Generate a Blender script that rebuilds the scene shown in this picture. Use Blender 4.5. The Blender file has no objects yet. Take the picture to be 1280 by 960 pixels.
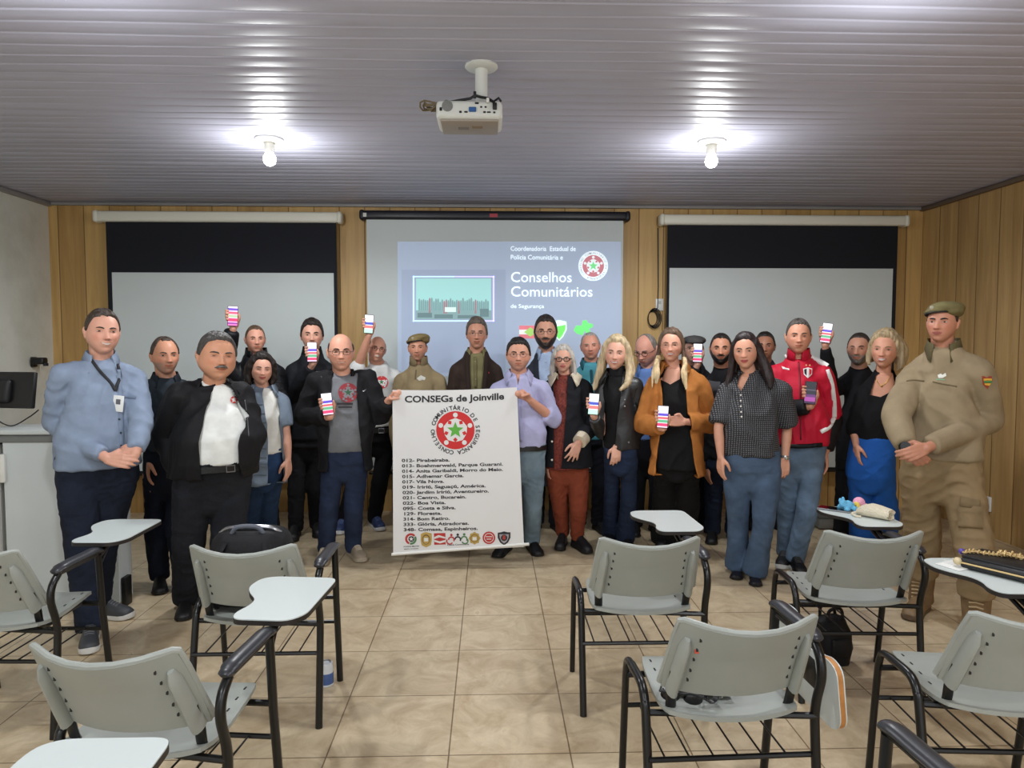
import bpy, bmesh, math, random
import numpy as np
from mathutils import Vector, Matrix
from mathutils.bvhtree import BVHTree

random.seed(7)
rng = np.random.default_rng(7)
PI = math.pi
scene = bpy.context.scene
COL = scene.collection

# ------------------------------------------------------------------ camera, world, exposure
F = 887.0                                   # focal length in pixels of the 1280x960 frame
EYE = 1.6
cam_data = bpy.data.cameras.new('camera')
cam_data.sensor_width = 36.0
cam_data.lens = F / 1280.0 * 36.0
cam_data.clip_start = 0.05
cam = bpy.data.objects.new('camera', cam_data)
COL.objects.link(cam)
cam.location = (0, 0, EYE)
cam.rotation_euler = (PI / 2 - math.atan(50 / F), 0, -math.atan(27 / F))
scene.camera = cam
CAM = Vector((0, 0, EYE))
CR = cam.rotation_euler.to_matrix()

world = bpy.data.worlds.new('world')
scene.world = world
world.use_nodes = True
world.node_tree.nodes['Background'].inputs[0].default_value = (0.93, 0.97, 1.0, 1)
world.node_tree.nodes['Background'].inputs[1].default_value = 0.75  # even fill light added through the open, unbuilt rear of the room
LAMP_POWER = 36.0
LAMP_COLOR = (0.965, 0.99, 1.0)
vs = scene.view_settings
vs.view_transform = 'Standard'
vs.look = 'None'
vs.gamma = 1.0
vs.use_curve_mapping = False
vs.exposure = 0.68

ROOM_L, ROOM_R, ROOM_B, ROOM_H, ROOM_F = -4.08, 4.15, 6.76, 2.91, -2.6

def ray(px, py):
    return CR @ Vector(((px - 640) / F, -(py - 480) / F, -1.0))
def at(px, py, Y):
    d = ray(px, py)
    return CAM + d * (Y / d.y)
def fl(px, py, z=0.0):
    d = ray(px, py)
    return CAM + d * ((z - EYE) / d.z)

# ------------------------------------------------------------------ materials
def lin(c):
    return tuple(((v / 255) / 12.92 if v / 255 <= 0.04045 else ((v / 255 + 0.055) / 1.055) ** 2.4) for v in c[:3])
MATS = {}
def mat(name, c, rough=0.6, metal=0.0, var=0.0, vscale=8.0, bump=0.0, bscale=60.0, stretch=None,
        emit=0.0, spec=0.5, attr=None, trans=0.0):
    if name in MATS:
        return MATS[name]
    m = bpy.data.materials.new(name)
    m.use_nodes = True
    nt = m.node_tree
    b = nt.nodes['Principled BSDF']
    L = lin(c)
    b.inputs['Base Color'].default_value = (*L, 1)
    b.inputs['Roughness'].default_value = rough
    b.inputs['Metallic'].default_value = metal
    b.inputs['Specular IOR Level'].default_value = spec
    if trans:
        b.inputs['Transmission Weight'].default_value = trans
    tc = nt.nodes.new('ShaderNodeTexCoord')
    vec = tc.outputs['Object']
    if stretch:
        mp = nt.nodes.new('ShaderNodeMapping')
        mp.inputs['Scale'].default_value = stretch
        nt.links.new(vec, mp.inputs['Vector'])
        vec = mp.outputs['Vector']
    if attr:
        a = nt.nodes.new('ShaderNodeAttribute')
        a.attribute_name = attr
        nt.links.new(a.outputs['Color'], b.inputs['Base Color'])
    if var:
        n = nt.nodes.new('ShaderNodeTexNoise')
        n.inputs['Scale'].default_value = vscale
        n.inputs['Detail'].default_value = 5
        nt.links.new(vec, n.inputs['Vector'])
        r = nt.nodes.new('ShaderNodeMapRange')
        r.inputs['From Min'].default_value = 0.3
        r.inputs['From Max'].default_value = 0.7
        r.inputs['To Min'].default_value = 1 - var
        r.inputs['To Max'].default_value = 1 + var
        nt.links.new(n.outputs['Fac'], r.inputs['Value'])
        mx = nt.nodes.new('ShaderNodeVectorMath')
        mx.operation = 'SCALE'
        if attr:
            nt.links.new(a.outputs['Color'], mx.inputs[0])
        else:
            mx.inputs[0].default_value = L
        nt.links.new(r.outputs['Result'], mx.inputs['Scale'])
        nt.links.new(mx.outputs['Vector'], b.inputs['Base Color'])
    if bump:
        n2 = nt.nodes.new('ShaderNodeTexNoise')
        n2.inputs['Scale'].default_value = bscale
        n2.inputs['Detail'].default_value = 4
        nt.links.new(vec, n2.inputs['Vector'])
        bp = nt.nodes.new('ShaderNodeBump')
        bp.inputs['Strength'].default_value = bump
        bp.inputs['Distance'].default_value = 0.01
        nt.links.new(n2.outputs['Fac'], bp.inputs['Height'])
        nt.links.new(bp.outputs['Normal'], b.inputs['Normal'])
    if emit:
        b.inputs['Emission Color'].default_value = (*L, 1)
        b.inputs['Emission Strength'].default_value = emit
    MATS[name] = m
    return m
def cloth(c, name=None, rough=0.85, var=0.10, bump=0.25, bscale=45):
    return mat(name or 'cloth_%02x%02x%02x' % tuple(c), c, rough=rough, var=var, vscale=14, bump=bump, bscale=bscale, spec=0.25)
def denim(c):
    return mat('denim_%02x%02x%02x' % tuple(c), c, rough=0.9, var=0.28, vscale=7, bump=0.3, bscale=70, spec=0.2)
def hairm(c):
    return mat('hair_%02x%02x%02x' % tuple(c), c, rough=0.5, var=0.35, vscale=60, bump=0.6, bscale=90, stretch=(1, 1, 0.18), spec=0.4)
def plain(c, rough=0.5, **k):
    return mat('paint_%02x%02x%02x_%d' % (*c, int(rough * 100)), c, rough=rough, **k)

# ------------------------------------------------------------------ mesh builder
class MB:
    def __init__(s):
        s.v = []
        s.f = []
        s.mi = []
        s.cur = 0
    def add(s, vs_, fs_):
        o = len(s.v)
        s.v.extend([tuple(v) for v in vs_])
        for f in fs_:
            s.f.append(tuple(i + o for i in f))
            s.mi.append(s.cur)
        return s
    def box(s, c, size, M=None):
        hx, hy, hz = size[0] / 2, size[1] / 2, size[2] / 2
        vs_ = [Vector((x, y, z)) for x in (-hx, hx) for y in (-hy, hy) for z in (-hz, hz)]
        if M is not None:
            vs_ = [M @ v for v in vs_]
        vs_ = [v + Vector(c) for v in vs_]
        return s.add(vs_, [(0, 1, 3, 2), (4, 6, 7, 5), (0, 4, 5, 1), (2, 3, 7, 6), (0, 2, 6, 4), (1, 5, 7, 3)])
    def rbox(s, c, size, r=0.01, seg=2, M=None):
        bm = bmesh.new()
        bmesh.ops.create_cube(bm, size=1)
        for v in bm.verts:
            v.co = Vector((v.co.x * size[0], v.co.y * size[1], v.co.z * size[2]))
        bmesh.ops.bevel(bm, geom=bm.edges[:], offset=min(r, min(size) * 0.49), segments=seg, profile=0.5, affect='EDGES')
        bm.verts.index_update()
        vs_ = [v.co.copy() for v in bm.verts]
        if M is not None:
            vs_ = [M @ v for v in vs_]
        s.add([v + Vector(c) for v in vs_], [[v.index for v in f.verts] for f in bm.faces])
        bm.free()
        return s
    def rings(s, rings, cap=True, close=False):
        n = len(rings[0])
        vs_ = [p for r in rings for p in r]
        fs_ = []
        m = len(rings)
        for i in range(m if close else m - 1):
            a, b = i * n, ((i + 1) % m) * n
            for j in range(n):
                k = (j + 1) % n
                fs_.append((a + j, a + k, b + k, b + j))
        if cap and not close:
            fs_.append(tuple(reversed(range(n))))
            fs_.append(tuple(range((m - 1) * n, m * n)))
        return s.add(vs_, fs_)
    def tube(s, pts, r, n=8, cap=True, close=False, flat=None):
        pts = [Vector(p) for p in pts]
        m = len(pts)
        rr = r if isinstance(r, (list, tuple)) else [r] * m
        out = []
        prev = None
        for i in range(m):
            if close:
                t = pts[(i + 1) % m] - pts[i - 1]
            elif i == 0:
                t = pts[1] - pts[0]
            elif i == m - 1:
                t = pts[-1] - pts[-2]
            else:
                t = (pts[i + 1] - pts[i]).normalized() + (pts[i] - pts[i - 1]).normalized()
            if t.length < 1e-9:
                t = Vector((0, 0, 1))
            t.normalize()
            if prev is None:
                a = Vector((0, 0, 1)) if abs(t.z) < 0.9 else Vector((1, 0, 0))
                u = t.cross(a).normalized()
            else:
                u = prev - t * prev.dot(t)
                u.normalize()
            prev = u
            w = t.cross(u)
            fa, fb = flat if flat else (1, 1)
            out.append([pts[i] + u * (math.cos(2 * PI * k / n) * rr[i] * fa) + w * (math.sin(2 * PI * k / n) * rr[i] * fb) for k in range(n)])
        return s.rings(out, cap, close)
    def ball(s, c, r, n=12, M=None):
        r = r if isinstance(r, (list, tuple)) else (r, r, r)
        vs_, fs_ = [], []
        h = n // 2 + 1
        for i in range(1, h):
            t = PI * i / h
            for j in range(n):
                p = 2 * PI * j / n
                vs_.append(Vector((r[0] * math.sin(t) * math.cos(p), r[1] * math.sin(t) * math.sin(p), r[2] * math.cos(t))))
        top, bot = len(vs_), len(vs_) + 1
        vs_ += [Vector((0, 0, r[2])), Vector((0, 0, -r[2]))]
        for i in range(h - 2):
            for j in range(n):
                k = (j + 1) % n
                fs_.append((i * n + j, (i + 1) * n + j, (i + 1) * n + k, i * n + k))
        for j in range(n):
            k = (j + 1) % n
            fs_.append((top, j, k))
            fs_.append((bot, (h - 2) * n + k, (h - 2) * n + j))
        if M is not None:
            vs_ = [M @ v for v in vs_]
        return s.add([v + Vector(c) for v in vs_], fs_)
    def limb(s, pts, rr, n=12):
        for p, r in zip(pts, rr):
            s.ball(p, r, n)
        for i in range(len(pts) - 1):
            if (Vector(pts[i + 1]) - Vector(pts[i])).length > 1e-5:
                s.tube([pts[i], pts[i + 1]], [rr[i], rr[i + 1]], n)
        return s
    def prism(s, outline, d, M):
        """outline in 2-D (x,y), extruded along local z from 0 to d, then M"""
        n = len(outline)
        vs_ = [M @ Vector((x, y, 0)) for x, y in outline] + [M @ Vector((x, y, d)) for x, y in outline]
        fs_ = [tuple(reversed(range(n))), tuple(range(n, 2 * n))]
        fs_ += [(i, (i + 1) % n, n + (i + 1) % n, n + i) for i in range(n)]
        return s.add(vs_, fs_)
    def lathe(s, c, prof, n=24, M=None):
        rr = []
        for r, z in prof:
            ring = [Vector((r * math.cos(2 * PI * k / n), r * math.sin(2 * PI * k / n), z)) for k in range(n)]
            if M is not None:
                ring = [M @ v for v in ring]
            rr.append([v + Vector(c) for v in ring])
        return s.rings(rr)
    def build(s, name, m, parent=None, off=None, smooth=True, fixn=True, angle=None):
        me = bpy.data.meshes.new(name)
        o = Vector(off) if off is not None else Vector((0, 0, 0))
        me.from_pydata([(v[0] - o.x, v[1] - o.y, v[2] - o.z) for v in s.v], [], s.f)
        ms = m if isinstance(m, (list, tuple)) else [m]
        for q in ms:
            me.materials.append(q)
        if len(ms) > 1:
            me.polygons.foreach_set('material_index', s.mi)
        if fixn:
            bm = bmesh.new()
            bm.from_mesh(me)
            bmesh.ops.recalc_face_normals(bm, faces=bm.faces[:])
            bm.to_mesh(me)
            bm.free()
        if smooth:
            me.polygons.foreach_set('use_smooth', [True] * len(me.polygons))
            me.set_sharp_from_angle(angle=math.radians(angle or 40))
        me.update()
        ob = bpy.data.objects.new(name, me)
        COL.objects.link(ob)
        if parent is not None:
            ob.parent = parent
        return ob

def thing(name, label, cat, loc=(0, 0, 0), rotz=0.0, group=None):
    o = bpy.data.objects.new(name, None)
    o.empty_display_size = 0.1
    COL.objects.link(o)
    o.location = loc
    o.rotation_euler = (0, 0, rotz)
    return tag(o, label, cat, group)
def tag(o, label, cat, group=None):
    o['label'] = label
    o['category'] = cat
    if group:
        o['group'] = group
    return o
def struct(name, mb, m, **k):
    o = mb.build(name, m, **k)
    o['kind'] = 'structure'
    return o

def remesh(mb, voxel, smooth=4, wr=0.0, wk=22.0, seed=0, wz=1.0):
    """union of the closed pieces of mb as one continuous surface -> (verts, quads)"""
    me = bpy.data.meshes.new('tmp')
    me.from_pydata(mb.v, [], mb.f)
    bm = bmesh.new(); bm.from_mesh(me)
    bmesh.ops.recalc_face_normals(bm, faces=bm.faces[:]); bm.to_mesh(me); bm.free()
    ob = bpy.data.objects.new('tmp', me)
    COL.objects.link(ob)
    md = ob.modifiers.new('r', 'REMESH')
    md.mode = 'VOXEL'
    md.voxel_size = voxel
    md.adaptivity = 0.0
    dg = bpy.context.evaluated_depsgraph_get()
    ev = ob.evaluated_get(dg)
    m2 = ev.to_mesh()
    nv, nf = len(m2.vertices), len(m2.polygons)
    V = np.empty(nv * 3, np.float64); m2.vertices.foreach_get('co', V); V = V.reshape(-1, 3)
    nl = len(m2.loops)
    li = np.empty(nl, np.int64); m2.loops.foreach_get('vertex_index', li)
    Q = li.reshape(-1, 4) if nl == nf * 4 else None
    if Q is None:
        raise RuntimeError('non-quad remesh')
    ev.to_mesh_clear()
    bpy.data.objects.remove(ob)
    bpy.data.meshes.remove(me)
    E = np.concatenate([Q[:, [0, 1]], Q[:, [1, 2]], Q[:, [2, 3]], Q[:, [3, 0]]])
    def lap(V):
        s = np.zeros_like(V)
        for a in range(3):
            s[:, a] = np.bincount(E[:, 0], V[E[:, 1], a], nv) + np.bincount(E[:, 1], V[E[:, 0], a], nv)
        c = np.bincount(E[:, 0], minlength=nv) + np.bincount(E[:, 1], minlength=nv)
        return s / c[:, None]
    for _ in range(smooth):
        V = V * 0.45 + lap(V) * 0.55
    if wr:
        wr = wr * 1.7
        a, b, c, d = V[Q[:, 0]], V[Q[:, 1]], V[Q[:, 2]], V[Q[:, 3]]
        fn = np.cross(c - a, d - b)
        N = np.zeros_like(V)
        for k in range(4):
            for ax in range(3):
                N[:, ax] += np.bincount(Q[:, k], fn[:, ax], nv)
        N /= np.linalg.norm(N, axis=1)[:, None] + 1e-12
        N = N * 1.0
        r = np.random.default_rng(seed)
        P = V * np.array([1, 1, wz])
        warp = np.stack([np.sin(P @ r.normal(0, 7, 3) + r.uniform(0, 6)) for _ in range(3)], 1) * 0.07
        P = P + warp
        w = np.zeros(nv)
        for k in range(7):
            d = r.normal(0, 1, 3); d /= np.linalg.norm(d)
            w += np.sin(P @ d * wk * r.uniform(0.6, 2.2) + r.uniform(0, 6))
        w = np.abs(w / 7 * 2.2)
        w = 1 - np.minimum(w, 1) * 1.3
        V = V + N * (w * wr)[:, None]
    return V, Q

def mesh_obj(name, V, Q, m, parent=None, off=None, smooth=True):
    o = np.array(off) if off is not None else np.zeros(3)
    me = bpy.data.meshes.new(name)
    V = np.asarray(V) - o
    me.vertices.add(len(V)); me.vertices.foreach_set('co', V.ravel())
    me.loops.add(Q.size); me.loops.foreach_set('vertex_index', Q.ravel().astype(np.int32))
    me.polygons.add(len(Q)); me.polygons.foreach_set('loop_start', np.arange(0, Q.size, Q.shape[1], dtype=np.int32))
    me.update(calc_edges=True)
    me.materials.append(m)
    if smooth:
        me.polygons.foreach_set('use_smooth', [True] * len(Q))
    ob = bpy.data.objects.new(name, me)
    COL.objects.link(ob)
    if parent is not None:
        ob.parent = parent
    return ob

def set_color(ob, C):
    """C: (n,3) linear colours"""
    a = ob.data.color_attributes.new('tint', 'FLOAT_COLOR', 'POINT')
    D = np.ones((len(C), 4), np.float32); D[:, :3] = C
    a.data.foreach_set('color', D.ravel())

TXT = {}
def text_geo(body, size, bold=0.0, spacing=1.0):
    """-> (verts 2-D, faces, width) of a line of lettering, baseline origin at the left"""
    key = (body, size, bold, spacing)
    if key in TXT:
        return TXT[key]
    cu = bpy.data.curves.new('txt', 'FONT')
    cu.body = body
    cu.size = size
    cu.offset = bold
    cu.space_character = spacing
    cu.resolution_u = 3
    ob = bpy.data.objects.new('txt', cu)
    COL.objects.link(ob)
    dg = bpy.context.evaluated_depsgraph_get()
    me = bpy.data.meshes.new_from_object(ob.evaluated_get(dg))
    vs_ = [(v.co.x, v.co.y) for v in me.vertices]
    fs_ = [tuple(p.vertices) for p in me.polygons]
    w = max([v[0] for v in vs_], default=0)
    bpy.data.objects.remove(ob); bpy.data.curves.remove(cu); bpy.data.meshes.remove(me)
    TXT[key] = (vs_, fs_, w)
    return TXT[key]

def star2(n, r0, r1, a0=PI / 2):
    return [((r0 if i % 2 == 0 else r1) * math.cos(a0 + PI * i / n), (r0 if i % 2 == 0 else r1) * math.sin(a0 + PI * i / n)) for i in range(2 * n)]
def circ2(r, n=32, cx=0, cy=0):
    return [(cx + r * math.cos(2 * PI * i / n), cy + r * math.sin(2 * PI * i / n)) for i in range(n)]
def poly2(n, r, a0=PI / 2, cx=0, cy=0):
    return [(cx + r * math.cos(a0 + 2 * PI * i / n), cy + r * math.sin(a0 + 2 * PI * i / n)) for i in range(n)]
def emblem_shapes():
    """the round council emblem: (layer, colour key, outline) for a unit radius"""
    out = [(0, 'red', circ2(1.0, 40))]
    out.append((1, 'white', [(0.70 * x, 0.70 * y) for x, y in star2(5, 0.92, 0.88)]))
    for k in range(5):
        a = PI / 2 + 2 * PI * k / 5
        out.append((1, 'white', circ2(0.125, 14, 0.80 * math.cos(a), 0.80 * math.sin(a))))
        a2 = a + PI / 5
        cx, cy = 0.50 * math.cos(a2), 0.50 * math.sin(a2)
        ca, sa = math.cos(a2), math.sin(a2)
        out.append((2, 'red', [(cx + ca * u - sa * v, cy + sa * u + ca * v) for u, v in ((0.13, 0), (0, 0.12), (-0.13, 0), (0, -0.12))]))
    out.append((2, 'green', star2(5, 0.44, 0.19)))
    return out
def curve_pts(pts, n=6):
    """Catmull-Rom through pts"""
    P_ = [Vector(p) for p in pts]
    P_ = [P_[0] * 2 - P_[1]] + P_ + [P_[-1] * 2 - P_[-2]]
    out = []
    for i in range(1, len(P_) - 2):
        a, b, c, d = P_[i - 1:i + 3]
        for k in range(n):
            t = k / n
            out.append(0.5 * ((2 * b) + (c - a) * t + (2 * a - 5 * b + 4 * c - d) * t * t + (3 * b - a - 3 * c + d) * t ** 3))
    out.append(P_[-2])
    return out
# ------------------------------------------------------------------ room materials
def nodes(m):
    return m.node_tree, m.node_tree.nodes, m.node_tree.links
def wood_wall(name, c1, c2, axis, width=0.235):
    m = mat(name, c1, rough=0.45, spec=0.4)
    nt, N, Lk = nodes(m)
    b = N['Principled BSDF']
    tc = N.new('ShaderNodeTexCoord')
    sep = N.new('ShaderNodeSeparateXYZ'); Lk.new(tc.outputs['Object'], sep.inputs[0])
    d = N.new('ShaderNodeMath'); d.operation = 'DIVIDE'; d.inputs[1].default_value = width
    Lk.new(sep.outputs[axis], d.inputs[0])
    fl_ = N.new('ShaderNodeMath'); fl_.operation = 'FLOOR'; Lk.new(d.outputs[0], fl_.inputs[0])
    fr = N.new('ShaderNodeMath'); fr.operation = 'FRACT'; Lk.new(d.outputs[0], fr.inputs[0])
    wn = N.new('ShaderNodeTexWhiteNoise'); wn.noise_dimensions = '1D'; Lk.new(fl_.outputs[0], wn.inputs['W'])
    mp = N.new('ShaderNodeMapping'); mp.inputs['Scale'].default_value = (9, 9, 0.55)
    Lk.new(tc.outputs['Object'], mp.inputs['Vector'])
    off = N.new('ShaderNodeVectorMath'); off.operation = 'ADD'
    Lk.new(mp.outputs[0], off.inputs[0]); Lk.new(wn.outputs['Color'], off.inputs[1])
    n = N.new('ShaderNodeTexNoise'); n.inputs['Scale'].default_value = 1.6; n.inputs['Detail'].default_value = 7; n.inputs['Roughness'].default_value = 0.65
    n.inputs['Distortion'].default_value = 0.5
    Lk.new(off.outputs[0], n.inputs['Vector'])
    ad = N.new('ShaderNodeMath'); ad.operation = 'MULTIPLY_ADD'; ad.inputs[1].default_value = 0.34
    Lk.new(wn.outputs['Value'], ad.inputs[0]); Lk.new(n.outputs['Fac'], ad.inputs[2])
    cr = N.new('ShaderNodeValToRGB')
    cr.color_ramp.elements[0].position = 0.36; cr.color_ramp.elements[0].color = (*lin(c2), 1)
    cr.color_ramp.elements[1].position = 0.86; cr.color_ramp.elements[1].color = (*lin(c1), 1)
    Lk.new(ad.outputs[0], cr.inputs[0])
    # groove between planks: darker seam colour with a bump
    a = N.new('ShaderNodeMath'); a.operation = 'SUBTRACT'; a.inputs[1].default_value = 0.5; Lk.new(fr.outputs[0], a.inputs[0])
    ab = N.new('ShaderNodeMath'); ab.operation = 'ABSOLUTE'; Lk.new(a.outputs[0], ab.inputs[0])
    mr = N.new('ShaderNodeMapRange'); mr.inputs['From Min'].default_value = 0.472; mr.inputs['From Max'].default_value = 0.492
    Lk.new(ab.outputs[0], mr.inputs['Value'])
    mx = N.new('ShaderNodeMixRGB'); Lk.new(mr.outputs[0], mx.inputs[0]); Lk.new(cr.outputs[0], mx.inputs[1])
    mx.inputs[2].default_value = (*lin((c2[0] * .74, c2[1] * .72, c2[2] * .7)), 1)
    Lk.new(mx.outputs[0], b.inputs['Base Color'])
    bp = N.new('ShaderNodeBump'); bp.inputs['Strength'].default_value = 0.5; bp.inputs['Distance'].default_value = 0.004; bp.invert = True
    Lk.new(mr.outputs[0], bp.inputs['Height']); Lk.new(bp.outputs[0], b.inputs['Normal'])
    return m
M_wood = wood_wall('wood_panel_back', (210, 172, 110), (172, 134, 80), 0)
M_wood2 = wood_wall('wood_panel_right', (200, 164, 108), (156, 120, 74), 1, 0.26)

def plaster():
    m = mat('plaster', (196, 196, 188), rough=0.9)
    nt, N, Lk = nodes(m)
    b = N['Principled BSDF']
    tc = N.new('ShaderNodeTexCoord')
    n = N.new('ShaderNodeTexNoise'); n.inputs['Scale'].default_value = 1.6; n.inputs['Detail'].default_value = 8; n.inputs['Roughness'].default_value = 0.62
    Lk.new(tc.outputs['Object'], n.inputs['Vector'])
    cr = N.new('ShaderNodeValToRGB')
    cr.color_ramp.elements[0].position = 0.33; cr.color_ramp.elements[0].color = (*lin((206, 205, 192)), 1)
    cr.color_ramp.elements[1].position = 0.52; cr.color_ramp.elements[1].color = (*lin((222, 222, 212)), 1)
    Lk.new(n.outputs['Fac'], cr.inputs[0]); Lk.new(cr.outputs[0], b.inputs['Base Color'])
    n2 = N.new('ShaderNodeTexNoise'); n2.inputs['Scale'].default_value = 18; Lk.new(tc.outputs['Object'], n2.inputs['Vector'])
    bp = N.new('ShaderNodeBump'); bp.inputs['Strength'].default_value = 0.25; bp.inputs['Distance'].default_value = 0.01
    Lk.new(n2.outputs['Fac'], bp.inputs['Height']); Lk.new(bp.outputs[0], b.inputs['Normal'])
    return m
M_plaster = plaster()

TILE = 0.475
def floor_mat():
    m = mat('floor_tiles', (190, 170, 138), rough=0.32, spec=0.45)
    nt, N, Lk = nodes(m)
    b = N['Principled BSDF']
    tc = N.new('ShaderNodeTexCoord')
    mp = N.new('ShaderNodeMapping'); mp.inputs['Location'].default_value = (0.165, -4.585 + 10 * TILE, 0)
    Lk.new(tc.outputs['Object'], mp.inputs['Vector'])
    br = N.new('ShaderNodeTexBrick')
    br.offset = 0.0; br.squash = 1.0
    br.inputs['Scale'].default_value = 1.0
    br.inputs['Brick Width'].default_value = TILE
    br.inputs['Row Height'].default_value = TILE
    br.inputs['Mortar Size'].default_value = 0.0032
    br.inputs['Mortar Smooth'].default_value = 0.2
    br.inputs['Bias'].default_value = 0.0
    br.inputs['Color1'].default_value = (0.93, 0.93, 0.93, 1)
    br.inputs['Color2'].default_value = (1.04, 1.035, 1.03, 1)
    br.inputs['Mortar'].default_value = (0.36, 0.32, 0.28, 1)
    Lk.new(mp.outputs[0], br.inputs['Vector'])
    n = N.new('ShaderNodeTexNoise'); n.inputs['Scale'].default_value = 5.5; n.inputs['Detail'].default_value = 8; n.inputs['Roughness'].default_value = 0.68; n.inputs['Distortion'].default_value = 1.0
    Lk.new(tc.outputs['Object'], n.inputs['Vector'])
    cr = N.new('ShaderNodeValToRGB')
    cr.color_ramp.elements[0].position = 0.30; cr.color_ramp.elements[0].color = (*lin((176, 154, 122)), 1)
    cr.color_ramp.elements[1].position = 0.66; cr.color_ramp.elements[1].color = (*lin((214, 197, 166)), 1)
    Lk.new(n.outputs['Fac'], cr.inputs[0])
    mx = N.new('ShaderNodeMixRGB'); mx.blend_type = 'MULTIPLY'; mx.inputs[0].default_value = 1
    Lk.new(cr.outputs[0], mx.inputs[1]); Lk.new(br.outputs['Color'], mx.inputs[2])
    Lk.new(mx.outputs[0], b.inputs['Base Color'])
    bp = N.new('ShaderNodeBump'); bp.inputs['Strength'].default_value = 0.4; bp.inputs['Distance'].default_value = 0.003; bp.invert = True
    Lk.new(br.outputs['Fac'], bp.inputs['Height']); Lk.new(bp.outputs[0], b.inputs['Normal'])
    n3 = N.new('ShaderNodeMapRange'); n3.inputs['From Min'].default_value = 0.3; n3.inputs['From Max'].default_value = 0.7
    n3.inputs['To Min'].default_value = 0.42; n3.inputs['To Max'].default_value = 0.26
    Lk.new(n.outputs['Fac'], n3.inputs['Value']); Lk.new(n3.outputs[0], b.inputs['Roughness'])
    return m
M_floor = floor_mat()
M_ceil = mat('white_plastic_ceiling', (174, 174, 190), rough=0.43, spec=0.38, var=0.05, vscale=1.5)

M_white = mat('white_enamel', (222, 222, 216), rough=0.4)
M_cream = mat('cream_enamel', (232, 231, 218), rough=0.45)
M_blackm = mat('black_metal', (14, 14, 15), rough=0.3, spec=0.5)
M_black = mat('black_plastic', (16, 16, 18), rough=0.45)
M_dark = mat('dark_fabric_drop', (17, 20, 30), rough=0.85)
M_screen = mat('screen_fabric', (206, 214, 214), rough=0.9, spec=0.1, var=0.02, vscale=2)
M_steel = mat('steel', (150, 150, 152), rough=0.3, metal=0.9)

# ------------------------------------------------------------------ room shell
def slab(name, x0, x1, y0, y1, z0, z1, m):
    mb = MB().box(((x0 + x1) / 2, (y0 + y1) / 2, (z0 + z1) / 2), (x1 - x0, y1 - y0, z1 - z0))
    return struct(name, mb, m, smooth=False)
T = 0.12
slab('floor', ROOM_L - T, ROOM_R + T, ROOM_F, ROOM_B + T, -T, 0, M_floor)
slab('wall_back', ROOM_L, ROOM_R, ROOM_B, ROOM_B + T, 0, ROOM_H + 0.05, M_wood)
slab('wall_left', ROOM_L - T, ROOM_L, ROOM_F, ROOM_B + T, 0, ROOM_H + 0.05, M_plaster)
slab('wall_right', ROOM_R, ROOM_R + T, ROOM_F, ROOM_B + T, 0, ROOM_H + 0.05, M_wood2)
# the ceiling: narrow plastic strips, each slightly bowed, with a groove between two strips
mb = MB()
P = 0.1125
prof = []
y = ROOM_F
k = 0
while y < ROOM_B + 0.02:
    wob = 0.0016 * math.sin(k * 2.3) + 0.001 * math.sin(k * 5.1)
    for t, h in ((0.0, 0.006), (0.03, 0.0005), (0.10, -0.0008), (0.25, -0.0026), (0.40, -0.0036), (0.55, -0.0038), (0.70, -0.0032), (0.85, -0.0016), (0.94, 0.0), (0.975, -0.0035), (0.99, -0.004), (0.999, 0.0)):
        prof.append((y + t * P, ROOM_H + h + wob * (0.5 - abs(t - 0.5)) * 2))
    y += P
    k += 1
NX = 26
vs_, fs_ = [], []
for i in range(NX + 1):
    x = ROOM_L - 0.05 + (ROOM_R - ROOM_L + 0.1) * i / NX
    for j, (yy, zz) in enumerate(prof):
        vs_.append((x, yy + 0.004 * math.sin(x * 2.1 + yy * 0.9), zz + 0.0022 * math.sin(x * 3.1 + math.floor(yy / P) * 1.7)))
m_ = len(prof)
for i in range(NX):
    for j in range(m_ - 1):
        fs_.append((i * m_ + j, i * m_ + j + 1, (i + 1) * m_ + j + 1, (i + 1) * m_ + j))
mb.add(vs_, fs_)
c_ = mb.build('ceiling', M_ceil, fixn=False, angle=60)
c_['kind'] = 'structure'
slab('ceiling', ROOM_L - T, ROOM_R + T, ROOM_F, ROOM_B + T, ROOM_H + 0.03, ROOM_H + 0.1, M_plaster)
M_trim = mat('grey_trim', (150, 148, 148), rough=0.4)
mb = MB(); mb.rbox((ROOM_L + 0.02, (ROOM_F + ROOM_B) / 2, ROOM_H - 0.025), (0.04, ROOM_B - ROOM_F, 0.04), 0.01)
struct('trim_1', mb, M_trim)
mb = MB(); mb.rbox((ROOM_R - 0.02, (ROOM_F + ROOM_B) / 2, ROOM_H - 0.025), (0.04, ROOM_B - ROOM_F, 0.04), 0.01)
struct('trim_2', mb, mat('brown_trim', (104, 88, 74), rough=0.45))
mb = MB(); mb.rbox(((ROOM_R + ROOM_L) / 2, ROOM_B - 0.02, ROOM_H - 0.02), (ROOM_R - ROOM_L - 0.08, 0.04, 0.03), 0.01)
struct('trim_3', mb, M_trim)

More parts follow.
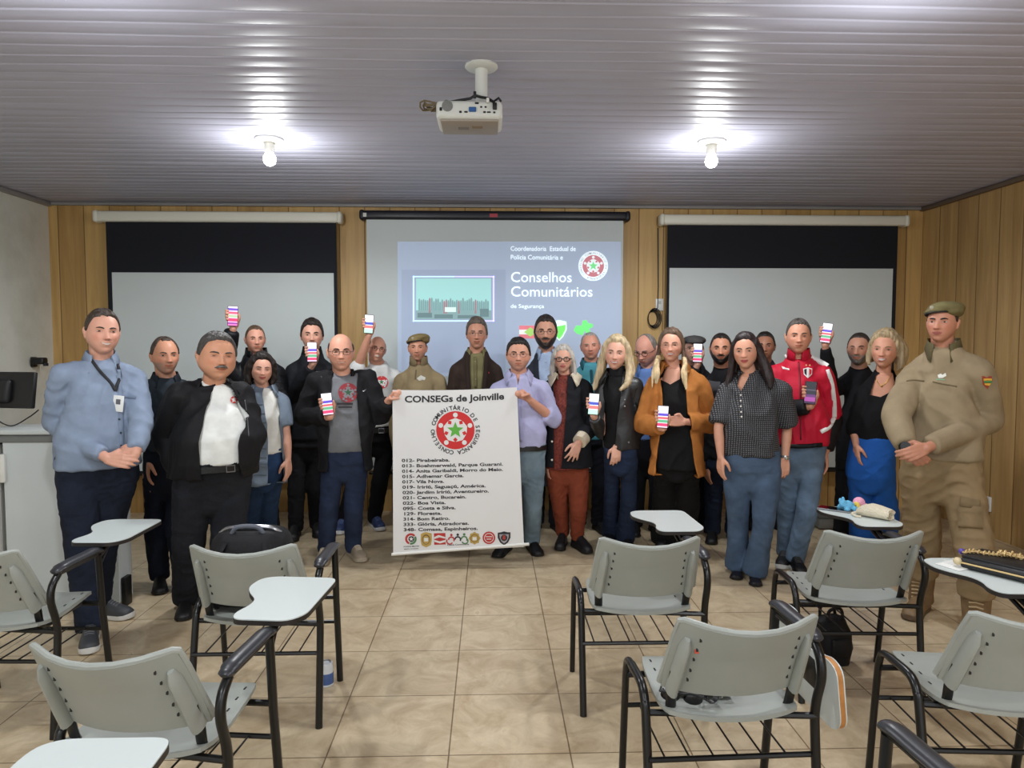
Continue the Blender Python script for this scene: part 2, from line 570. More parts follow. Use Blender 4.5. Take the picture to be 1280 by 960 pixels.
# ------------------------------------------------------------------ ceiling lamps
M_bulb = mat('lit_bulb', (255, 250, 240), emit=14.0)
lamp_xy = [(-1.41, 4.66), (1.43, 4.62), (-1.5, 2.42), (1.5, 2.42), (-1.45, 0.2), (1.45, 0.2), (-1.45, -1.7), (1.45, -1.7)]
lamp_lab = ['lit bulb in white ceiling socket in front of the left screen', 'lit bulb in white ceiling socket in front of the right screen']
for i, (lx, ly) in enumerate(lamp_xy):
    if i < 2:
        t = thing('ceiling_lamp', lamp_lab[i], 'lamp', (lx, ly, ROOM_H), group='bulbs in ceiling sockets')
        MB().lathe((0, 0, 0), [(0.088, 0.0), (0.09, -0.012), (0.082, -0.022), (0.045, -0.027), (0.001, -0.028)], 28).build('ceiling_rose', M_white, t)
        MB().lathe((0, 0, 0), [(0.033, -0.02), (0.034, -0.055), (0.030, -0.075), (0.027, -0.088), (0.001, -0.088)], 20).build('socket', M_white, t)
        MB().lathe((0, 0, 0), [(0.022, -0.08), (0.027, -0.095), (0.038, -0.115), (0.040, -0.135), (0.034, -0.155), (0.018, -0.168), (0.001, -0.171)], 20).build('bulb', M_bulb, t)
    # a LED bulb: most of its light goes down and sideways, a little up to the ceiling
    for kind_, en in (('SPOT', LAMP_POWER * 0.80), ('POINT', LAMP_POWER * 0.28)):
        ld = bpy.data.lights.new('bulb_light', kind_)
        ld.energy = en
        ld.color = LAMP_COLOR
        ld.shadow_soft_size = 0.05
        if kind_ == 'SPOT':
            ld.spot_size = math.radians(178); ld.spot_blend = 0.35
        lo = bpy.data.objects.new('bulb_light', ld)
        COL.objects.link(lo)
        lo.location = (lx, ly, ROOM_H - 0.26)

# ------------------------------------------------------------------ projection screens
def quad_px(mb, x0, y0, x1, y1, Y, d=0.0):
    a, b, c, e = at(x0, y0, Y), at(x1, y0, Y), at(x1, y1, Y), at(x0, y1, Y)
    for p in (a, b, c, e):
        p.y = Y - d
    return mb.add([a, b, c, e], [(0, 3, 2, 1)])
SY = 6.62
def pull_screen(name, label, hx0, hx1, hy0, hy1, bx0, bx1, wx0, wx1, wy, bot, mhouse):
    a, b = at(hx0, (hy0 + hy1) / 2, SY), at(hx1, (hy0 + hy1) / 2, SY)
    r = (at(hx0, hy0, SY).z - at(hx0, hy1, SY).z) / 2
    c = (a + b) / 2; c.z -= 0.0
    t = thing(name, label, 'projection screen', (c.x, SY, at(640, bot, SY).z), group='pull-down screens')
    off = t.location
    L = b.x - a.x
    z = (a.z + b.z) / 2
    MB().rbox((c.x, SY + 0.02, z), (L - 0.05, 0.11, 2 * r), 0.025, 3).build('housing', mhouse, t, off)
    for sx in (a.x + 0.02, b.x - 0.02):
        MB().rbox((sx, SY + 0.02, z), (0.05, 0.12, 2 * r + 0.012), 0.03, 3).build('end_cap', mhouse, t, off)
        MB().rbox((sx, SY + 0.095, z + r * 0.6), (0.03, 0.075, 0.05), 0.006).build('bracket', M_steel, t, off)
    # the dark cloth with its black border, and the white field sewn on it
    X0, X1 = at(bx0, 400, SY).x, at(bx1, 400, SY).x
    zt, zb = z - r * 0.5, at(640, bot, SY).z
    if bx0 != wx0:
        MB().box(((X0 + X1) / 2, SY, (zt + zb) / 2), (X1 - X0, 0.004, zt - zb)).build('black_border', M_dark, t, off, smooth=False)
    W0, W1 = at(wx0, 400, SY).x, at(wx1, 400, SY).x
    wz = at((wx0 + wx1) / 2, wy, SY).z
    MB().box(((W0 + W1) / 2, SY - 0.004, (wz + zb + 0.03) / 2), (W1 - W0, 0.003, wz - zb - 0.03)).build('white_field', M_screen, t, off, smooth=False)
    MB().tube([(X0, SY, zb), (X1, SY, zb)], 0.016, 10).build('bottom_bar', M_blackm, t, off)
    return t, off
pull_screen('projection_screen', 'white pull-down screen with deep black top drop hanging at the left', 118, 427, 264.5, 278, 136, 422, 142, 418, 341, 590, M_cream)
pull_screen('projection_screen', 'white pull-down screen with deep black top drop hanging at the right', 825, 1135, 269, 282, 833, 1119, 836, 1114, 335.5, 590, M_cream)
scr, so = pull_screen('projection_screen', 'middle screen in black housing showing the projected slide', 450, 787, 264, 275.5, 459.5, 778, 459.5, 778, 275, 590, mat('black_housing', (26, 27, 36), rough=0.4))
quad_px(MB(), 612, 267, 622, 271.5, SY - 0.036).build('maker_tag', plain((170, 60, 70)), scr, so)
quad_px(MB(), 452, 266, 458, 271, SY - 0.036).build('end_label', plain((210, 210, 205)), scr, so)
# the slide on the middle screen: projector light put into flat glowing shapes
def glow(name, c, e):
    return mat('slide_' + name, c, rough=0.9, spec=0.1, emit=e)
SL = SY - 0.0056
def slide(name, m, d, quads):
    mb = MB()
    for q in quads:
        if len(q) == 4 and not isinstance(q[0], tuple):
            quad_px(mb, *q, SL, d)
        else:
            pts = []
            for p in q:
                v = at(p[0], p[1], SL); v.y = SL - d
                pts.append(v)
            mb.add(pts, [tuple(range(len(pts)))])
    return mb.build(name, m, scr, so, smooth=False, fixn=False)
slide('slide_background', glow('blue', (176, 190, 212), 0.20), 0.0, [(497, 302, 776, 470)])
slide('slide_panel', glow('panel', (172, 186, 210), 0.15), 0.0006, [(502, 337, 632, 466)])
slide('slide_border', glow('cyan', (190, 226, 255), 0.55), 0.0012, [(516, 345, 568, 346.6), (516, 345, 518, 402), (516, 400.4, 590, 402)])
slide('slide_border', glow('violet', (200, 196, 255), 0.55), 0.0012, [(568, 345, 618, 346.6), (616, 345, 618, 402), (590, 400.4, 618, 402)])
slide('slide_picture', glow('picture', (170, 222, 220), 0.25), 0.0012, [(520, 348, 614, 399)])
crowd = []
r_ = random.Random(3)
for i in range(34):
    x = 523 + i * 2.6
    y0 = 372 + r_.random() * 5
    crowd.append([(x, 392), (x + 2.4, 392), (x + 2.3, y0 + 2), (x + 1.7, y0), (x + 0.7, y0), (x + 0.1, y0 + 2)])
slide('slide_picture_crowd', glow('crowd', (146, 182, 184), 0.12), 0.0018, crowd)
slide('slide_picture_crowd', glow('crowd2', (186, 150, 160), 0.1), 0.0022, [crowd[i] for i in (5, 12, 13, 19, 27)])
slide('slide_picture_floor', glow('pfloor', (156, 190, 192), 0.12), 0.0020, [(520, 388, 614, 399)])
slide('slide_picture_banner', glow('pban', (225, 245, 240), 0.25), 0.0026, [(556, 384, 570, 390)])
slide('slide_picture_chairs', glow('pch', (130, 158, 162), 0.08), 0.0026, [(522, 391, 540, 397), (543, 393, 566, 398), (572, 394, 596, 398), (600, 386, 611, 396)])
def slide_text(lines, m, parentname):
    mb = MB()
    for body, x0, x1, ybase, h in lines:
        vs_, fs_, w = text_geo(body, 1.0, 0.002)
        a, b = at(x0, ybase, SL), at(x1, ybase, SL)
        sx = (b.x - a.x) / w
        sz = (at(x0, ybase - h, SL).z - a.z) / 0.72
        mb.add([(a.x + v[0] * sx, SL - 0.003, a.z + v[1] * sz) for v in vs_], fs_)
    return mb.build(parentname, m, scr, so, smooth=False, fixn=False)
M_stxt = glow('text', (236, 248, 252), 0.45)
slide_text([('Coordenadoria  Estadual de', 638, 719.5, 313.5, 6), ('Polícia Comunitária e', 638, 703.5, 324.3, 6)], M_stxt, 'slide_heading')
slide_text([('Conselhos', 638, 714.5, 352.5, 13), ('Comunitários', 638, 740.5, 370.5, 13)], M_stxt, 'slide_title')
slide_text([('de Segurança', 638, 680, 385, 5)], M_stxt, 'slide_subtitle')
def slide_emblem(cx, cy, R, r):
    c = at(cx, cy, SL); k = 6.6 / F
    mb = MB(); mb.add([(c.x + x, SL - 0.003, c.z + z) for x, z in circ2(R * k, 40)], [tuple(range(40))])
    mb.build('slide_emblem_ring', glow('ring', (232, 245, 250), 0.4), scr, so, smooth=False, fixn=False)
    cols = {'red': glow('emred', (214, 140, 150), 0.2), 'white': glow('emwhite', (232, 240, 245), 0.35), 'green': glow('emgreen', (130, 225, 150), 0.3)}
    for key in cols:
        mb = MB()
        for l, kk, o in emblem_shapes():
            if kk == key:
                mb.add([(c.x + x * r * k, SL - 0.0036 - 0.0006 * l, c.z + z * r * k) for x, z in o], [tuple(range(len(o)))])
        mb.build('slide_emblem', cols[key], scr, so, smooth=False, fixn=False)
    mb = MB()
    s_ = 'CONSELHO COMUNITÁRIO DE SEGURANÇA'
    for i, ch in enumerate(s_):
        if ch == ' ':
            continue
        a = PI * 1.22 - 2 * PI * (i / (len(s_) + 1.5))
        vs_, fs_, w = text_geo(ch, 1.0, 0.01)
        sc = 2.7 * k * 1.3
        rr = (R + r) / 2 * k - 1.2 * k
        ca, sa = math.cos(a - PI / 2), math.sin(a - PI / 2)
        mb.add([(c.x + rr * math.cos(a) + ca * (v[0] - w / 2) * sc - sa * v[1] * sc, SL - 0.0036, c.z + rr * math.sin(a) + sa * (v[0] - w / 2) * sc + ca * v[1] * sc) for v in vs_], fs_)
    mb.build('slide_emblem_lettering', glow('emtxt', (150, 160, 175), 0.02), scr, so, smooth=False, fixn=False)
slide_emblem(741.5, 332.5, 18.5, 13.5)
slide('slide_flag', glow('flagred', (226, 130, 140), 0.3), 0.002, [(649, 407, 676, 412), (649, 418, 676, 423)])
slide('slide_flag', glow('flagwhite', (240, 240, 235), 0.3), 0.002, [(649, 412, 676, 418)])
slide('slide_flag', glow('flaggreen', (170, 215, 120), 0.3), 0.003, [[(655, 415), (663, 409), (671, 415), (663, 421)]])
slide('slide_shield', glow('shieldw', (225, 250, 235), 0.35), 0.002, [[(690, 402), (699, 400), (708, 402), (708.5, 412), (704, 421), (699, 426), (693, 420), (690, 412)]])
slide('slide_shield', glow('shieldg', (120, 225, 110), 0.4), 0.003, [[(692, 409), (707, 406), (706.5, 412), (703, 419), (699, 424), (694.5, 419), (692.5, 413)]])
slide('slide_badge', glow('badge', (120, 230, 130), 0.35), 0.002, [[(728, 401), (733, 400), (735, 404), (741, 405), (741, 409), (736, 411), (739, 417), (734, 419), (731, 413), (728, 419), (721, 417), (717, 413), (720, 407), (727, 407)]])

# ------------------------------------------------------------------ projector on the ceiling
M_pbody = mat('projector_white', (214, 216, 210), rough=0.4)
t = thing('ceiling_projector', 'white projector hanging from the ceiling on a round white mount', 'projector', (-0.04, 3.42, ROOM_H))
MB().lathe((0, 0, 0), [(0.076, 0.0), (0.078, -0.010), (0.070, -0.018), (0.03, -0.022), (0.001, -0.022)], 32).build('mount_plate', M_pbody, t)
MB().lathe((0, 0.0, 0), [(0.029, -0.015), (0.029, -0.13), (0.026, -0.175), (0.001, -0.175)], 24).build('pole', M_pbody, t)
pb = MB().rbox((-0.055, 0.02, -0.235), (0.305, 0.235, 0.085), 0.022, 4).build('projector_body', M_pbody, t)
MB().rbox((-0.055, 0.02, -0.281), (0.268, 0.215, 0.012), 0.012, 2).build('underside_panel', mat('projector_under', (160, 150, 138), rough=0.5), t)
MB().box((-0.02, 0.0, -0.2875), (0.05, 0.03, 0.003)).build('lamp_cover', mat('label_grey', (140, 120, 90), rough=0.6), t, smooth=False)
MB().box((-0.085, 0.02, -0.2875), (0.05, 0.035, 0.003)).build('info_sticker', mat('label_dark', (128, 124, 118), rough=0.6), t, smooth=False)
R90 = Matrix.Rotation(PI / 2, 4, 'X')
MB().lathe((-0.155, -0.0975, -0.222), [(0.025, -0.004), (0.025, 0.002), (0.021, 0.004), (0.001, 0.004)], 24, R90).build('speaker_grille', mat('grille_grey', (140, 142, 140), rough=0.7, bump=0.8, bscale=300), t)
mb = MB()
for (x, z, w, h) in ((-0.095, -0.248, 0.012, 0.01), (-0.07, -0.248, 0.016, 0.008), (0.015, -0.248, 0.012, 0.009), (0.035, -0.248, 0.018, 0.007), (0.06, -0.249, 0.01, 0.009), (-0.02, -0.208, 0.018, 0.009), (0.0, -0.225, 0.01, 0.008), (0.02, -0.225, 0.01, 0.008), (-0.185, -0.236, 0.012, 0.016)):
    mb.rbox((x, -0.0985, z), (w, 0.004, h), 0.002, 1)
mb.build('port', M_black, t)
MB().rbox((-0.04, -0.101, -0.237), (0.034, 0.008, 0.022), 0.003, 1).build('video_port', plain((40, 90, 150)), t)
MB().rbox((0.062, -0.104, -0.223), (0.02, 0.018, 0.03), 0.004).build('power_plug', M_black, t)
MB().rbox((0.03, -0.104, -0.198), (0.014, 0.02, 0.022), 0.004).build('cable_plug', M_white, t)
mb = MB()
mb.tube([(-0.16, -0.03, -0.185), (-0.1, -0.06, -0.183), (-0.05, -0.07, -0.178), (-0.03, -0.06, -0.16), (0.0, -0.05, -0.165), (0.03, -0.08, -0.18), (0.06, -0.10, -0.205)], 0.0065, 8)
mb.tube([(0.05, -0.05, -0.19), (0.08, -0.08, -0.178), (0.09, -0.06, -0.185)], 0.006, 8)
mb.rbox((-0.03, -0.06, -0.158), (0.014, 0.02, 0.03), 0.004)
mb.build('cable', M_black, t)
mb = MB()
for k in range(7):
    rr_ = random.Random(k)
    pts = []
    for i in range(15):
        a = i / 14 * 2 * PI
        pts.append((-0.195 + 0.055 * math.cos(a) * (1 + 0.25 * rr_.random()) + 0.012 * k - 0.03, 0.0 + 0.04 * math.sin(a), -0.188 - 0.006 * k * 0.3 + 0.018 * math.sin(a * 2 + k) * rr_.random() + 0.008 * math.cos(a)))
    mb.tube(pts, 0.0045, 6, close=True)
mb.build('cable_coil', mat('old_cable', (112, 98, 72), rough=0.7), t)

# ------------------------------------------------------------------ wall fittings
p = at(824, 381, ROOM_B); 
t = thing('wall_outlet', 'white socket plate on the wood panelling beside the right screen', 'outlet', (p.x, ROOM_B, p.z))
MB().rbox((0, -0.008, 0), (0.075, 0.016, 0.115), 0.006).build('plate', M_white, t)
MB().rbox((0, -0.017, 0.02), (0.03, 0.004, 0.03), 0.003).build('socket', mat('off_white', (190, 190, 182)), t)
p2 = at(815, 398, ROOM_B)
mb = MB()
for k in range(4):
    mb.tube([(p2.x + (0.045 + 0.006 * k) * math.cos(a) + 0.006 * k, ROOM_B - 0.02 - 0.006 * k, p2.z + (0.07 + 0.008 * k) * math.sin(a)) for a in [2 * PI * i / 20 for i in range(20)]], 0.0045, 6, close=True)
pt = at(822, 285, ROOM_B)
mb.tube([(pt.x, ROOM_B - 0.012, pt.z), (pt.x + 0.01, ROOM_B - 0.012, p2.z + 0.3), (pt.x + 0.005, ROOM_B - 0.014, p2.z + 0.1), (p2.x + 0.03, ROOM_B - 0.02, p2.z + 0.075), (p2.x - 0.02, ROOM_B - 0.03, p2.z + 0.06)], 0.005, 6)
tag(mb.build('cable', M_black), 'black cable coiled on the wall below the white socket plate', 'cable')
p = Vector((ROOM_R, 5.73, 0.34)); q = at(1255, 645, 5.7)
t = thing('wall_outlet', 'white socket plate low on the wood wall behind the tall officer', 'outlet', (ROOM_R, 5.73, fl(1255, 645, 0).z + 0.27))
MB().rbox((-0.009, 0, 0), (0.018, 0.085, 0.125), 0.006).build('plate', M_white, t)
MB().rbox((-0.019, 0, 0), (0.004, 0.03, 0.05), 0.003).build('socket', mat('off_white', (190, 190, 182)), t)
t = thing('wall_camera', 'small black camera on a bracket on the left plaster wall', 'camera', (ROOM_L, 6.45, 1.44))
MB().rbox((0.015, 0, 0), (0.03, 0.06, 0.09), 0.008).build('bracket', M_black, t)
MB().rbox((0.075, -0.02, 0.01), (0.11, 0.08, 0.06), 0.015, 3).build('camera_body', M_black, t)
MB().lathe((0.13, -0.02, -0.02), [(0.02, -0.015), (0.022, 0.01), (0.001, 0.01)], 16).build('lens', mat('lens_glass', (40, 42, 48), rough=0.1), t)

# ------------------------------------------------------------------ lectern desk with monitor at the left
M_lect = mat('white_laminate', (196, 202, 202), rough=0.45, var=0.03, vscale=3)
M_lgrey = mat('grey_laminate', (176, 175, 170), rough=0.5)
t = thing('lectern', 'white laminate lectern desk standing by the left plaster wall', 'lectern', (-2.58, 4.55, 0))
MB().rbox((0.0, -0.245, 0.545), (0.66, 0.02, 1.03), 0.004).build('front_panel', M_lect, t, smooth=False)
MB().rbox((0.32, -0.165, 0.545), (0.02, 0.14, 1.03), 0.004).build('side_panel', M_lect, t, smooth=False)
MB().rbox((-0.32, -0.165, 0.545), (0.02, 0.14, 1.03), 0.004).build('side_panel', M_lgrey, t, smooth=False)
MB().rbox((-0.02, -0.165, 1.035), (0.66, 0.20, 0.045), 0.006).build('trim_band', mat('grey_edge', (110, 112, 112), rough=0.4), t)
MB().rbox((-0.05, -0.13, 1.078), (0.76, 0.32, 0.03), 0.008).build('top', M_lect, t)
MB().rbox((0.345, -0.20, 0.09), (0.03, 0.08, 0.18), 0.008).build('foot', M_black, t)
MB().rbox((-0.325, -0.262, 0.86), (0.035, 0.03, 0.17), 0.005).build('switch_box', M_white, t)
t = thing('desk', 'low grey desk under the black monitor at the left edge', 'desk', (-3.33, 4.55, 0))
MB().rbox((0.0, -0.235, 0.50), (0.78, 0.02, 0.98), 0.004).build('front_panel', M_lgrey, t, smooth=False)
MB().rbox((0.0, 0.05, 1.015), (0.80, 0.60, 0.03), 0.006).build('top', mat('dark_desk_top', (34, 34, 36), rough=0.4), t)
MB().rbox((-0.37, 0.0, 0.50), (0.03, 0.5, 1.0), 0.004).build('side_panel', M_lgrey, t, smooth=False)
MB().rbox((0.37, 0.0, 0.50), (0.03, 0.5, 1.0), 0.004).build('side_panel', M_lgrey, t, smooth=False)
t = thing('monitor', 'black computer monitor seen from behind on the left desk', 'monitor', (-3.04, 4.50, 1.03), -0.25)
Rm = Matrix.Rotation(math.radians(-8), 4, 'X')
MB().rbox((0, 0.0, 0.285), (0.50, 0.03, 0.225), 0.008, 2, Rm).build('display_shell', M_black, t)
MB().rbox((-0.03, -0.03, 0.28), (0.26, 0.05, 0.15), 0.03, 3, Rm).build('back_bulge', mat('black_plastic_soft', (22, 22, 25), rough=0.6), t)
MB().rbox((0.17, -0.0165, 0.19), (0.05, 0.002, 0.012), 0.0005, 1, Rm).build('sticker', plain((120, 120, 120)), t)
MB().rbox((-0.10, -0.05, 0.14), (0.07, 0.03, 0.28), 0.01).build('stand', M_black, t)
MB().rbox((0, 0.0, 0.012), (0.26, 0.2, 0.022), 0.01).build('base', M_black, t)
mb = MB(); mb.tube(curve_pts([(0.0, -0.05, 0.2), (0.05, -0.09, 0.12), (0.13, -0.06, 0.07), (0.2, 0.0, 0.12), (0.22, 0.05, 0.16)]), 0.004, 6)
mb.build('cable', M_black, t)
t = thing('computer_mouse', 'small black mouse lying on the left desk beside the monitor', 'mouse', (-3.0, 4.33, 1.03))
MB().ball((0, 0, 0.016), (0.03, 0.05, 0.02), 14).build('mouse_body', M_black, t)
MB().rbox((0, -0.03, 0.034), (0.006, 0.012, 0.008), 0.003).build('scroll_wheel', plain((120, 40, 40)), t)
t = thing('equipment_box', 'low grey box on the floor in front of the right screen', 'box', (3.0, 6.1, 0))
MB().rbox((0, 0, 0.055), (0.34, 0.3, 0.09), 0.006).build('box_body', mat('grey_box', (112, 112, 108), rough=0.5), t)
MB().rbox((0, 0, 0.106), (0.35, 0.31, 0.014), 0.004).build('box_lid', mat('grey_box_lid', (84, 84, 82), rough=0.5), t)
# ------------------------------------------------------------------ tablet-arm chairs
M_shell = mat('grey_chair_plastic', (158, 162, 156), rough=0.42, var=0.05, vscale=6, spec=0.4)
M_pad = mat('armrest_rubber', (44, 45, 50), rough=0.35)
M_tab = mat('white_formica', (206, 214, 212), rough=0.3, spec=0.45)
M_tedge = mat('dark_edge_band', (36, 30, 28), rough=0.5)
M_ply = mat('plywood_edge', (190, 130, 70), rough=0.6, var=0.2, vscale=20)
M_slot = mat('slot_dark', (36, 36, 36), rough=0.7)
M_wire = M_blackm

def smooth_poly(pts, r=0.03, n=5):
    out = []
    m = len(pts)
    for i in range(m):
        p, a, b = Vector(pts[i]), Vector(pts[i - 1]), Vector(pts[(i + 1) % m])
        da, db = (a - p), (b - p)
        ra, rb = min(r, da.length * 0.48), min(r, db.length * 0.48)
        A, B = p + da.normalized() * ra, p + db.normalized() * rb
        for k in range(n + 1):
            t = k / n
            out.append(tuple((1 - t) ** 2 * A + 2 * t * (1 - t) * p + t * t * B))
    return out
TAB = [(0.150, 0.13), (0.335, 0.13), (0.375, 0.19), (0.365, 0.53), (0.34, 0.55), (0.12, 0.55), (0.075, 0.52), (0.07, 0.43), (0.10, 0.37), (0.15, 0.31), (0.155, 0.25), (0.135, 0.19)]
def add_shell(mb, fn, nu, nv, th):
    """curved plate: fn(u,v) -> (point, normal); thickness th"""
    A, B = [], []
    for i in range(nu + 1):
        for j in range(nv + 1):
            p, n = fn(i / nu, j / nv)
            A.append(Vector(p)); B.append(Vector(p) - Vector(n) * th)
    w = nv + 1
    N_ = len(A)
    fs_ = []
    for i in range(nu):
        for j in range(nv):
            a = i * w + j
            fs_.append((a, a + 1, a + w + 1, a + w))
            fs_.append((N_ + a, N_ + a + w, N_ + a + w + 1, N_ + a + 1))
    for i in range(nu):
        for j in (0, nv):
            a = i * w + j
            fs_.append((a, a + w, N_ + a + w, N_ + a))
    for j in range(nv):
        for i in (0, nu):
            a = i * w + j
            fs_.append((a, a + 1, N_ + a + 1, N_ + a))
    mb.add(A + B, fs_)
def rsq(u, v, e=0.10):
    """map unit square to a rounded square (corner softening)"""
    x, y = 2 * u - 1, 2 * v - 1
    k = 1 - e * (x * x * y * y) ** 1.5
    return x * k, y * k
def back_point(x, y):
    """x,y in [-1,1]: the chair back seen from the sitter's side"""
    hw = 0.207 + 0.020 * (1 - (y + 1) / 2)
    z = 0.665 + 0.135 * y - 0.030 * (1 - x * x) * max(0, y) - 0.006 * (1 - x * x) * max(0, -y)
    lean = -0.155 - 0.145 * (y + 1) / 2 
    bow = -0.066 * (1 - x * x) + 0.020
    return Vector((x * hw, lean + bow, z))
def seat_point(x, y):
    hw = 0.215 - 0.010 * y
    yy = 0.020 + 0.215 * y
    if y < 0:
        yy -= 0.03 * (1 - x * x) * (-y) ** 2
    z = 0.455 + 0.012 * x * x - 0.010 * math.exp(-((y + 0.3) / 0.5) ** 2) - 0.02 * max(0, y - 0.75) * 4 * 0.4 + 0.02 * max(0, -y - 0.7)
    return Vector((x * hw, yy, z))
def nrm(fn, x, y, flip):
    e = 0.01
    n = (fn(x + e, y) - fn(x - e, y)).cross(fn(x, y + e) - fn(x, y - e))
    n.normalize()
    return -n if flip else n
_chair = {}
def chair_meshes():
    M_ = {}
    mb = MB()
    add_shell(mb, lambda u, v: (back_point(*rsq(u, v, 0.02)), Vector((0, 1, 0.5)).normalized()), 24, 12, 0.010)
    mb.tube([back_point(-1, -0.9), back_point(-0.995, -0.3), back_point(-0.995, 0.5), back_point(-0.985, 0.93), back_point(-0.93, 0.99), back_point(-0.6, 1), back_point(-0.3, 1), back_point(0, 1), back_point(0.3, 1), back_point(0.6, 1), back_point(0.93, 0.99), back_point(0.985, 0.93), back_point(0.995, 0.5), back_point(0.995, -0.3), back_point(1, -0.9)], 0.0095, 8)
    M_['backrest'] = mb
    for s in (-1, 1):
        mb = MB()
        pts = [back_point(s * 0.86, y) + Vector((0, -0.016, 0)) for y in (-1.04, -0.6, -0.1, 0.35, 0.55)]
        mb.tube(pts, [0.034, 0.034, 0.032, 0.029, 0.014], 12, flat=(0.52, 0.9))
        M_['sleeve%d' % s] = mb
    mb = MB()
    for s in (-1, 1):
        for y in (0.62, 0.3, -0.02, -0.34, -0.62):
            p = back_point(s * 0.70, y)
            mb.rbox(p + Vector((0, -0.010, 0)), (0.007, 0.0035, 0.019), 0.001, 1)
    M_['slot'] = mb
    mb = MB()
    add_shell(mb, lambda u, v: (seat_point(*rsq(u, v, 0.09)), Vector((0, 0, 1))), 22, 22, 0.014)
    M_['seat'] = mb
    mb = MB()
    for s in (-1, 1):
        for y in (0.7, 0.4, 0.1, -0.2):
            p = seat_point(s * 0.82, y)
            mb.rbox(p + Vector((0, 0, 0.001)), (0.006, 0.018, 0.002), 0.0008, 1)
    M_['seat_slot'] = mb
    # frames
    fo = (0.85, 1.2)
    def tb(pts, r=0.013, n=10):
        m2 = MB(); m2.tube(pts, r, n, flat=None); return m2
    M_['leg_front_left'] = tb(curve_pts([(-0.262, 0.21, 0), (-0.262, 0.17, 0.36), (-0.262, 0.150, 0.46), (-0.262, 0.125, 0.488), (-0.262, 0.08, 0.495)]))
    M_['leg_rear_left'] = tb(curve_pts([(-0.262, 0.08, 0.495), (-0.262, -0.03, 0.498), (-0.262, -0.075, 0.49), (-0.262, -0.105, 0.46), (-0.262, -0.125, 0.40), (-0.262, -0.21, 0)]), 0.015)
    M_['leg_front_right'] = tb([(0.272, 0.21, 0), (0.272, 0.155, 0.40), (0.272, 0.135, 0.655)], 0.015)
    M_['leg_rear_right'] = tb(curve_pts([(0.272, -0.21, 0), (0.272, -0.165, 0.36), (0.272, -0.165, 0.46), (0.272, -0.195, 0.56), (0.272, -0.185, 0.62), (0.272, -0.145, 0.658)]), 0.015)
    mb = MB()
    mb.tube([(-0.262, -0.11, 0.425), (0.272, -0.165, 0.425)], 0.011, 8)
    mb.tube([(-0.262, 0.15, 0.425), (0.272, 0.155, 0.425)], 0.011, 8)
    for s in (-1, 1):
        mb.tube([(s * 0.18, 0.15, 0.428), (s * 0.18, -0.13, 0.428)], 0.010, 8)
    mb.tube([(0.272, 0.15, 0.66), (0.272, -0.15, 0.66)], 0.011, 8)
    M_['frame'] = mb
    for s, nm in ((-1, 'bar_l'), (1, 'bar_r')):
        m2 = MB()
        m2.tube(curve_pts([(s * 0.185, -0.02, 0.428), (s * 0.187, -0.11, 0.430), (s * 0.19, -0.145, 0.46), (s * 0.193, -0.165, 0.53), (s * 0.193, -0.20, 0.60)]), 0.018, 8, flat=(0.95, 0.55))
        M_[nm] = m2
    for y in (0.175, -0.165):
        mb = MB(); mb.tube([(-0.262, y, 0.30), (0.272, y, 0.30)], 0.009, 8)
        M_['rack_bar%d' % (y > 0)] = mb
    mb = MB()
    for k in range(6):
        x = -0.21 + 0.078 * k
        mb.tube([(x, 0.175, 0.303), (x, -0.165, 0.303)], 0.0035, 6)
    M_['rack_wire'] = mb
    mb = MB()
    out = []
    pts = curve_pts([(0.272, -0.17, 0.670), (0.272, -0.12, 0.682), (0.272, 0.02, 0.682), (0.272, 0.10, 0.682), (0.272, 0.15, 0.672)], 5)
    m = len(pts)
    mb.tube(pts, [0.010] + [0.020] * 3 + [0.024] * (m - 8) + [0.022] * 3 + [0.010], 12, flat=(1.15, 0.62))
    M_['armrest'] = mb
    o = smooth_poly(TAB, 0.035, 4)
    mb = MB(); mb.prism(o, 0.004, Matrix.Translation((0, 0, 0.709)))
    M_['tablet_top'] = mb
    mb = MB(); mb.prism([(0.222 + (x - 0.222) * 1.006, 0.34 + (y - 0.34) * 1.006) for x, y in o], 0.016, Matrix.Translation((0, 0, 0.6935)))
    M_['tablet_board'] = mb
    mb = MB()
    mb.tube([(0.272, 0.13, 0.64), (0.262, 0.22, 0.672), (0.25, 0.40, 0.690)], 0.013, 8)
    mb.tube([(0.272, 0.135, 0.60), (0.24, 0.30, 0.690)], 0.009, 8)
    mb.rbox((0.25, 0.30, 0.688), (0.09, 0.16, 0.010), 0.003)
    M_['tablet_bracket'] = mb
    # folded board hanging beside the right frame
    Mf = Matrix.Translation((0.325, 0.0, 0.66)) @ Matrix.Rotation(math.radians(84), 4, 'Y') @ Matrix.Translation((-0.07, -0.32, -0.70))
    mb = MB(); mb.prism(o, 0.004, Mf @ Matrix.Translation((0, 0, 0.709)))
    M_['folded_top'] = mb
    mb = MB(); mb.prism(o, 0.016, Mf @ Matrix.Translation((0, 0, 0.6925)))
    M_['folded_board'] = mb
    mb = MB(); mb.tube([(0.272, 0.12, 0.64), (0.30, 0.05, 0.62), (0.325, 0.02, 0.58)], 0.011, 8)
    mb.rbox((0.333, 0.0, 0.52), (0.014, 0.10, 0.14), 0.004)
    M_['folded_bracket'] = mb
    mb = MB(); mb.prism(o, 0.003, Mf @ Matrix.Translation((0, 0, 0.6895)))
    M_['folded_under'] = mb
    return M_
CM = chair_meshes()
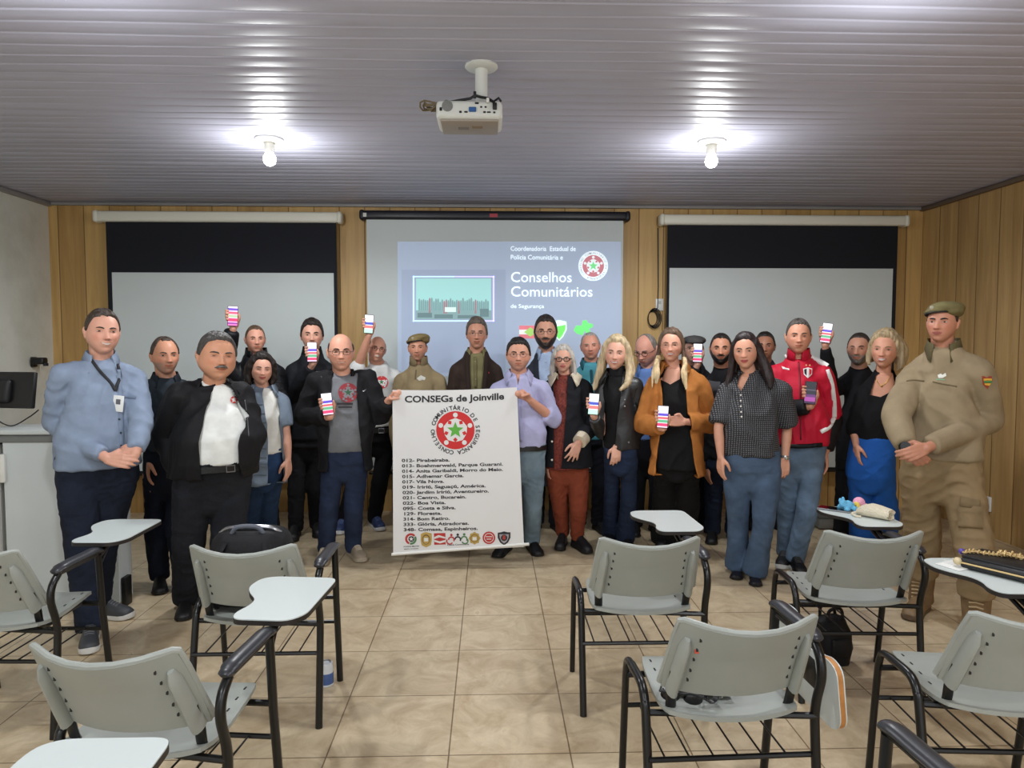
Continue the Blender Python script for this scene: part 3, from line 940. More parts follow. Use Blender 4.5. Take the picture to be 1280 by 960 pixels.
def make_chair(label, tablet):
    t = thing('tablet_arm_chair', label, 'chair', group='grey school chairs with writing boards')
    CM['seat'].build('seat', M_shell, t)
    CM['seat_slot'].build('seat_slots', M_slot, t)
    b = CM['backrest'].build('backrest', M_shell, t)
    CM['sleeve-1'].build('sleeve', M_shell, b)
    CM['sleeve1'].build('sleeve', M_shell, b)
    CM['slot'].build('slots', M_slot, b)
    for k in ('leg_front_left', 'leg_rear_left', 'leg_front_right', 'leg_rear_right'):
        CM[k].build('leg', M_blackm, t)
    CM['frame'].build('frame', M_blackm, t)
    CM['bar_l'].build('back_bar', M_blackm, t)
    CM['bar_r'].build('back_bar', M_blackm, t)
    CM['rack_bar1'].build('rack_bar', M_blackm, t)
    r = CM['rack_bar0'].build('rack_bar', M_blackm, t)
    CM['rack_wire'].build('rack_wires', M_wire, r)
    CM['armrest'].build('armrest', M_pad, t)
    if tablet == 'up':
        w = CM['tablet_top'].build('writing_board', M_tab, t)
        CM['tablet_board'].build('board_edge', M_tedge, w)
        CM['tablet_bracket'].build('board_bracket', M_blackm, w)
    elif tablet == 'folded':
        w = CM['folded_top'].build('writing_board', M_tab, t)
        CM['folded_under'].build('board_underside', M_tab, w)
        CM['folded_board'].build('board_edge', M_ply, w)
        CM['folded_bracket'].build('board_bracket', M_blackm, w)
    return t
protos = {}
def dup(root, label):
    r = root.copy(); COL.objects.link(r)
    r['label'] = label
    for ch in list(root.children):
        c = ch.copy(); COL.objects.link(c); c.parent = r
        for g in ch.children:
            d = g.copy(); COL.objects.link(d); d.parent = c
    return r
chairs = [
    # x, y, turn (clockwise degrees), board, label
    (-2.04, 3.07, 2, 'up', 'grey tablet-arm chair cut by the left edge, before the blue-grey shirt'),
    (-0.99, 3.11, 0, 'none', 'grey chair holding the black backpack'),
    (-1.00, 2.16, 6, 'up', 'grey tablet-arm chair with a raised white board, just behind the backpack chair'),
    (-1.08, 1.03, 0, 'up', 'chair at the bottom left corner showing only its white writing board'),
    (0.66, 3.17, 0, 'up', 'empty grey tablet-arm chair in front of the woman in the tan jacket'),
    (0.75, 2.31, -2, 'folded', 'grey chair with its writing board folded down at the side and things on the seat'),
    (1.66, 3.24, 3, 'up', 'grey chair with the soft toy and phone on its writing board'),
    (1.665, 2.31, 4, 'up', 'grey chair with the black handbag on its writing board at the right edge'),
    (0.70, 1.49, -4, 'none', 'chair at the bottom edge showing only its black armrest'),
]
for (x, y, a, tb_, lab) in chairs:
    if tb_ in protos:
        o = dup(protos[tb_], lab)
    else:
        o = protos[tb_] = make_chair(lab, tb_)
    o.location = (x, y, 0)
    o.rotation_euler = (0, 0, -math.radians(a))
# ------------------------------------------------------------------ people
M_skin = mat('skin', (200, 150, 125), rough=0.5, attr='tint', var=0.04, vscale=30, bump=0.08, bscale=120, spec=0.35)
M_eye = mat('eyeball', (230, 228, 224), rough=0.2, attr='tint')
M_leather = mat('black_leather', (20, 19, 19), rough=0.4, bump=0.2, bscale=80)
def sstep(a, b, x):
    t = np.clip((x - a) / (b - a), 0, 1)
    return t * t * (3 - 2 * t)
def gau(x, z, cx, cz, sx, sz):
    return np.exp(-((x - cx) / sx) ** 2 - ((z - cz) / sz) ** 2)
def sphere_grid(nlon=110, nlat=84):
    vs_, fs_ = [], []
    for i in range(1, nlat):
        t = PI * i / nlat
        for j in range(nlon):
            p = 2 * PI * j / nlon
            vs_.append((math.sin(t) * math.cos(p), math.sin(t) * math.sin(p), math.cos(t)))
    for i in range(nlat - 2):
        for j in range(nlon):
            k = (j + 1) % nlon
            fs_.append((i * nlon + j, (i + 1) * nlon + j, (i + 1) * nlon + k, i * nlon + k))
    a = len(vs_); vs_ += [(0, 0, 1), (0, 0, -1)]
    for j in range(nlon):
        k = (j + 1) % nlon
        fs_.append((a, j, k)); fs_.append((a + 1, (nlat - 2) * nlon + k, (nlat - 2) * nlon + j))
    return np.array(vs_), fs_
SG, SGF = sphere_grid()
def head_surface(U, wx=1.0, jaw=0.30, nose=1.0, fem=False, smile=0.0, cheek=0.0, features=True):
    """head of height 0.23 about its centre; face towards -y"""
    v = U[:, 2]
    ang = np.arctan2(U[:, 1], U[:, 0])
    p = np.where(v > 0, 2.25, 2.45)
    r = np.power(np.clip(1 - np.abs(v) ** p, 0, 1), 1 / 2.05)
    cx, sy = np.cos(ang), np.sin(ang)
    x = 0.0765 * wx * r * np.sign(cx) * np.abs(cx) ** 0.94
    y = 0.098 * r * np.sign(sy) * np.abs(sy) ** 0.96
    z = 0.115 * v
    t = np.clip(-v, 0, 1)
    x = x * (1 - jaw * t ** 1.7 + cheek * np.exp(-((v + 0.45) / 0.3) ** 2))
    y = np.where(sy > 0, y * (1 - 0.40 * t), y)
    y = y - 0.030 * t ** 2.2 + 0.006 * np.clip(v, 0, 1) ** 2
    if not features:
        return np.stack([x, y, z], 1)
    front = sstep(0.15, 0.6, -sy)
    d = np.zeros_like(x)
    ax = np.abs(x)
    d += -0.0085 * gau(ax, z, 0.032, 0.003, 0.017, 0.010)
    d += (0.0045 if not fem else 0.002) * gau(ax, z, 0.028, 0.020, 0.026, 0.008)
    d += 0.004 * gau(ax, z, 0.044, -0.020, 0.018, 0.016) + smile * 0.005 * gau(ax, z, 0.040, -0.030, 0.016, 0.014)
    zz = np.clip((0.012 - z) / 0.046, 0, 1)
    bridge = np.where((z < 0.016) & (z > -0.040), 1, 0) * 1.0
    width = 0.0085 + 0.006 * zz
    prof = (0.007 + 0.017 * zz ** 1.2) * sstep(0.022, 0.006, z) * sstep(-0.044, -0.034, z)
    d += nose * prof * np.exp(-(x / width) ** 2)
    d += nose * 0.008 * gau(ax, z, 0.0125, -0.033, 0.0075, 0.007)
    zm = -0.060 + smile * 0.007 * np.clip(ax / 0.026, 0, 1.3) ** 2
    d += 0.005 * gau(x, z, 0, -0.058, 0.034, 0.018)
    d += 0.0045 * gau(x, z - zm, 0, 0.0055, 0.022, 0.005)
    d += 0.0055 * gau(x, z - zm, 0, -0.0070, 0.019, 0.0055)
    d += -0.0045 * gau(x, z - zm, 0, 0, 0.026, 0.0022)
    d += -0.004 * gau(x, z, 0, -0.081, 0.022, 0.006)
    d += 0.007 * gau(x, z, 0, -0.100, 0.022, 0.013)
    y = y - d * front
    return np.stack([x, y, z], 1)

def head_colors(H, sk, o):
    """colours of skin, lips, stubble in head space; mouth seam and nostrils darkened"""
    n = len(H)
    x, y, z = H[:, 0], H[:, 1], H[:, 2]
    S = np.array(lin(sk))
    C = np.tile(S, (n, 1))
    def mix(c, w):
        nonlocal C
        w = np.clip(w, 0, 1)[:, None]
        C = C * (1 - w) + np.array(c) * w
    front = sstep(0.0, -0.04, y)
    ax = np.abs(x)
    red = S * np.array([1.06, 0.80, 0.78])
    mix(red, 0.55 * front * (gau(ax, z, 0.045, -0.026, 0.02, 0.02) + gau(x, z, 0, -0.032, 0.014, 0.012)))
    st = o.get('stubble')
    if st:
        w = front * sstep(-0.034, -0.048, z) * (1 - gau(x, z, 0, -0.062, 0.028, 0.009)) + sstep(0.02, -0.02, y) * sstep(-0.03, -0.05, z) * sstep(0.03, 0.05, ax) * 0.8
        mix(lin(st[0]), st[1] * w)
    smile = o.get('smile', 0)
    zm = -0.060 + smile * 0.007 * np.clip(ax / 0.026, 0, 1.3) ** 2
    lw = o.get('lipw', 0.024)
    lw = lw + 0.005 * smile
    lip = np.array(lin(o.get('lip', (sk[0] * 0.86, sk[1] * 0.68, sk[2] * 0.64))))
    dz = z - zm
    th_ = 1.0 if 'lip' in o else 0.72
    up = th_ * 0.0095 * np.clip(1 - (ax / lw) ** 2, 0, 1) ** 0.6
    lo = -th_ * 0.0115 * np.clip(1 - (ax / lw) ** 2, 0, 1) ** 0.6
    mix(lip, front * sstep(-0.0015, 0.0015, up - dz) * sstep(-0.0015, 0.0015, dz - lo) * (ax < lw))
    if o.get('teeth'):
        tw = lw * 0.82
        hh = 0.0062 * o['teeth'] * np.clip(1 - (ax / tw) ** 2, 0, 1) ** 0.5
        mix(lin((204, 196, 186)), front * sstep(-0.0012, 0.0012, hh - np.abs(dz)) * (ax < tw))
    else:
        mix(S * 0.30, 0.9 * front * np.exp(-(dz / 0.0018) ** 2) * (ax < lw * 1.02))  # shade between the closed lips put into the skin colour
    mix(S * 0.35, 0.8 * front * gau(ax, z, 0.0075, -0.0395, 0.0035, 0.0025))  # nostrils: shade of the hollows put into the skin colour
    # eyelid rims
    mix(S * np.array([0.62, 0.52, 0.50]), 0.65 * front * gau(ax, z, 0.032, 0.004, 0.0155, 0.0085))
    return C

HAIRLINES = {  # (front z, temple z, sideburn z, behind-ear z, nape z)
    'full':   (0.076, 0.060, -0.012, -0.045, -0.060),
    'short':  (0.082, 0.070, 0.000, -0.030, -0.052),
    'reced':  (0.094, 0.104, 0.005, -0.030, -0.052),
    'woman':  (0.082, 0.060, -0.030, -0.070, -0.075),
    'bald':   (0.30, 0.30, 0.004, -0.030, -0.050),
}
def hair_cap(H, line, th, top=0.0, part=None, seed=0, balding=0.0):
    """push the head surface out where hair grows, pull it in elsewhere"""
    x, y, z = H[:, 0], H[:, 1], H[:, 2]
    a = np.degrees(np.arctan2(np.abs(x), -y))
    L = HAIRLINES[line]
    zl = np.interp(a, [0, 28, 48, 66, 76, 100, 128, 180], [L[0], L[0] - 0.002, L[1], L[2] + 0.025, L[2], L[3] + 0.03, L[3], L[4]])
    r = np.random.default_rng(seed)
    jag = sum(np.sin(x * r.uniform(120, 320) + y * r.uniform(120, 320) + r.uniform(0, 6)) for _ in range(4)) * 0.0012
    m = sstep(-0.005, 0.010, z - zl + jag)
    if balding:
        m = m * sstep(balding + 0.012, balding - 0.01, z + 0.25 * np.clip(-y, -0.05, 0.1))
    N = H / (np.linalg.norm(H * np.array([1, 0.8, 0.75]), axis=1)[:, None] + 1e-9)
    N = N / (np.linalg.norm(N, axis=1)[:, None] + 1e-9)
    lump = sum(np.sin(x * r.uniform(60, 160) + y * r.uniform(60, 160) + z * r.uniform(20, 60) + r.uniform(0, 6)) for _ in range(6)) / 6
    strand = np.sin(np.arctan2(x, y) * 55 + 6 * lump) * 0.0012
    t = th * (1 + 0.5 * lump) + top * np.clip(z / 0.115, 0, 1) ** 1.5 + strand
    disp = -0.010 + (t + 0.010) * m
    return H + N * disp[:, None]

def hand_chain(mb, W, D, N, S, k=1.0, curl=0.5, spread=0.12, thumb=0.4, r=1.0):
    """palm and five separate fingers; D fingers, N palm side, S thumb side"""
    D = Vector(D).normalized(); N = Vector(N); N = (N - D * N.dot(D)).normalized()
    S = Vector(S); S = (S - D * S.dot(D) - N * S.dot(N)).normalized()
    W = Vector(W)
    offs = (0.030, 0.010, -0.011, -0.030)
    lens = (0.072, 0.080, 0.074, 0.058)
    pl = (0.092, 0.094, 0.088, 0.080)
    for i in range(4):
        K = W + D * pl[i] * k + S * offs[i] * k
        mb.limb([W + S * offs[i] * 0.55 * k, W + D * 0.045 * k + S * offs[i] * 0.85 * k, K], [0.0155 * k * r, 0.0150 * k * r, 0.0118 * k * r], 8)
        d = (D + S * spread * offs[i] / 0.03).normalized()
        p = K
        c = curl[i] if isinstance(curl, (list, tuple)) else curl * (1 + 0.12 * i)
        ang = 0.0
        pts, rr = [p], [0.0105 * k * r]
        for j, fr in enumerate((0.45, 0.31, 0.24)):
            ang += c * (0.75, 1.0, 0.7)[j]
            q = d * math.cos(ang) + N * math.sin(ang)
            p = p + q * lens[i] * fr * k
            pts.append(p); rr.append((0.0096, 0.0088, 0.0076)[j] * k * r)
        mb.limb(pts, rr, 8)
    a = W + D * 0.018 * k + S * 0.022 * k + N * 0.006 * k
    b = a + (D * 0.60 + S * 0.72 + N * 0.30).normalized() * 0.042 * k
    c = b + (D * (0.92 - 0.3 * thumb) + S * (0.40 - 0.7 * thumb) + N * (0.15 + 0.6 * thumb)).normalized() * 0.034 * k
    e = c + (D * (0.95 - 0.3 * thumb) + S * (0.25 - 0.9 * thumb) + N * (0.15 + 0.6 * thumb)).normalized() * 0.027 * k
    mb.limb([a, b, c, e], [0.017 * k * r, 0.0135 * k * r, 0.0110 * k * r, 0.0085 * k * r], 8)
    return W

def phone_grip(mb, C, U, N, S, k=1.0):
    """hand behind a phone at C (U its up, N its screen side, S the thumb's side); returns the wrist"""
    W = C - N * 0.032 - U * 0.095 * k + S * 0.006
    for i, u in enumerate((0.030, 0.008, -0.014, -0.035)):
        K = C - N * 0.024 + U * u * 0.9 - S * 0.014
        mb.limb([W + S * (0.014 - 0.009 * i), C - N * 0.030 - U * 0.05 + S * (0.012 - 0.008 * i), K], [0.0160 * k, 0.0150 * k, 0.0115 * k], 8)
        kk = (1.0, 1.0, 0.96, 0.85)[i]
        mb.limb([K, C - N * 0.015 + U * (u + 0.004) - S * 0.046 * kk, C + N * 0.006 + U * (u + 0.007) - S * 0.049 * kk, C + N * 0.013 + U * (u + 0.009) - S * 0.030],
                [0.0105 * k, 0.0098 * k, 0.0090 * k, 0.0076 * k], 8)
    mb.limb([W + S * 0.022 + U * 0.02, C - N * 0.018 - U * 0.042 + S * 0.036, C + N * 0.004 - U * 0.012 + S * 0.047, C + N * 0.012 + U * 0.016 + S * 0.042],
            [0.0170 * k, 0.0145 * k, 0.0115 * k, 0.0090 * k], 8)
    return W

def phone_screen_mat(name, stops, emit):
    m = mat(name, (255, 255, 255), rough=0.2)
    nt, N, Lk = nodes(m)
    b = N['Principled BSDF']
    tc = N.new('ShaderNodeTexCoord')
    sp = N.new('ShaderNodeSeparateXYZ'); Lk.new(tc.outputs['Object'], sp.inputs[0])
    mr = N.new('ShaderNodeMapRange'); mr.inputs['From Min'].default_value = -0.072; mr.inputs['From Max'].default_value = 0.072
    Lk.new(sp.outputs[2], mr.inputs['Value'])
    cr = N.new('ShaderNodeValToRGB'); cr.color_ramp.interpolation = 'CONSTANT'
    el = cr.color_ramp.elements
    while len(el) < len(stops):
        el.new(0.5)
    for e, (p_, c) in zip(el, stops):
        e.position = p_; e.color = (*lin(c), 1)
    Lk.new(mr.outputs[0], cr.inputs[0])
    Lk.new(cr.outputs[0], b.inputs['Emission Color']); b.inputs['Emission Strength'].default_value = emit
    b.inputs['Base Color'].default_value = (0.02, 0.02, 0.02, 1)
    return m
APP = [(0.0, (246, 214, 238)), (0.06, (232, 60, 110)), (0.20, (250, 236, 244)), (0.23, (96, 176, 130)), (0.36, (250, 236, 244)), (0.39, (240, 100, 110)), (0.50, (250, 240, 246)), (0.54, (92, 70, 200)), (0.66, (226, 214, 250)), (0.72, (246, 240, 252))]
APP2 = [(0.0, (236, 120, 190)), (0.08, (150, 50, 160)), (0.16, (246, 170, 214)), (0.22, (232, 50, 110)), (0.38, (250, 220, 236)), (0.42, (180, 200, 160)), (0.56, (250, 210, 230)), (0.60, (238, 90, 120)), (0.72, (246, 214, 250)), (0.78, (110, 70, 200)), (0.90, (240, 226, 250))]
APP3 = [(0.0, (190, 232, 214)), (0.22, (250, 246, 250)), (0.26, (240, 120, 120)), (0.42, (250, 246, 250)), (0.46, (70, 80, 190)), (0.60, (246, 248, 252))]
DARK_REFLECTION = [(0.0, (70, 30, 80)), (0.10, (200, 90, 190)), (0.30, (120, 60, 140)), (0.42, (46, 40, 58)), (0.60, (96, 92, 110)), (0.66, (40, 40, 50))]  # dark glass with its purple reflection put into the glowing colours
def make_phone(label, C, U, N, app='app', w=0.074, h=0.152, case=(24, 24, 28), emit=0.85):
    U = Vector(U).normalized(); N = Vector(N); N = (N - U * N.dot(U)).normalized()
    X = U.cross(-N)
    X = N.cross(U) * -1
    M = Matrix((X, -N, U)).transposed()         # local x right, y back, z up
    t = thing('phone', label, 'phone', C, group='phones held up to the camera')
    t.rotation_euler = M.to_euler()
    ms = {'app': APP, 'app2': APP2, 'app3': APP3, 'dark': DARK_REFLECTION}[app]
    MB().rbox((0, 0.001, 0), (w, 0.009, h), 0.0042, 3).build('phone_body', plain(case, 0.35), t)
    MB().rbox((0, -0.0038, 0), (w - 0.007, 0.0014, h - 0.008), 0.0006, 1).build('phone_screen', phone_screen_mat('phone_' + app, ms, emit), t, smooth=False)
    return t

def shoe_mesh(P, yaw, L=0.275, w=0.098, kind='shoe'):
    """sole and upper on the floor at P (mid-foot), toe towards yaw (0 = towards the camera, + to image right)"""
    dx, dy = math.sin(yaw), -math.cos(yaw)
    D, S = Vector((dx, dy, 0)), Vector((-dy, dx, 0))
    P = Vector((P.x, P.y, 0))
    up, so = MB(), MB()
    st = [(-0.5, 0.24, 0.30), (-0.47, 0.33, 0.60), (-0.38, 0.38, 0.95), (-0.25, 0.385, 1.0), (-0.10, 0.37, 0.92), (0.05, 0.40, 0.76), (0.18, 0.46, 0.58), (0.30, 0.49, 0.46), (0.40, 0.44, 0.38), (0.47, 0.32, 0.28), (0.50, 0.16, 0.14)]
    hh = {'shoe': 0.088, 'sneaker': 0.098, 'boot': 0.11, 'flat': 0.05}[kind]
    s0 = {'shoe': 0.014, 'sneaker': 0.028, 'boot': 0.026, 'flat': 0.008}[kind]
    rg, rs = [], []
    for t, ww, h in st:
        c = P + D * (t * L)
        r1, r2 = [], []
        if kind == 'flat':
            h = {True: 0.75, False: 0.5}[t < -0.2]
        for k in range(14):
            a = 2 * PI * k / 14
            ca, sa = math.cos(a), math.sin(a)
            x = math.copysign(abs(ca) ** 0.75, ca) * ww * w
            z = max(0.0, math.copysign(abs(sa) ** 0.8, sa)) * hh * h
            r1.append(c + S * x + Vector((0, 0, s0 + z - (0.003 if sa < 0 else 0))))
        for k in range(14):
            a = 2 * PI * k / 14
            ca, sa = math.cos(a), math.sin(a)
            x = math.copysign(abs(ca) ** 0.35, ca) * ww * w * 1.06
            z = (0.5 + 0.5 * math.copysign(abs(sa) ** 0.35, sa)) * s0 * 1.15
            lift = 0.010 * max(0, (t - 0.3) / 0.2) ** 2
            r2.append(c + D * (0.004 if t > 0.4 else -0.003 if t < -0.45 else 0) + S * x + Vector((0, 0, z + lift)))
        rg.append(r1); rs.append(r2)
    up.rings(rg); so.rings(rs)
    return up, so

class Person:
    def __init__(s, name, label, Y, head, sh, arms, feet=None, yaw=0, hyaw=0, hroll=0, hpitch=0, skin=(205, 155, 130), face=None,
                 hair=('short', 0.008, 0.006), hairc=(45, 36, 30), chest=None, waist=None, hip=None, waisty=None, hipy=None, crotchy=None,
                 build=1.0, belly=0.0, woman=False, wx=1.0, neckw=1.0, neckl=0.0, seed=None, hk=1.0):
        s.n, s.label, s.Y, s.woman = name, label, Y, woman
        s.s = Y / F
        s.seed = seed if seed is not None else sum(ord(c) for c in name)
        cx, ty, cy = head
        s.hpx = cy - ty
        s.HH = (cy - ty) * s.s * 0.985
        s.hs = s.HH / 0.23
        base = -math.degrees(math.atan2(at(head[0], head[1], Y).x, Y))   # everybody faces the photographer
        yaw += base * 0.85; hyaw += base
        s.yaw = math.radians(yaw)
        # the face is nearer the camera than the body's axis
        s.HC = at(cx, (ty + cy) / 2 + 0.5, Y - 0.02)
        Ry = Matrix.Rotation(math.radians(hyaw), 3, 'Z') @ Matrix.Rotation(math.radians(hroll), 3, 'Y') @ Matrix.Rotation(math.radians(hpitch), 3, 'X')
        s.HR = Ry
        s.HM = np.array(Ry) * s.hs
        s.skin = skin
        s.face = face or {}
        s.wx = wx
        s.hairspec, s.hairc = hair, hairc
        s.build = build
        # shoulders
        s.SL, s.SR = [at(p[0], p[1], Y) for p in sh]
        s.SL.z -= 0.014; s.SR.z -= 0.014
        dy_ = (s.SR.x - s.SL.x) / 2 * math.sin(s.yaw)
        s.SL = CAM + (s.SL - CAM) * ((Y - dy_) / Y); s.SR = CAM + (s.SR - CAM) * ((Y + dy_) / Y)
        s.sep = (s.SR - s.SL).length / 2
        shm = (sh[0][0] + sh[1][0]) / 2
        shy = (sh[0][1] + sh[1][1]) / 2
        hpx = s.hpx
        s.bx = Vector((math.cos(s.yaw), math.sin(s.yaw), 0))
        s.bf = Vector((math.sin(s.yaw), -math.cos(s.yaw), 0))
        chest = chest or (sh[1][0] - sh[0][0]) / 2 * 0.98
        hip = hip or (shm, chest)
        waist = waist or (shm, chest * 0.95)
        hipy = hipy or shy + hpx * 2.1
        waisty = waisty or shy + hpx * 1.35
        s.crotchy = crotchy or hipy + hpx * 0.85
        ny = cy + 0.10 * hpx
        ncx = cx * 0.6 + shm * 0.4
        b = build
        s.rings = []
        def R(px, py, hw, dp, fwd=0.0):
            s.rings.append([at(px, py, Y) + s.bf * fwd, hw, dp])
        S_ = s.s
        nw = (0.053 if not woman else 0.045) * neckw
        R(ncx, ny - 0.016 / S_ + neckl, nw + 0.006, nw + 0.010)
        R(ncx * 0.7 + shm * 0.3, ny + 0.012 / S_ + neckl, nw + 0.13 * (s.sep - nw) + 0.012, 0.068 * b)
        y2 = ny + 0.012 / S_
        R(ncx * 0.4 + shm * 0.6, y2 * 0.55 + shy * 0.45, nw + 0.50 * (s.sep - nw), 0.078 * b)
        ch_ = min(chest * S_, s.sep - 0.030 if not woman else s.sep - 0.026)
        R(shm, shy + 0.012 / S_, 0.86 * s.sep, 0.090 * b)
        R(shm, shy + 0.060 / S_, ch_, 0.108 * b, 0.008)
        R(shm * 0.6 + waist[0] * 0.4, shy * 0.55 + waisty * 0.45, (ch_ + min(ch_ * 1.1, chest * S_)) / 2, 0.122 * b, 0.012 + belly * 0.5)
        R(waist[0], waisty, waist[1] * S_, 0.118 * b + belly * 0.4, belly)
        R((waist[0] + hip[0]) / 2, waisty * 0.45 + hipy * 0.55, (waist[1] * 0.5 + hip[1] * 0.5) * S_, 0.120 * b + belly * 0.3, belly * 0.8)
        R(hip[0], hipy, hip[1] * S_, 0.122 * b)
        s.hipc = at(hip[0], hipy, Y)
        s.hip = hip
        s.hipy = hipy
        s.waisty = waisty
        # arms
        s.arms = []
        for i, a in enumerate(arms):
            if a is None:
                s.arms.append(None); continue
            e, w, pose = a[0], a[1], a[2]
            E = at(e[0], e[1], Y - e[2]); W = at(w[0], w[1], Y - w[2])
            s.arms.append([(s.SL, s.SR)[i], E, W, pose])
        # feet
        s.feet = feet
        if feet is None:
            g = s.hipc.x
            s.feetp = [(Vector((g - 0.10, Y, 0)), -0.25), (Vector((g + 0.10, Y, 0)), 0.25)]
        else:
            s.feetp = []
            for f in feet:
                if f[0] is None:
                    s.feetp.append((Vector((s.hipc.x + f[1], Y + (f[3] if len(f) > 3 else 0), 0)), math.radians(f[2])))
                else:
                    q = fl(f[0], f[1]); s.feetp.append((Vector((q.x, q.y, 0)), math.radians(f[2] + base * 0.7)))
        cr = at(hip[0], s.crotchy, Y)
        hw = hip[1] * S_
        s.hips = [s.hipc - s.bx * hw * 0.51 + Vector((0, 0, -0.02)), s.hipc + s.bx * hw * 0.51 + Vector((0, 0, -0.02))]
        s.crz = cr.z
        s.base = Vector((s.hipc.x, Y, 0))
        s.legs = []
        for i in range(2):
            P_, ya = s.feetp[i]
            A = P_ + Vector((-math.sin(ya) * 0.075, math.cos(ya) * 0.075, 0.085))
            H_ = s.hips[i]
            K = H_ * 0.46 + A * 0.54 + Vector((0, -0.035 + (0.02 if i == 0 else -0.02), 0))
            s.legs.append((H_, K, A))
        s.bvh = {}
        s.body = None
        s.kids = []

    def ring_pts(s, c, hw, dp, infl=0.0, n=30, e=2.5):
        out = []
        for k in range(n):
            a = 2 * PI * k / n
            ca, sa = math.cos(a), math.sin(a)
            u = math.copysign(abs(ca) ** (2 / e), ca) * (hw + infl)
            v = math.copysign(abs(sa) ** (2 / e), sa) * (dp + infl)
            out.append(c + s.bx * u + s.bf * v)
        return out
    def torso(s, mb, infl=0.0, hem=None, neckdrop=0.0, start=0, flare=0.0, low=0.0):
        rg = [list(r) for r in s.rings]
        if hem is not None:
            hz = at(s.hip[0], hem, s.Y).z
            if hz < rg[-1][0].z - 0.01:
                rg.append([Vector((rg[-1][0].x, rg[-1][0].y, hz)), rg[-1][1] + flare, rg[-1][2] + flare])
            else:
                while len(rg) > 2 and rg[-2][0].z < hz:
                    rg.pop()
                a, b = rg[-2], rg[-1]
                t = (a[0].z - hz) / (a[0].z - b[0].z)
                rg[-1] = [a[0].lerp(b[0], t), a[1] + (b[1] - a[1]) * t + flare, a[2] + (b[2] - a[2]) * t + flare]
        # finer interpolation
        out = []
        for i in range(len(rg) - 1):
            for k in range(3):
                t = k / 3
                out.append((rg[i][0].lerp(rg[i + 1][0], t), rg[i][1] * (1 - t) + rg[i + 1][1] * t, rg[i][2] * (1 - t) + rg[i + 1][2] * t))
        out.append(tuple(rg[-1]))
        rr_ = []
        for i, (c, hw, dp) in enumerate(out):
            pts = s.ring_pts(c, hw, dp, (infl if i else infl * 0.4) - (low * min(1, max(0, i - 14) / 4)))
            tl = 0.034 * max(0.0, 1 - i / 6) if not neckdrop else neckdrop * max(0.0, 1 - i / 6)
            pts = [p + Vector((0, 0, -tl * max(-0.4, (p - c).dot(s.bf) / dp))) for p in pts]
            rr_.append(pts)
        mb.rings(rr_[start:])

    def skinbody(s, voxel=0.0050, low=False):
        mb = MB()
        o = s.face
        H = head_surface(SG, wx=s.wx, jaw=o.get('jaw', 0.34 if s.woman else 0.26), nose=o.get('nose', 0.85 if s.woman else 1.05), fem=s.woman, smile=o.get('smile', 0), cheek=o.get('cheek', 0))
        s.H0 = H
        mb.add([s.HC + Vector(p) for p in (H @ s.HM.T)], SGF)
        for sx in (-1, 1):
            M = Matrix.Rotation(sx * 0.38, 3, 'Z') @ Matrix.Rotation(-0.15, 3, 'X')
            for c, r in (((sx * 0.078 * s.wx, 0.014, -0.004), (0.0065, 0.017, 0.030)), ((sx * 0.083 * s.wx, 0.020, 0.006), (0.006, 0.013, 0.021)), ((sx * 0.078 * s.wx, 0.008, -0.028), (0.006, 0.009, 0.010))):
                n = 12
                t = MB(); t.ball((0, 0, 0), r, n, M)
                mb.add([s.HC + s.HR @ ((Vector(v) + Vector(c)) * s.hs) for v in t.v], t.f)
        # neck
        nb = s.rings[1][0]
        k = s.hs
        nr = (0.057 if not s.woman else 0.046) * (0.5 + 0.5 * k)
        h0 = s.HC + s.HR @ (Vector((0, 0.025, -0.045)) * k)
        h1 = s.HC + s.HR @ (Vector((0, 0.018, -0.085)) * k)
        mb.limb([h0, h1, nb + Vector((0, 0.015, 0.0)), nb + Vector((0, 0.0, -0.06))], [nr * 1.02, nr, nr * 1.06, nr * 1.2], 18)
        s.torso(mb, infl=-0.012, start=3, low=0.035)
        fem = 0.86 if s.woman else 1.0
        for i, a in enumerate(s.arms):
            if a is None:
                continue
            S, E, W, pose = a
            sh_in = S + s.bx * (0.03 if i == 0 else -0.03)
            side = -1 if i == 0 else 1
            Wr = s.hand(mb, i, a, fem)
            a[2] = Wr
            W = Wr
            mid = E.lerp(W, 0.35)
            mb.limb([sh_in, S, S.lerp(E, 0.5), E, mid, W], [0.052 * fem, 0.050 * fem, 0.042 * fem, 0.037 * fem, 0.038 * fem, 0.0255 * fem], 14)
        for (H_, K, A) in s.legs:
            mb.limb([H_, K, A, A + Vector((0, 0, -0.045))], [0.07 * fem, 0.045 * fem, 0.034 * fem, 0.034 * fem], 12)
        V, Q = remesh(mb, voxel, smooth=1)
        s.body = mesh_obj('person', V, Q, M_skin, None, s.base)
        s.body.location = s.base
        tag(s.body, s.label, 'person', 'people standing in the group')
        Hl = (V - np.array(s.HC)) @ np.linalg.inv(s.HM).T
        C = np.tile(np.array(lin(s.skin)), (len(V), 1))
        near = (np.abs(Hl[:, 0]) < 0.12) & (np.abs(Hl[:, 1]) < 0.16) & (np.abs(Hl[:, 2]) < 0.14)
        C[near] = head_colors(Hl[near], s.skin, o)
        set_color(s.body, C)
        s.bvh['body'] = BVHTree.FromPolygons([tuple(v) for v in V[:]], [tuple(q) for q in Q[:]])
        s.eyes()
        return s
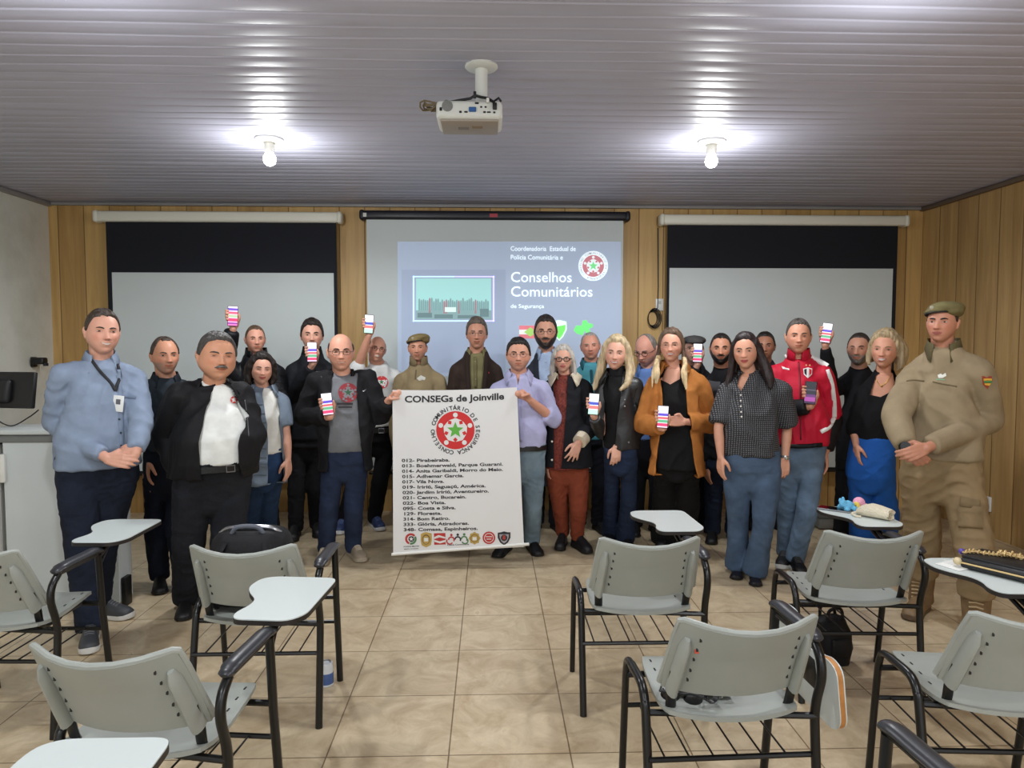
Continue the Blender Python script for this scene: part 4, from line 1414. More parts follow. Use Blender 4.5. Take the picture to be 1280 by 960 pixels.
    def hand(s, mb, i, a, fem):
        S, E, W, pose = a
        D = (W - E).normalized()
        side = -1 if i == 0 else 1
        inward = Vector((-side, 0, 0))
        cam_ = Vector((0, -1, 0))
        k = 0.96 * (0.92 if s.woman else 1.0)
        if isinstance(pose, dict):
            kind = pose['kind']
        else:
            kind, pose = pose, {}
        if kind == 'hang':
            hand_chain(mb, W, Vector((side * 0.05, -0.12, -1)), inward + Vector((0, 0.35, 0)), cam_ , k, 0.28, 0.05, 0.5)
        elif kind == 'hangback':        # back of the hand to the camera
            hand_chain(mb, W, Vector((-side * 0.10, -0.18, -1)), Vector((0, 1, 0)), inward, k, 0.42, 0.12, 0.35)
        elif kind == 'flat':
            hand_chain(mb, W, pose['D'], Vector((0, 1, 0.1)), pose['S'], k, 0.24, 0.34, 0.1)
        elif kind == 'clasp':
            hand_chain(mb, W, pose.get('D', (D.x, -0.25, D.z)), pose.get('N', (0, 1, -0.2)), pose.get('S', (0, -0.2, 1)), k, pose.get('curl', 0.5), 0.05, 0.6)
        elif kind == 'fist':
            D_ = Vector(pose.get('D', D)).normalized(); N_ = Vector(pose.get('N', (0, -1, 0))); N_ = (N_ - D_ * N_.dot(D_)).normalized()
            mb.ball(W + D_ * 0.100 * k + N_ * 0.026, 0.024, 12); mb.ball(W + D_ * 0.06 * k + N_ * 0.014, 0.024, 12); mb.ball(W + D_ * 0.075 * k + N_ * 0.028 + Vector(pose.get('S', (0, 0, 1))).normalized() * 0.026, 0.017, 10)
            hand_chain(mb, W, pose.get('D', D), pose.get('N', (0, -1, 0)), pose.get('S', (0, 0, 1)), k * 0.95, 1.3, 0.0, 0.95)
        elif kind == 'pocket':
            hand_chain(mb, W, (-side * 0.1, -0.05, -1), inward, cam_, k, 0.2, 0.0, 0.4)
        elif kind == 'phone':
            C, U, N, Sx = pose['C'], pose['U'].normalized(), pose['N'], Vector((pose.get('thumb', -side), 0, 0))
            N = (N - U * N.dot(U)).normalized()
            Sx = (Sx - U * Sx.dot(U) - N * Sx.dot(N)).normalized()
            return phone_grip(mb, C, U, N, Sx, k)
        return W
    def kid(s, mb, name, m, smooth=True, **kw):
        o = mb.build(name, m, s.body, s.base, smooth, **kw)
        return o
    def eyes(s):
        o = s.face
        op = o.get('eye', 1.0) * 0.88
        y0 = 0.0815
        for sx in (-1, 1):
            n = 16
            t = MB(); t.ball((0, 0, 0), (0.0142, 0.0085, 0.0054 * op), 20, Matrix.Rotation(sx * 0.06, 3, 'Y') @ Matrix.Rotation(sx * 0.22, 3, 'Z'))
            c = Vector((sx * 0.0315 * s.wx, -y0, 0.004))
            L = np.array(t.v)
            C = np.tile(np.array(lin((186, 178, 170))), (len(L), 1))
            rr = np.sqrt(L[:, 0] ** 2 + (L[:, 2]) ** 2)
            C[rr < 0.0062] = lin(o.get('iris', (62, 42, 30)))
            C[rr < 0.0026] = lin((12, 10, 10))
            C[L[:, 2] > 0.0030 * op] = lin((50, 34, 28))
            mb = MB(); mb.add([s.HC + s.HR @ ((Vector(p) + c) * s.hs) for p in L], t.f)
            e = s.kid(mb, 'eye', M_eye)
            set_color(e, C)
            # eyebrow
            zb = 0.0215 + o.get('browz', 0)
            pts = [Vector((sx * x * s.wx, y, z + zb)) for x, y, z in ((0.013, -0.0985, -0.0035), (0.022, -0.0970, 0.0005), (0.033, -0.0920, 0.0025), (0.043, -0.0830, 0.0005), (0.049, -0.0745, -0.004))]
            th = o.get('brow', 1.0) * (0.0026 if s.woman else 0.0036)
            mb = MB(); mb.tube([s.HC + s.HR @ (p * s.hs) for p in pts], [th * 0.8 * s.hs, th * 1.1 * s.hs, th * s.hs, th * 0.75 * s.hs, th * 0.3 * s.hs], 8)
            s.kid(mb, 'eyebrow', hairm(o.get('browc', tuple(int(c_ * 0.85) for c_ in s.hairc))))
    def hair(s):
        if s.hairspec is None:
            return
        line, th, top = s.hairspec[:3]
        bal = s.hairspec[3] if len(s.hairspec) > 3 else 0
        H = head_surface(SG, wx=s.wx, features=False)
        H = H.copy(); 
        V = hair_cap(H, line, th, top, seed=s.seed, balding=bal)
        mb = MB(); mb.add([s.HC + s.HR @ (Vector(p) * s.hs) for p in V], SGF)
        s.kid(mb, 'hair', hairm(s.hairc))
    def hp(s, x, y, z):
        """point in head space (metres of a 0.23 m head)"""
        return s.HC + s.HR @ (Vector((x, y, z)) * s.hs)
    def beard(s, c, th=0.007, zt=-0.03, must=True):
        H = s.H0
        x, y, z = H[:, 0], H[:, 1], H[:, 2]
        ax = np.abs(x)
        zc = np.interp(ax, [0, 0.018, 0.030, 0.042, 0.056, 0.066, 0.078], [-0.074, -0.072, -0.058, -0.046, -0.034, -0.016, 0.006])
        side = sstep(0.006, -0.010, z - zc) * sstep(0.030, 0.012, y)
        low = side
        mo = gau(x, z, 0, -0.047, 0.030, 0.0065) * (1.4 if must else 0)
        gap = 1 - gau(x, z, 0, -0.064, 0.024, 0.007)
        m = np.clip(np.maximum(side, mo), 0, 1) * gap
        m = sstep(0.35, 0.65, m)
        N = H * np.array([1, 1, 0.6]); N /= np.linalg.norm(N, axis=1)[:, None] + 1e-9
        V = H + N * (-0.008 + (th + 0.008) * m)[:, None]
        mb = MB(); mb.add([s.hp(*p) for p in V], SGF)
        s.kid(mb, 'beard', hairm(c))
    def moustache(s, c, th=0.006):
        mb = MB()
        pts = [(-0.030, -0.093, -0.054), (-0.018, -0.108, -0.048), (-0.004, -0.113, -0.046), (0.004, -0.113, -0.046), (0.018, -0.108, -0.048), (0.030, -0.093, -0.054)]
        mb.tube([s.hp(*p) for p in pts], [th * 0.4, th, th, th, th, th * 0.4], 8, flat=(0.9, 1.0))
        s.kid(mb, 'moustache', hairm(c))
    def locks(s, c, spec, voxel=0.007, name='hair', wr=0.003, slim=0.86):
        """long hair: list of paths in head space, each [(x,y,z,r)...]; one united mesh with the cap"""
        mb = MB()
        H = head_surface(SG, wx=s.wx, features=False)
        line, th, top = s.hairspec[:3]
        V = hair_cap(H, line, th, top, seed=s.seed)
        mb.add([s.hp(*p) for p in V], SGF)
        for path in spec:
            pts = curve_pts([p[:3] for p in path], 4)
            rr = np.interp(np.linspace(0, len(path) - 1, len(pts)), range(len(path)), [p[3] for p in path])
            pts = [s.hp(*p) for p in pts]
            mb.tube(pts, [float(r) * s.hs * slim for r in rr], 10)
        Vv, Q = remesh(mb, voxel, smooth=3, wr=wr, wk=85, seed=s.seed, wz=0.25)
        return mesh_obj(name, Vv, Q, c if not isinstance(c, tuple) else hairm(c), s.body, s.base)
    def sleeve(s, mb, i, frac, r, infl=0.0):
        S, E, W, _ = s.arms[i]
        inn = S + s.bx * (0.05 if i == 0 else -0.05) + Vector((0, 0, 0.010))
        l1, l2 = (E - S).length, (W - E).length
        tot = frac * (l1 + l2)
        ra, rb, rc, rd = [x + infl for x in r]
        nk = s.rings[1][0] + s.bx * (0.035 if i == 1 else -0.035) + Vector((0, 0.008, -0.030))
        mb.limb([nk, S + Vector((0, 0, 0.012))], [0.040 + infl, ra * 0.80], 14)
        pts, rr = [inn, S], [ra * 0.92, ra * 0.94]
        if tot <= l1:
            t = tot / l1
            pts += [S.lerp(E, t * 0.6), S.lerp(E, t)]; rr += [ra * 0.98, rb * 1.08]
        else:
            t = min(1, (tot - l1) / l2)
            pts += [S.lerp(E, 0.5), E, E.lerp(W, t * 0.55), E.lerp(W, t)]; rr += [(ra + rb) / 2, rb, rc * 0.55 + rb * 0.45, rc * (1 - t) + rd * t]
        # flat-ended cuff instead of a ball
        for p, q in list(zip(pts, rr))[:-1]:
            mb.ball(p, q, 14)
        for k in range(len(pts) - 1):
            mb.tube([pts[k], pts[k + 1]], [rr[k], rr[k + 1]], 14)
    def garment(s, name, m, hem, sleeves=(0.95, 0.95), r=(0.066, 0.054, 0.047, 0.038), infl=0.0, rinfl=0.0, voxel=0.009, smooth=4, wr=0.0045, wk=20, flare=0.0, cuts=None, solid=0.0, start=0, key=None, collar_up=0):
        mb = MB()
        s.torso(mb, infl, hem, start=start, flare=flare)
        for i in range(2):
            if s.arms[i] is not None and sleeves[i]:
                s.sleeve(mb, i, sleeves[i], r, rinfl)
        V, Q = remesh(mb, voxel, smooth, wr, wk, seed=s.seed + len(name), wz=0.8)
        ob = mesh_obj(name, V, Q, m, s.body, s.base)
        if cuts:
            bm = bmesh.new(); bm.from_mesh(ob.data)
            yc = -0.02
            for poly in cuts:
                if poly is cuts[0]:
                    ym = min(q[1] for q in poly) + 4
                    poly = [(px, py - 16 if py < ym else py) for px, py in poly]
                P2 = [at(px, py, s.Y - 0.13) - s.base for px, py in poly]
                P2 = [Vector((p.x, 0, p.z)) for p in P2]
                ctr = sum(P2, Vector()) / len(P2)
                for j in range(len(P2)):
                    a, b = P2[j], P2[(j + 1) % len(P2)]
                    e = b - a
                    n = Vector((e.z, 0, -e.x)).normalized()
                    geo = bm.verts[:] + bm.edges[:] + bm.faces[:]
                    bmesh.ops.bisect_plane(bm, geom=geo, plane_co=a, plane_no=n, dist=1e-6)
                kill = []
                for f in bm.faces:
                    c = f.calc_center_median()
                    if c.y > yc + 0.0:
                        continue
                    ins = True
                    for j in range(len(P2)):
                        a, b = P2[j], P2[(j + 1) % len(P2)]
                        n = Vector(((b - a).z, 0, -(b - a).x))
                        if n.dot(c - a) * n.dot(ctr - a) < 0:
                            ins = False; break
                    if ins:
                        kill.append(f)
                bmesh.ops.delete(bm, geom=kill, context='FACES')
            bm.to_mesh(ob.data); bm.free()
            ob.data.polygons.foreach_set('use_smooth', [True] * len(ob.data.polygons))
            if solid:
                md = ob.modifiers.new('thickness', 'SOLIDIFY'); md.thickness = solid; md.offset = -1
        me = ob.data
        vv = [tuple(Vector(v.co) + s.base) for v in me.vertices]
        s.bvh[key or name] = BVHTree.FromPolygons(vv, [tuple(p.vertices) for p in me.polygons])
        return ob
    def trousers(s, m, top=None, thigh=0.092, knee=0.072, ankle=0.062, infl=0.0, wr=0.005, voxel=0.009, name='trousers', flare=0.0, anklez=0.045, wk=17):
        mb = MB()
        S_ = s.s
        top = top if top is not None else s.hipy - 0.35 * s.hpx
        zt = at(s.hip[0], top, s.Y).z
        hw = s.hip[1] * S_
        c = s.hipc
        # waist ring follows the torso there
        tw = None
        for i in range(len(s.rings) - 1):
            a, b = s.rings[i], s.rings[i + 1]
            if a[0].z >= zt >= b[0].z:
                t = (a[0].z - zt) / max(1e-6, a[0].z - b[0].z)
                tw = (a[0].lerp(b[0], t), a[1] * (1 - t) + b[1] * t, a[2] * (1 - t) + b[2] * t)
        if tw is None:
            tw = (Vector((c.x, c.y, zt)), hw * 0.98, s.rings[-1][2])
        cz = s.crz
        mid = (zt + cz) / 2
        dp = s.rings[-1][2] * 0.96
        rg = [(tw[0], tw[1] + infl, tw[2] + infl), (Vector((c.x, c.y + 0.0, mid)), hw + infl, dp * 0.95 + infl), (Vector((c.x, c.y, cz + 0.11)), hw * 0.99, dp * 0.80), (Vector((c.x, c.y, cz + 0.05)), hw * 0.80, dp * 0.58), (Vector((c.x, c.y, cz + 0.0)), hw * 0.40, dp * 0.40), (Vector((c.x, c.y, cz - 0.02)), hw * 0.15, dp * 0.2)]
        mb.rings([s.ring_pts(*r_) for r_ in rg])
        for (H_, K, A) in s.legs:
            th = min(thigh, hw * 0.495)
            a2 = Vector((A.x, A.y, anklez + 0.01)) if anklez < 0.15 else A.lerp(K, (anklez + 0.01 - A.z) / (K.z - A.z))
            P1 = H_.lerp(K, 0.45)
            P2 = K.lerp(a2, 0.5)
            ar = ankle + flare
            pts = [H_, P1, K, P2, a2]
            rr = [th * 1.05, th * 0.97, knee, (knee + ankle) / 2 * 0.98 + flare * 0.25, ar]
            for p, q in list(zip(pts, rr))[:-1]:
                mb.ball(p, q, 16)
            for k in range(4):
                mb.tube([pts[k], pts[k + 1]], [rr[k], rr[k + 1]], 16)
        V, Q = remesh(mb, 0.008, 3, wr * 0.42, wk * 1.7, seed=s.seed + 5, wz=1.5)
        ob = mesh_obj(name, V, Q, m, s.body, s.base)
        s.bvh['trousers'] = BVHTree.FromPolygons([tuple(v) for v in V], [tuple(q) for q in Q])
        return ob
    def shoes(s, kind='shoe', c=(18, 18, 20), sole=None, L=0.28, w=0.1, which=(0, 1)):
        for i in which:
            P_, ya = s.feetp[i]
            u, so = shoe_mesh(P_, ya, L, w, kind)
            o = s.kid(u, 'shoe', mat('shoe_%02x%02x%02x' % tuple(c), c, rough=0.5, bump=0.15, bscale=60))
            if kind in ('sneaker',):
                dx, dy = math.sin(ya), -math.cos(ya)
                mb = MB()
                for t in (0.05, 0.10, 0.15, 0.20):
                    hh = 0.028 + 0.098 * np.interp(t, [-0.1, 0.05, 0.18, 0.3], [0.92, 0.76, 0.58, 0.46])
                    q = P_ + Vector((dx, dy, 0)) * t * L
                    mb.tube([q + Vector((-dy, dx, 0)) * -0.022 + Vector((0, 0, hh - 0.006)), q + Vector((0, 0, hh + 0.002)), q + Vector((-dy, dx, 0)) * 0.022 + Vector((0, 0, hh - 0.006))], 0.004, 6)
                mb.build('laces', plain(tuple(min(255, v + 40) for v in c), 0.8), o, s.base)
            so.build('sole', plain(sole or (16, 16, 16), 0.6), o, s.base)
    def collar(s, m, spread=0.022, height=0.034, gap=38, drop=0.045, rx=None, z=0.0, name='collar', point=0.045, fwd=0.0):
        """shirt collar: a band round the neck that folds into two points"""
        c = s.rings[0][0] + Vector((0, 0.002, -0.016 + z * 0.6)) + s.bf * fwd
        rx = rx or s.rings[0][1] + 0.009
        n = 26
        A, B, Cc = [], [], []
        for k in range(n + 1):
            a = math.radians(-90 + gap) + (2 * PI - math.radians(2 * gap)) * k / n
            ca, sa = math.cos(a), math.sin(a)
            d = s.bx * ca - s.bf * sa * 1.0     # a=-90deg is the front
            d = s.bx * ca + s.bf * (-sa)
            f = max(0.0, -sa)
            lowr = f * drop
            A.append(c + d * rx + Vector((0, 0, -lowr * 0.9)))
            B.append(c + d * (rx + 0.004) + Vector((0, 0, height - lowr * 0.75)))
            edge = min(k, n - k) / n
            pt = point * math.exp(-(edge / 0.07) ** 2)
            Cc.append(c + d * (rx + spread + pt * 0.35) + Vector((0, 0, -0.012 - lowr * 1.0 - pt * 0.7)))
        mb = MB()
        w = n + 1
        fs_ = []
        for k in range(n):
            fs_.append((k, k + 1, w + k + 1, w + k)); fs_.append((w + k, w + k + 1, 2 * w + k + 1, 2 * w + k))
        mb.add(A + B + Cc, fs_)
        o = s.kid(mb, name, m, fixn=False)
        md = o.modifiers.new('thickness', 'SOLIDIFY'); md.thickness = 0.004; md.offset = 0
        return o
    def hit(s, px, py, keys):
        d = ray(px, py).normalized()
        best = None
        for k in keys:
            if k in s.bvh:
                h = s.bvh[k].ray_cast(CAM, d)
                if h[0] is not None and (best is None or h[3] < best[3]):
                    best = h
        return best
    def patch(s, name, m, outlines, keys, off=0.003, sub=None, parent=None, thick=0.0):
        """sewn-on or printed shapes, laid on the cloth that is under these picture points"""
        mb = MB()
        d0 = None
        for o in outlines:
            P_ = []
            for px, py in o:
                h = s.hit(px, py, keys)
                if h is not None:
                    n = h[1] if h[1].dot(ray(px, py)) < 0 else -h[1]
                    P_.append(h[0] + n * off)
                    d0 = h[0]
            if len(P_) >= 3:
                c = sum(P_, Vector()) / len(P_)
                cpx = sum(p[0] for p in o) / len(o); cpy = sum(p[1] for p in o) / len(o)
                h = s.hit(cpx, cpy, keys)
                if h is not None:
                    n = h[1] if h[1].dot(ray(cpx, cpy)) < 0 else -h[1]
                    c = h[0] + n * (off * 1.2)
                mb.add(P_ + [c], [(i, (i + 1) % len(P_), len(P_)) for i in range(len(P_))])
        if not mb.v:
            return None
        ob = mb.build(name, m, parent or s.body, s.base, smooth=False, fixn=False)
        return ob
    def strip(s, name, m, pts, width, keys, off=0.004, n=10, flat=0.25):
        """a ribbon, seam or placket along picture points, laid on the cloth"""
        P2 = curve_pts([(p[0], p[1], 0) for p in pts], n) if len(pts) > 2 else [Vector((pts[0][0] + (pts[1][0] - pts[0][0]) * k / n, pts[0][1] + (pts[1][1] - pts[0][1]) * k / n, 0)) for k in range(n + 1)]
        P3 = []
        for p in P2:
            h = s.hit(p.x, p.y, keys)
            if h is not None:
                P3.append(h[0] + (CAM - h[0]).normalized() * off)
        if len(P3) < 2:
            return None
        A, B = [], []
        for i, p in enumerate(P3):
            t = (P3[min(i + 1, len(P3) - 1)] - P3[max(i - 1, 0)]).normalized()
            v = (CAM - p).normalized()
            u = t.cross(v).normalized() * width / 2
            A.append(p - u); B.append(p + u)
        mb = MB()
        w = len(A)
        mb.add(A + B, [(i, i + 1, w + i + 1, w + i) for i in range(w - 1)])
        o = s.kid(mb, name, m, fixn=False)
        md = o.modifiers.new('thickness', 'SOLIDIFY'); md.thickness = 0.003; md.offset = 0
        return o
    def dots(s, name, m, pts, r, keys, off=0.003):
        mb = MB()
        for px, py in pts:
            h = s.hit(px, py, keys)
            if h is not None:
                mb.ball(h[0] + (CAM - h[0]).normalized() * off, (r, r * 0.6, r), 10)
        if mb.v:
            return s.kid(mb, name, m)
    def belt(s, m, py, w=0.036, infl=0.008, buckle=None):
        zt = at(s.hip[0], py, s.Y).z
        rg = s.rings
        best = rg[-1]
        for i in range(len(rg) - 1):
            a, b = rg[i], rg[i + 1]
            if a[0].z >= zt >= b[0].z:
                t = (a[0].z - zt) / max(1e-6, a[0].z - b[0].z)
                best = (a[0].lerp(b[0], t), a[1] * (1 - t) + b[1] * t, a[2] * (1 - t) + b[2] * t)
        c = Vector((best[0].x, best[0].y, zt))
        mb = MB()
        ro = s.ring_pts(c, best[1], best[2], infl, 40); ri = s.ring_pts(c, best[1], best[2], infl - 0.02, 40)
        z = Vector((0, 0, w / 2))
        mb.rings([[p - z for p in ri], [p - z for p in ro], [p + z for p in ro], [p + z for p in ri]], cap=False, close=True)
        b_ = s.kid(mb, 'belt', m)
        if buckle:
            p = c + s.bf * (best[2] + infl + 0.004) + s.bx * buckle
            mb = MB(); q = 0.022
            mb.tube([p + s.bx * -q + Vector((0, 0, -q * .8)), p + s.bx * q + Vector((0, 0, -q * .8)), p + s.bx * q + Vector((0, 0, q * .8)), p + s.bx * -q + Vector((0, 0, q * .8))], 0.004, 6, close=True)
            mb.build('buckle', M_steel, b_, s.base)
    def glasses(s, c=(20, 18, 18), r=0.0014, w=0.021, h=0.0145, z=0.001, thick=None):
        m = plain(c, 0.3)
        mb = MB()
        y = -0.104
        for sx in (-1, 1):
            pts = []
            for k in range(20):
                a = 2 * PI * k / 20
                ca, sa = math.cos(a), math.sin(a)
                px = math.copysign(abs(ca) ** 0.7, ca) * w
                pz = math.copysign(abs(sa) ** 0.7, sa) * h
                pts.append(s.hp((sx * 0.0325 + px) * s.wx, y + 0.16 * (abs(sx * 0.0325 + px)) ** 1.3, z + pz))
            mb.tube(pts, (thick or r) * s.hs, 6, close=True)
            mb.tube([s.hp(sx * 0.053 * s.wx, y + 0.011, z + 0.004), s.hp(sx * 0.073 * s.wx, -0.066, z + 0.006), s.hp(sx * 0.081 * s.wx, 0.01, z + 0.006)], (thick or r) * s.hs, 6)
        mb.tube([s.hp(-0.0115, y + 0.001, z + 0.003), s.hp(0, y - 0.004, z + 0.006), s.hp(0.0115, y + 0.001, z + 0.003)], (thick or r) * s.hs, 6)
        s.kid(mb, 'glasses', m)
    def beret(s, c=(112, 104, 68), lean=1, pitch=-6, badge=True):
        M = Matrix.Rotation(math.radians(-7 * lean), 3, 'Y') @ Matrix.Rotation(math.radians(pitch), 3, 'X')
        mb = MB()
        t = MB()
        t.ball((0.014 * lean, 0.006, 0.083), (0.097, 0.116, 0.040), 26, M)
        t.tube([M @ Vector((0.083 * s.wx * math.cos(a), 0.105 * math.sin(a) - 0.002, 0.062)) for a in [2 * PI * k / 30 for k in range(30)]], 0.010, 8, close=True)
        t.ball((0.055 * lean, 0.0, 0.064), (0.052, 0.085, 0.030), 18, M)
        mb.add([s.hp(*v) for v in t.v], t.f)
        V, Q = remesh(mb, 0.006, 4, 0.0015, 40, seed=3)
        b = mesh_obj('beret', V, Q, cloth(c, 'beret_felt_%d' % c[0], rough=0.75), s.body, s.base)
        mb = MB()
        mb.tube([s.hp(*(M @ Vector((0.0825 * s.wx * math.cos(a), 0.1045 * math.sin(a) - 0.003, 0.052)))) for a in [2 * PI * k / 36 for k in range(36)]], 0.0065 * s.hs, 8, close=True)
        mb.build('sweatband', plain((26, 24, 20), 0.6), b, s.base)
        if badge:
            mb = MB()
            mb.ball((0, 0, 0), 1, 10)
            q = MB(); q.ball((-0.035 * lean, -0.098, 0.083), (0.013, 0.007, 0.015), 10)
            q2 = MB(); q2.add([s.hp(*v) for v in q.v], q.f)
            q2.build('badge', plain((150, 140, 120), 0.4), b, s.base)
        return b
# ------------------------------------------------------------------ the group, left to right
def ph(px, py, Y, d, tilt=0, thumb=None, look=0.0):
    C = at(px, py, Y - d)
    t = math.radians(tilt)
    N = (CAM - C).normalized()
    N.x += look
    q = {'kind': 'phone', 'C': C, 'U': Vector((math.sin(t), 0, math.cos(t))), 'N': N.normalized()}
    if thumb is not None:
        q['thumb'] = thumb
    return q
PHONES = []
def phone_of(label, q, app='app', **k):
    make_phone(label, q['C'], q['U'], q['N'], app, **k)
BLK = (22, 22, 24)
def tee_emblem(p, cx, cy, rx, ry, keys, cols):
    for key, c in cols.items():
        for L in (0, 1, 2):
            o = [[(cx + x * rx, cy - y * ry) for x, y in q] for l, kk, q in emblem_shapes() if kk == key and l == L]
            if o:
                p.patch('chest_emblem', plain(c, 0.8), o, keys, off=0.004 + 0.0012 * L)

# 1 -- blue-grey shirt, lanyard
Y = 3.98
p = Person('blue_grey_shirt', 'person at far left in blue-grey shirt with lanyard, hands clasped', Y, (128, 388, 442), ((78, 467), (167, 471)),
           [((68, 528, 0.02), (134, 573, 0.22), {'kind': 'clasp', 'D': (1, -0.15, -0.12), 'N': (0.1, 1, -0.3), 'S': (0.1, -0.3, 1), 'curl': 0.45}),
            ((177, 526, 0.04), (170, 566, 0.19), {'kind': 'clasp', 'D': (-1, -0.1, -0.35), 'N': (0, 1, 0), 'S': (0, -0.3, 1), 'curl': 0.6})],
           feet=[(113, 806, 6), (136, 772, 62)], yaw=10, hyaw=12, hroll=3, skin=(212, 158, 136), face=dict(smile=0.8, teeth=0.8, eye=0.75, jaw=0.22, cheek=0.04),
           hair=('short', 0.006, 0.008), hairc=(62, 50, 42), chest=47, waist=(122, 46), hip=(123, 45), waisty=545, hipy=588, crotchy=628, build=1.08, belly=0.035)
p.skinbody(); p.hair()
M1 = cloth((132, 146, 168), 'blue_grey_shirting', bump=0.2, bscale=30)
p.garment('shirt', M1, 583, r=(0.070, 0.060, 0.054, 0.042), wr=0.0035, wk=30, flare=0.006, infl=0.004)
p.trousers(denim((30, 36, 50)), top=560, thigh=0.098, knee=0.082, ankle=0.072)
p.collar(M1, z=0.012, drop=0.05, point=0.055)
p.strip('placket', cloth((122, 136, 158)), [(147, 462), (150, 500), (151, 540), (152, 575)], 0.028, ['shirt'], off=0.003)
p.dots('button', plain((40, 44, 52)), [(149, 524), (151, 541), (151.5, 557)], 0.006, ['shirt'], 0.006)
p.strip('pocket_flap', cloth((116, 130, 152)), [(152, 495), (170, 497)], 0.02, ['shirt'], off=0.004)
l_ = p.strip('lanyard', plain((34, 34, 40), 0.7), [(113, 448), (125, 464), (138, 478), (144, 488)], 0.016, ['shirt', 'body'], off=0.007)
p.strip('lanyard', plain((34, 34, 40), 0.7), [(147, 455), (150, 470), (146, 482), (144, 489)], 0.016, ['shirt', 'body'], off=0.007)
h = p.hit(151, 504, ['shirt'])[0] + Vector((0, -0.026, 0))
b_ = MB().rbox(h, (0.056, 0.004, 0.088), 0.004, 2, Matrix.Rotation(0.12, 3, 'Y')).build('badge', plain((226, 228, 226), 0.4), p.body, p.base)
MB().rbox(h + Vector((0.001, -0.003, 0.010)), (0.024, 0.002, 0.028), 0.002, 1, Matrix.Rotation(0.12, 3, 'Y')).build('badge_photo', plain((90, 92, 100), 0.4), b_, p.base)
p.shoes('sneaker', (62, 64, 68), (220, 220, 216), L=0.30)

# 2 -- dark polo, arms hanging
Y = 4.62
p = Person('dark_polo', 'person in dark polo shirt between the blue-grey shirt and the black jacket with white tee', Y, (206, 422, 467), ((190, 484), (226, 484)),
           [((182, 538, 0.04), (187, 574, 0.10), 'hang'), ((232, 540, 0), (232, 580, 0), 'hang')],
           feet=[(200, 736, 8), (235, 738, 20)], yaw=8, hyaw=14, skin=(196, 140, 112), face=dict(smile=0.4, eye=0.8, stubble=((120, 110, 104), 0.35)),
           hair=('reced', 0.007, 0.003), hairc=(64, 50, 42), chest=25, waist=(207, 25), hip=(207, 25), waisty=545, hipy=590, crotchy=622, belly=0.03)
p.skinbody(); p.hair()
M2 = cloth((36, 44, 52)); p.garment('polo_shirt', M2, 560, sleeves=(0.50, 0.50), r=(0.066, 0.060, 0.056, 0.05))
p.collar(cloth((28, 34, 42)), point=0.03)
p.trousers(denim((24, 28, 40)), top=555)
p.shoes('shoe', (18, 18, 20))

# 3 -- big man, black jacket over white tee
Y = 4.15
p = Person('black_jacket_white_tee', 'heavy person with grey moustache in open black jacket over white tee with belt', Y, (271, 417, 474), ((223, 492), (301, 490)),
           [((207, 545, -0.02), (226, 594, 0.06), 'pocket'), ((318, 545, -0.02), (304, 588, -0.06), 'pocket')],
           feet=[(232, 766, 2), (290, 764, 20)], yaw=14, hyaw=14, hroll=4, skin=(202, 146, 116), face=dict(smile=0.3, eye=0.35, jaw=0.16, cheek=0.10, lipw=0.022),
           hair=('short', 0.008, 0.008), hairc=(70, 66, 64), chest=47, waist=(268, 47), hip=(266, 45), waisty=545, hipy=600, crotchy=640, build=1.18, belly=0.07, wx=1.12, neckw=1.2)
p.skinbody(); p.hair(); p.moustache((104, 98, 94), 0.0065)
p.garment('tee_shirt', cloth((226, 228, 224), 'white_jersey'), 576, sleeves=(0.42, 0.42), r=(0.056, 0.052, 0.05, 0.05), wr=0.003, infl=-0.004)
MJ = cloth((20, 20, 23), 'black_jacket_cloth', rough=0.7)
p.garment('jacket', MJ, 592, r=(0.072, 0.068, 0.062, 0.054), infl=0.020, rinfl=0.002, cuts=[[(262, 466), (296, 466), (305, 535), (262, 540)], [(262, 538), (305, 533), (302, 556), (259, 625)], [(262, 538), (302, 556), (301, 600), (259, 625)]], solid=0.008, wr=0.007, flare=0.008, voxel=0.010)
p.collar(MJ, z=-0.006, spread=0.05, rx=0.082, drop=0.05, point=0.03, gap=60)
p.strip('zip', plain((70, 70, 74)), [(306, 500), (309, 520), (311, 545)], 0.006, ['jacket'], off=0.004)
p.trousers(denim((33, 35, 41)), top=572, thigh=0.115, knee=0.092, ankle=0.082)
p.belt(M_leather, 580, infl=0.010, buckle=0.05)
tee_emblem(p, 292, 500, 4.6, 4.6, ['tee_shirt'], {'red': (214, 70, 70), 'white': (230, 228, 226)})
p.shoes('shoe', (18, 18, 20), L=0.30)

# 4 -- black puffer, phone raised high
Y = 5.62
q = ph(291, 395, Y, 0.22, 3)
phone_of('phone with pink screen raised highest at the left, above the moustached person', q, 'app2')
p = Person('black_puffer', 'person in black quilted puffer jacket raising a phone high behind the dark-haired woman', Y, (319, 407, 441), ((298, 468), (346, 466)),
           [((279, 452, 0.10), (286, 420, 0.2), q), ((352, 520, 0), (350, 570, 0), 'hang')],
           yaw=0, hyaw=8, skin=(206, 150, 128), face=dict(smile=0.1, eye=0.7), hair=('short', 0.004, 0.004), hairc=(86, 66, 50), chest=27, waist=(322, 26), hip=(322, 25), waisty=520, hipy=560, crotchy=590)
p.skinbody(); p.hair()
MP = cloth((20, 21, 25), 'black_quilted_nylon', rough=0.45)
p.garment('puffer_jacket', MP, 555, r=(0.080, 0.072, 0.064, 0.050), infl=0.02)
p.collar(MP, z=0.02, spread=0.012, height=0.05, point=0.0, rx=0.075, gap=20)
for k in range(5):
    p.strip('quilt_seam', plain((10, 10, 12)), [(332, 470 + 9 * k), (345, 468 + 9 * k), (356, 470 + 9 * k)], 0.006, ['puffer_jacket'], off=0.002)
p.trousers(denim((28, 30, 38)), top=545); p.shoes()

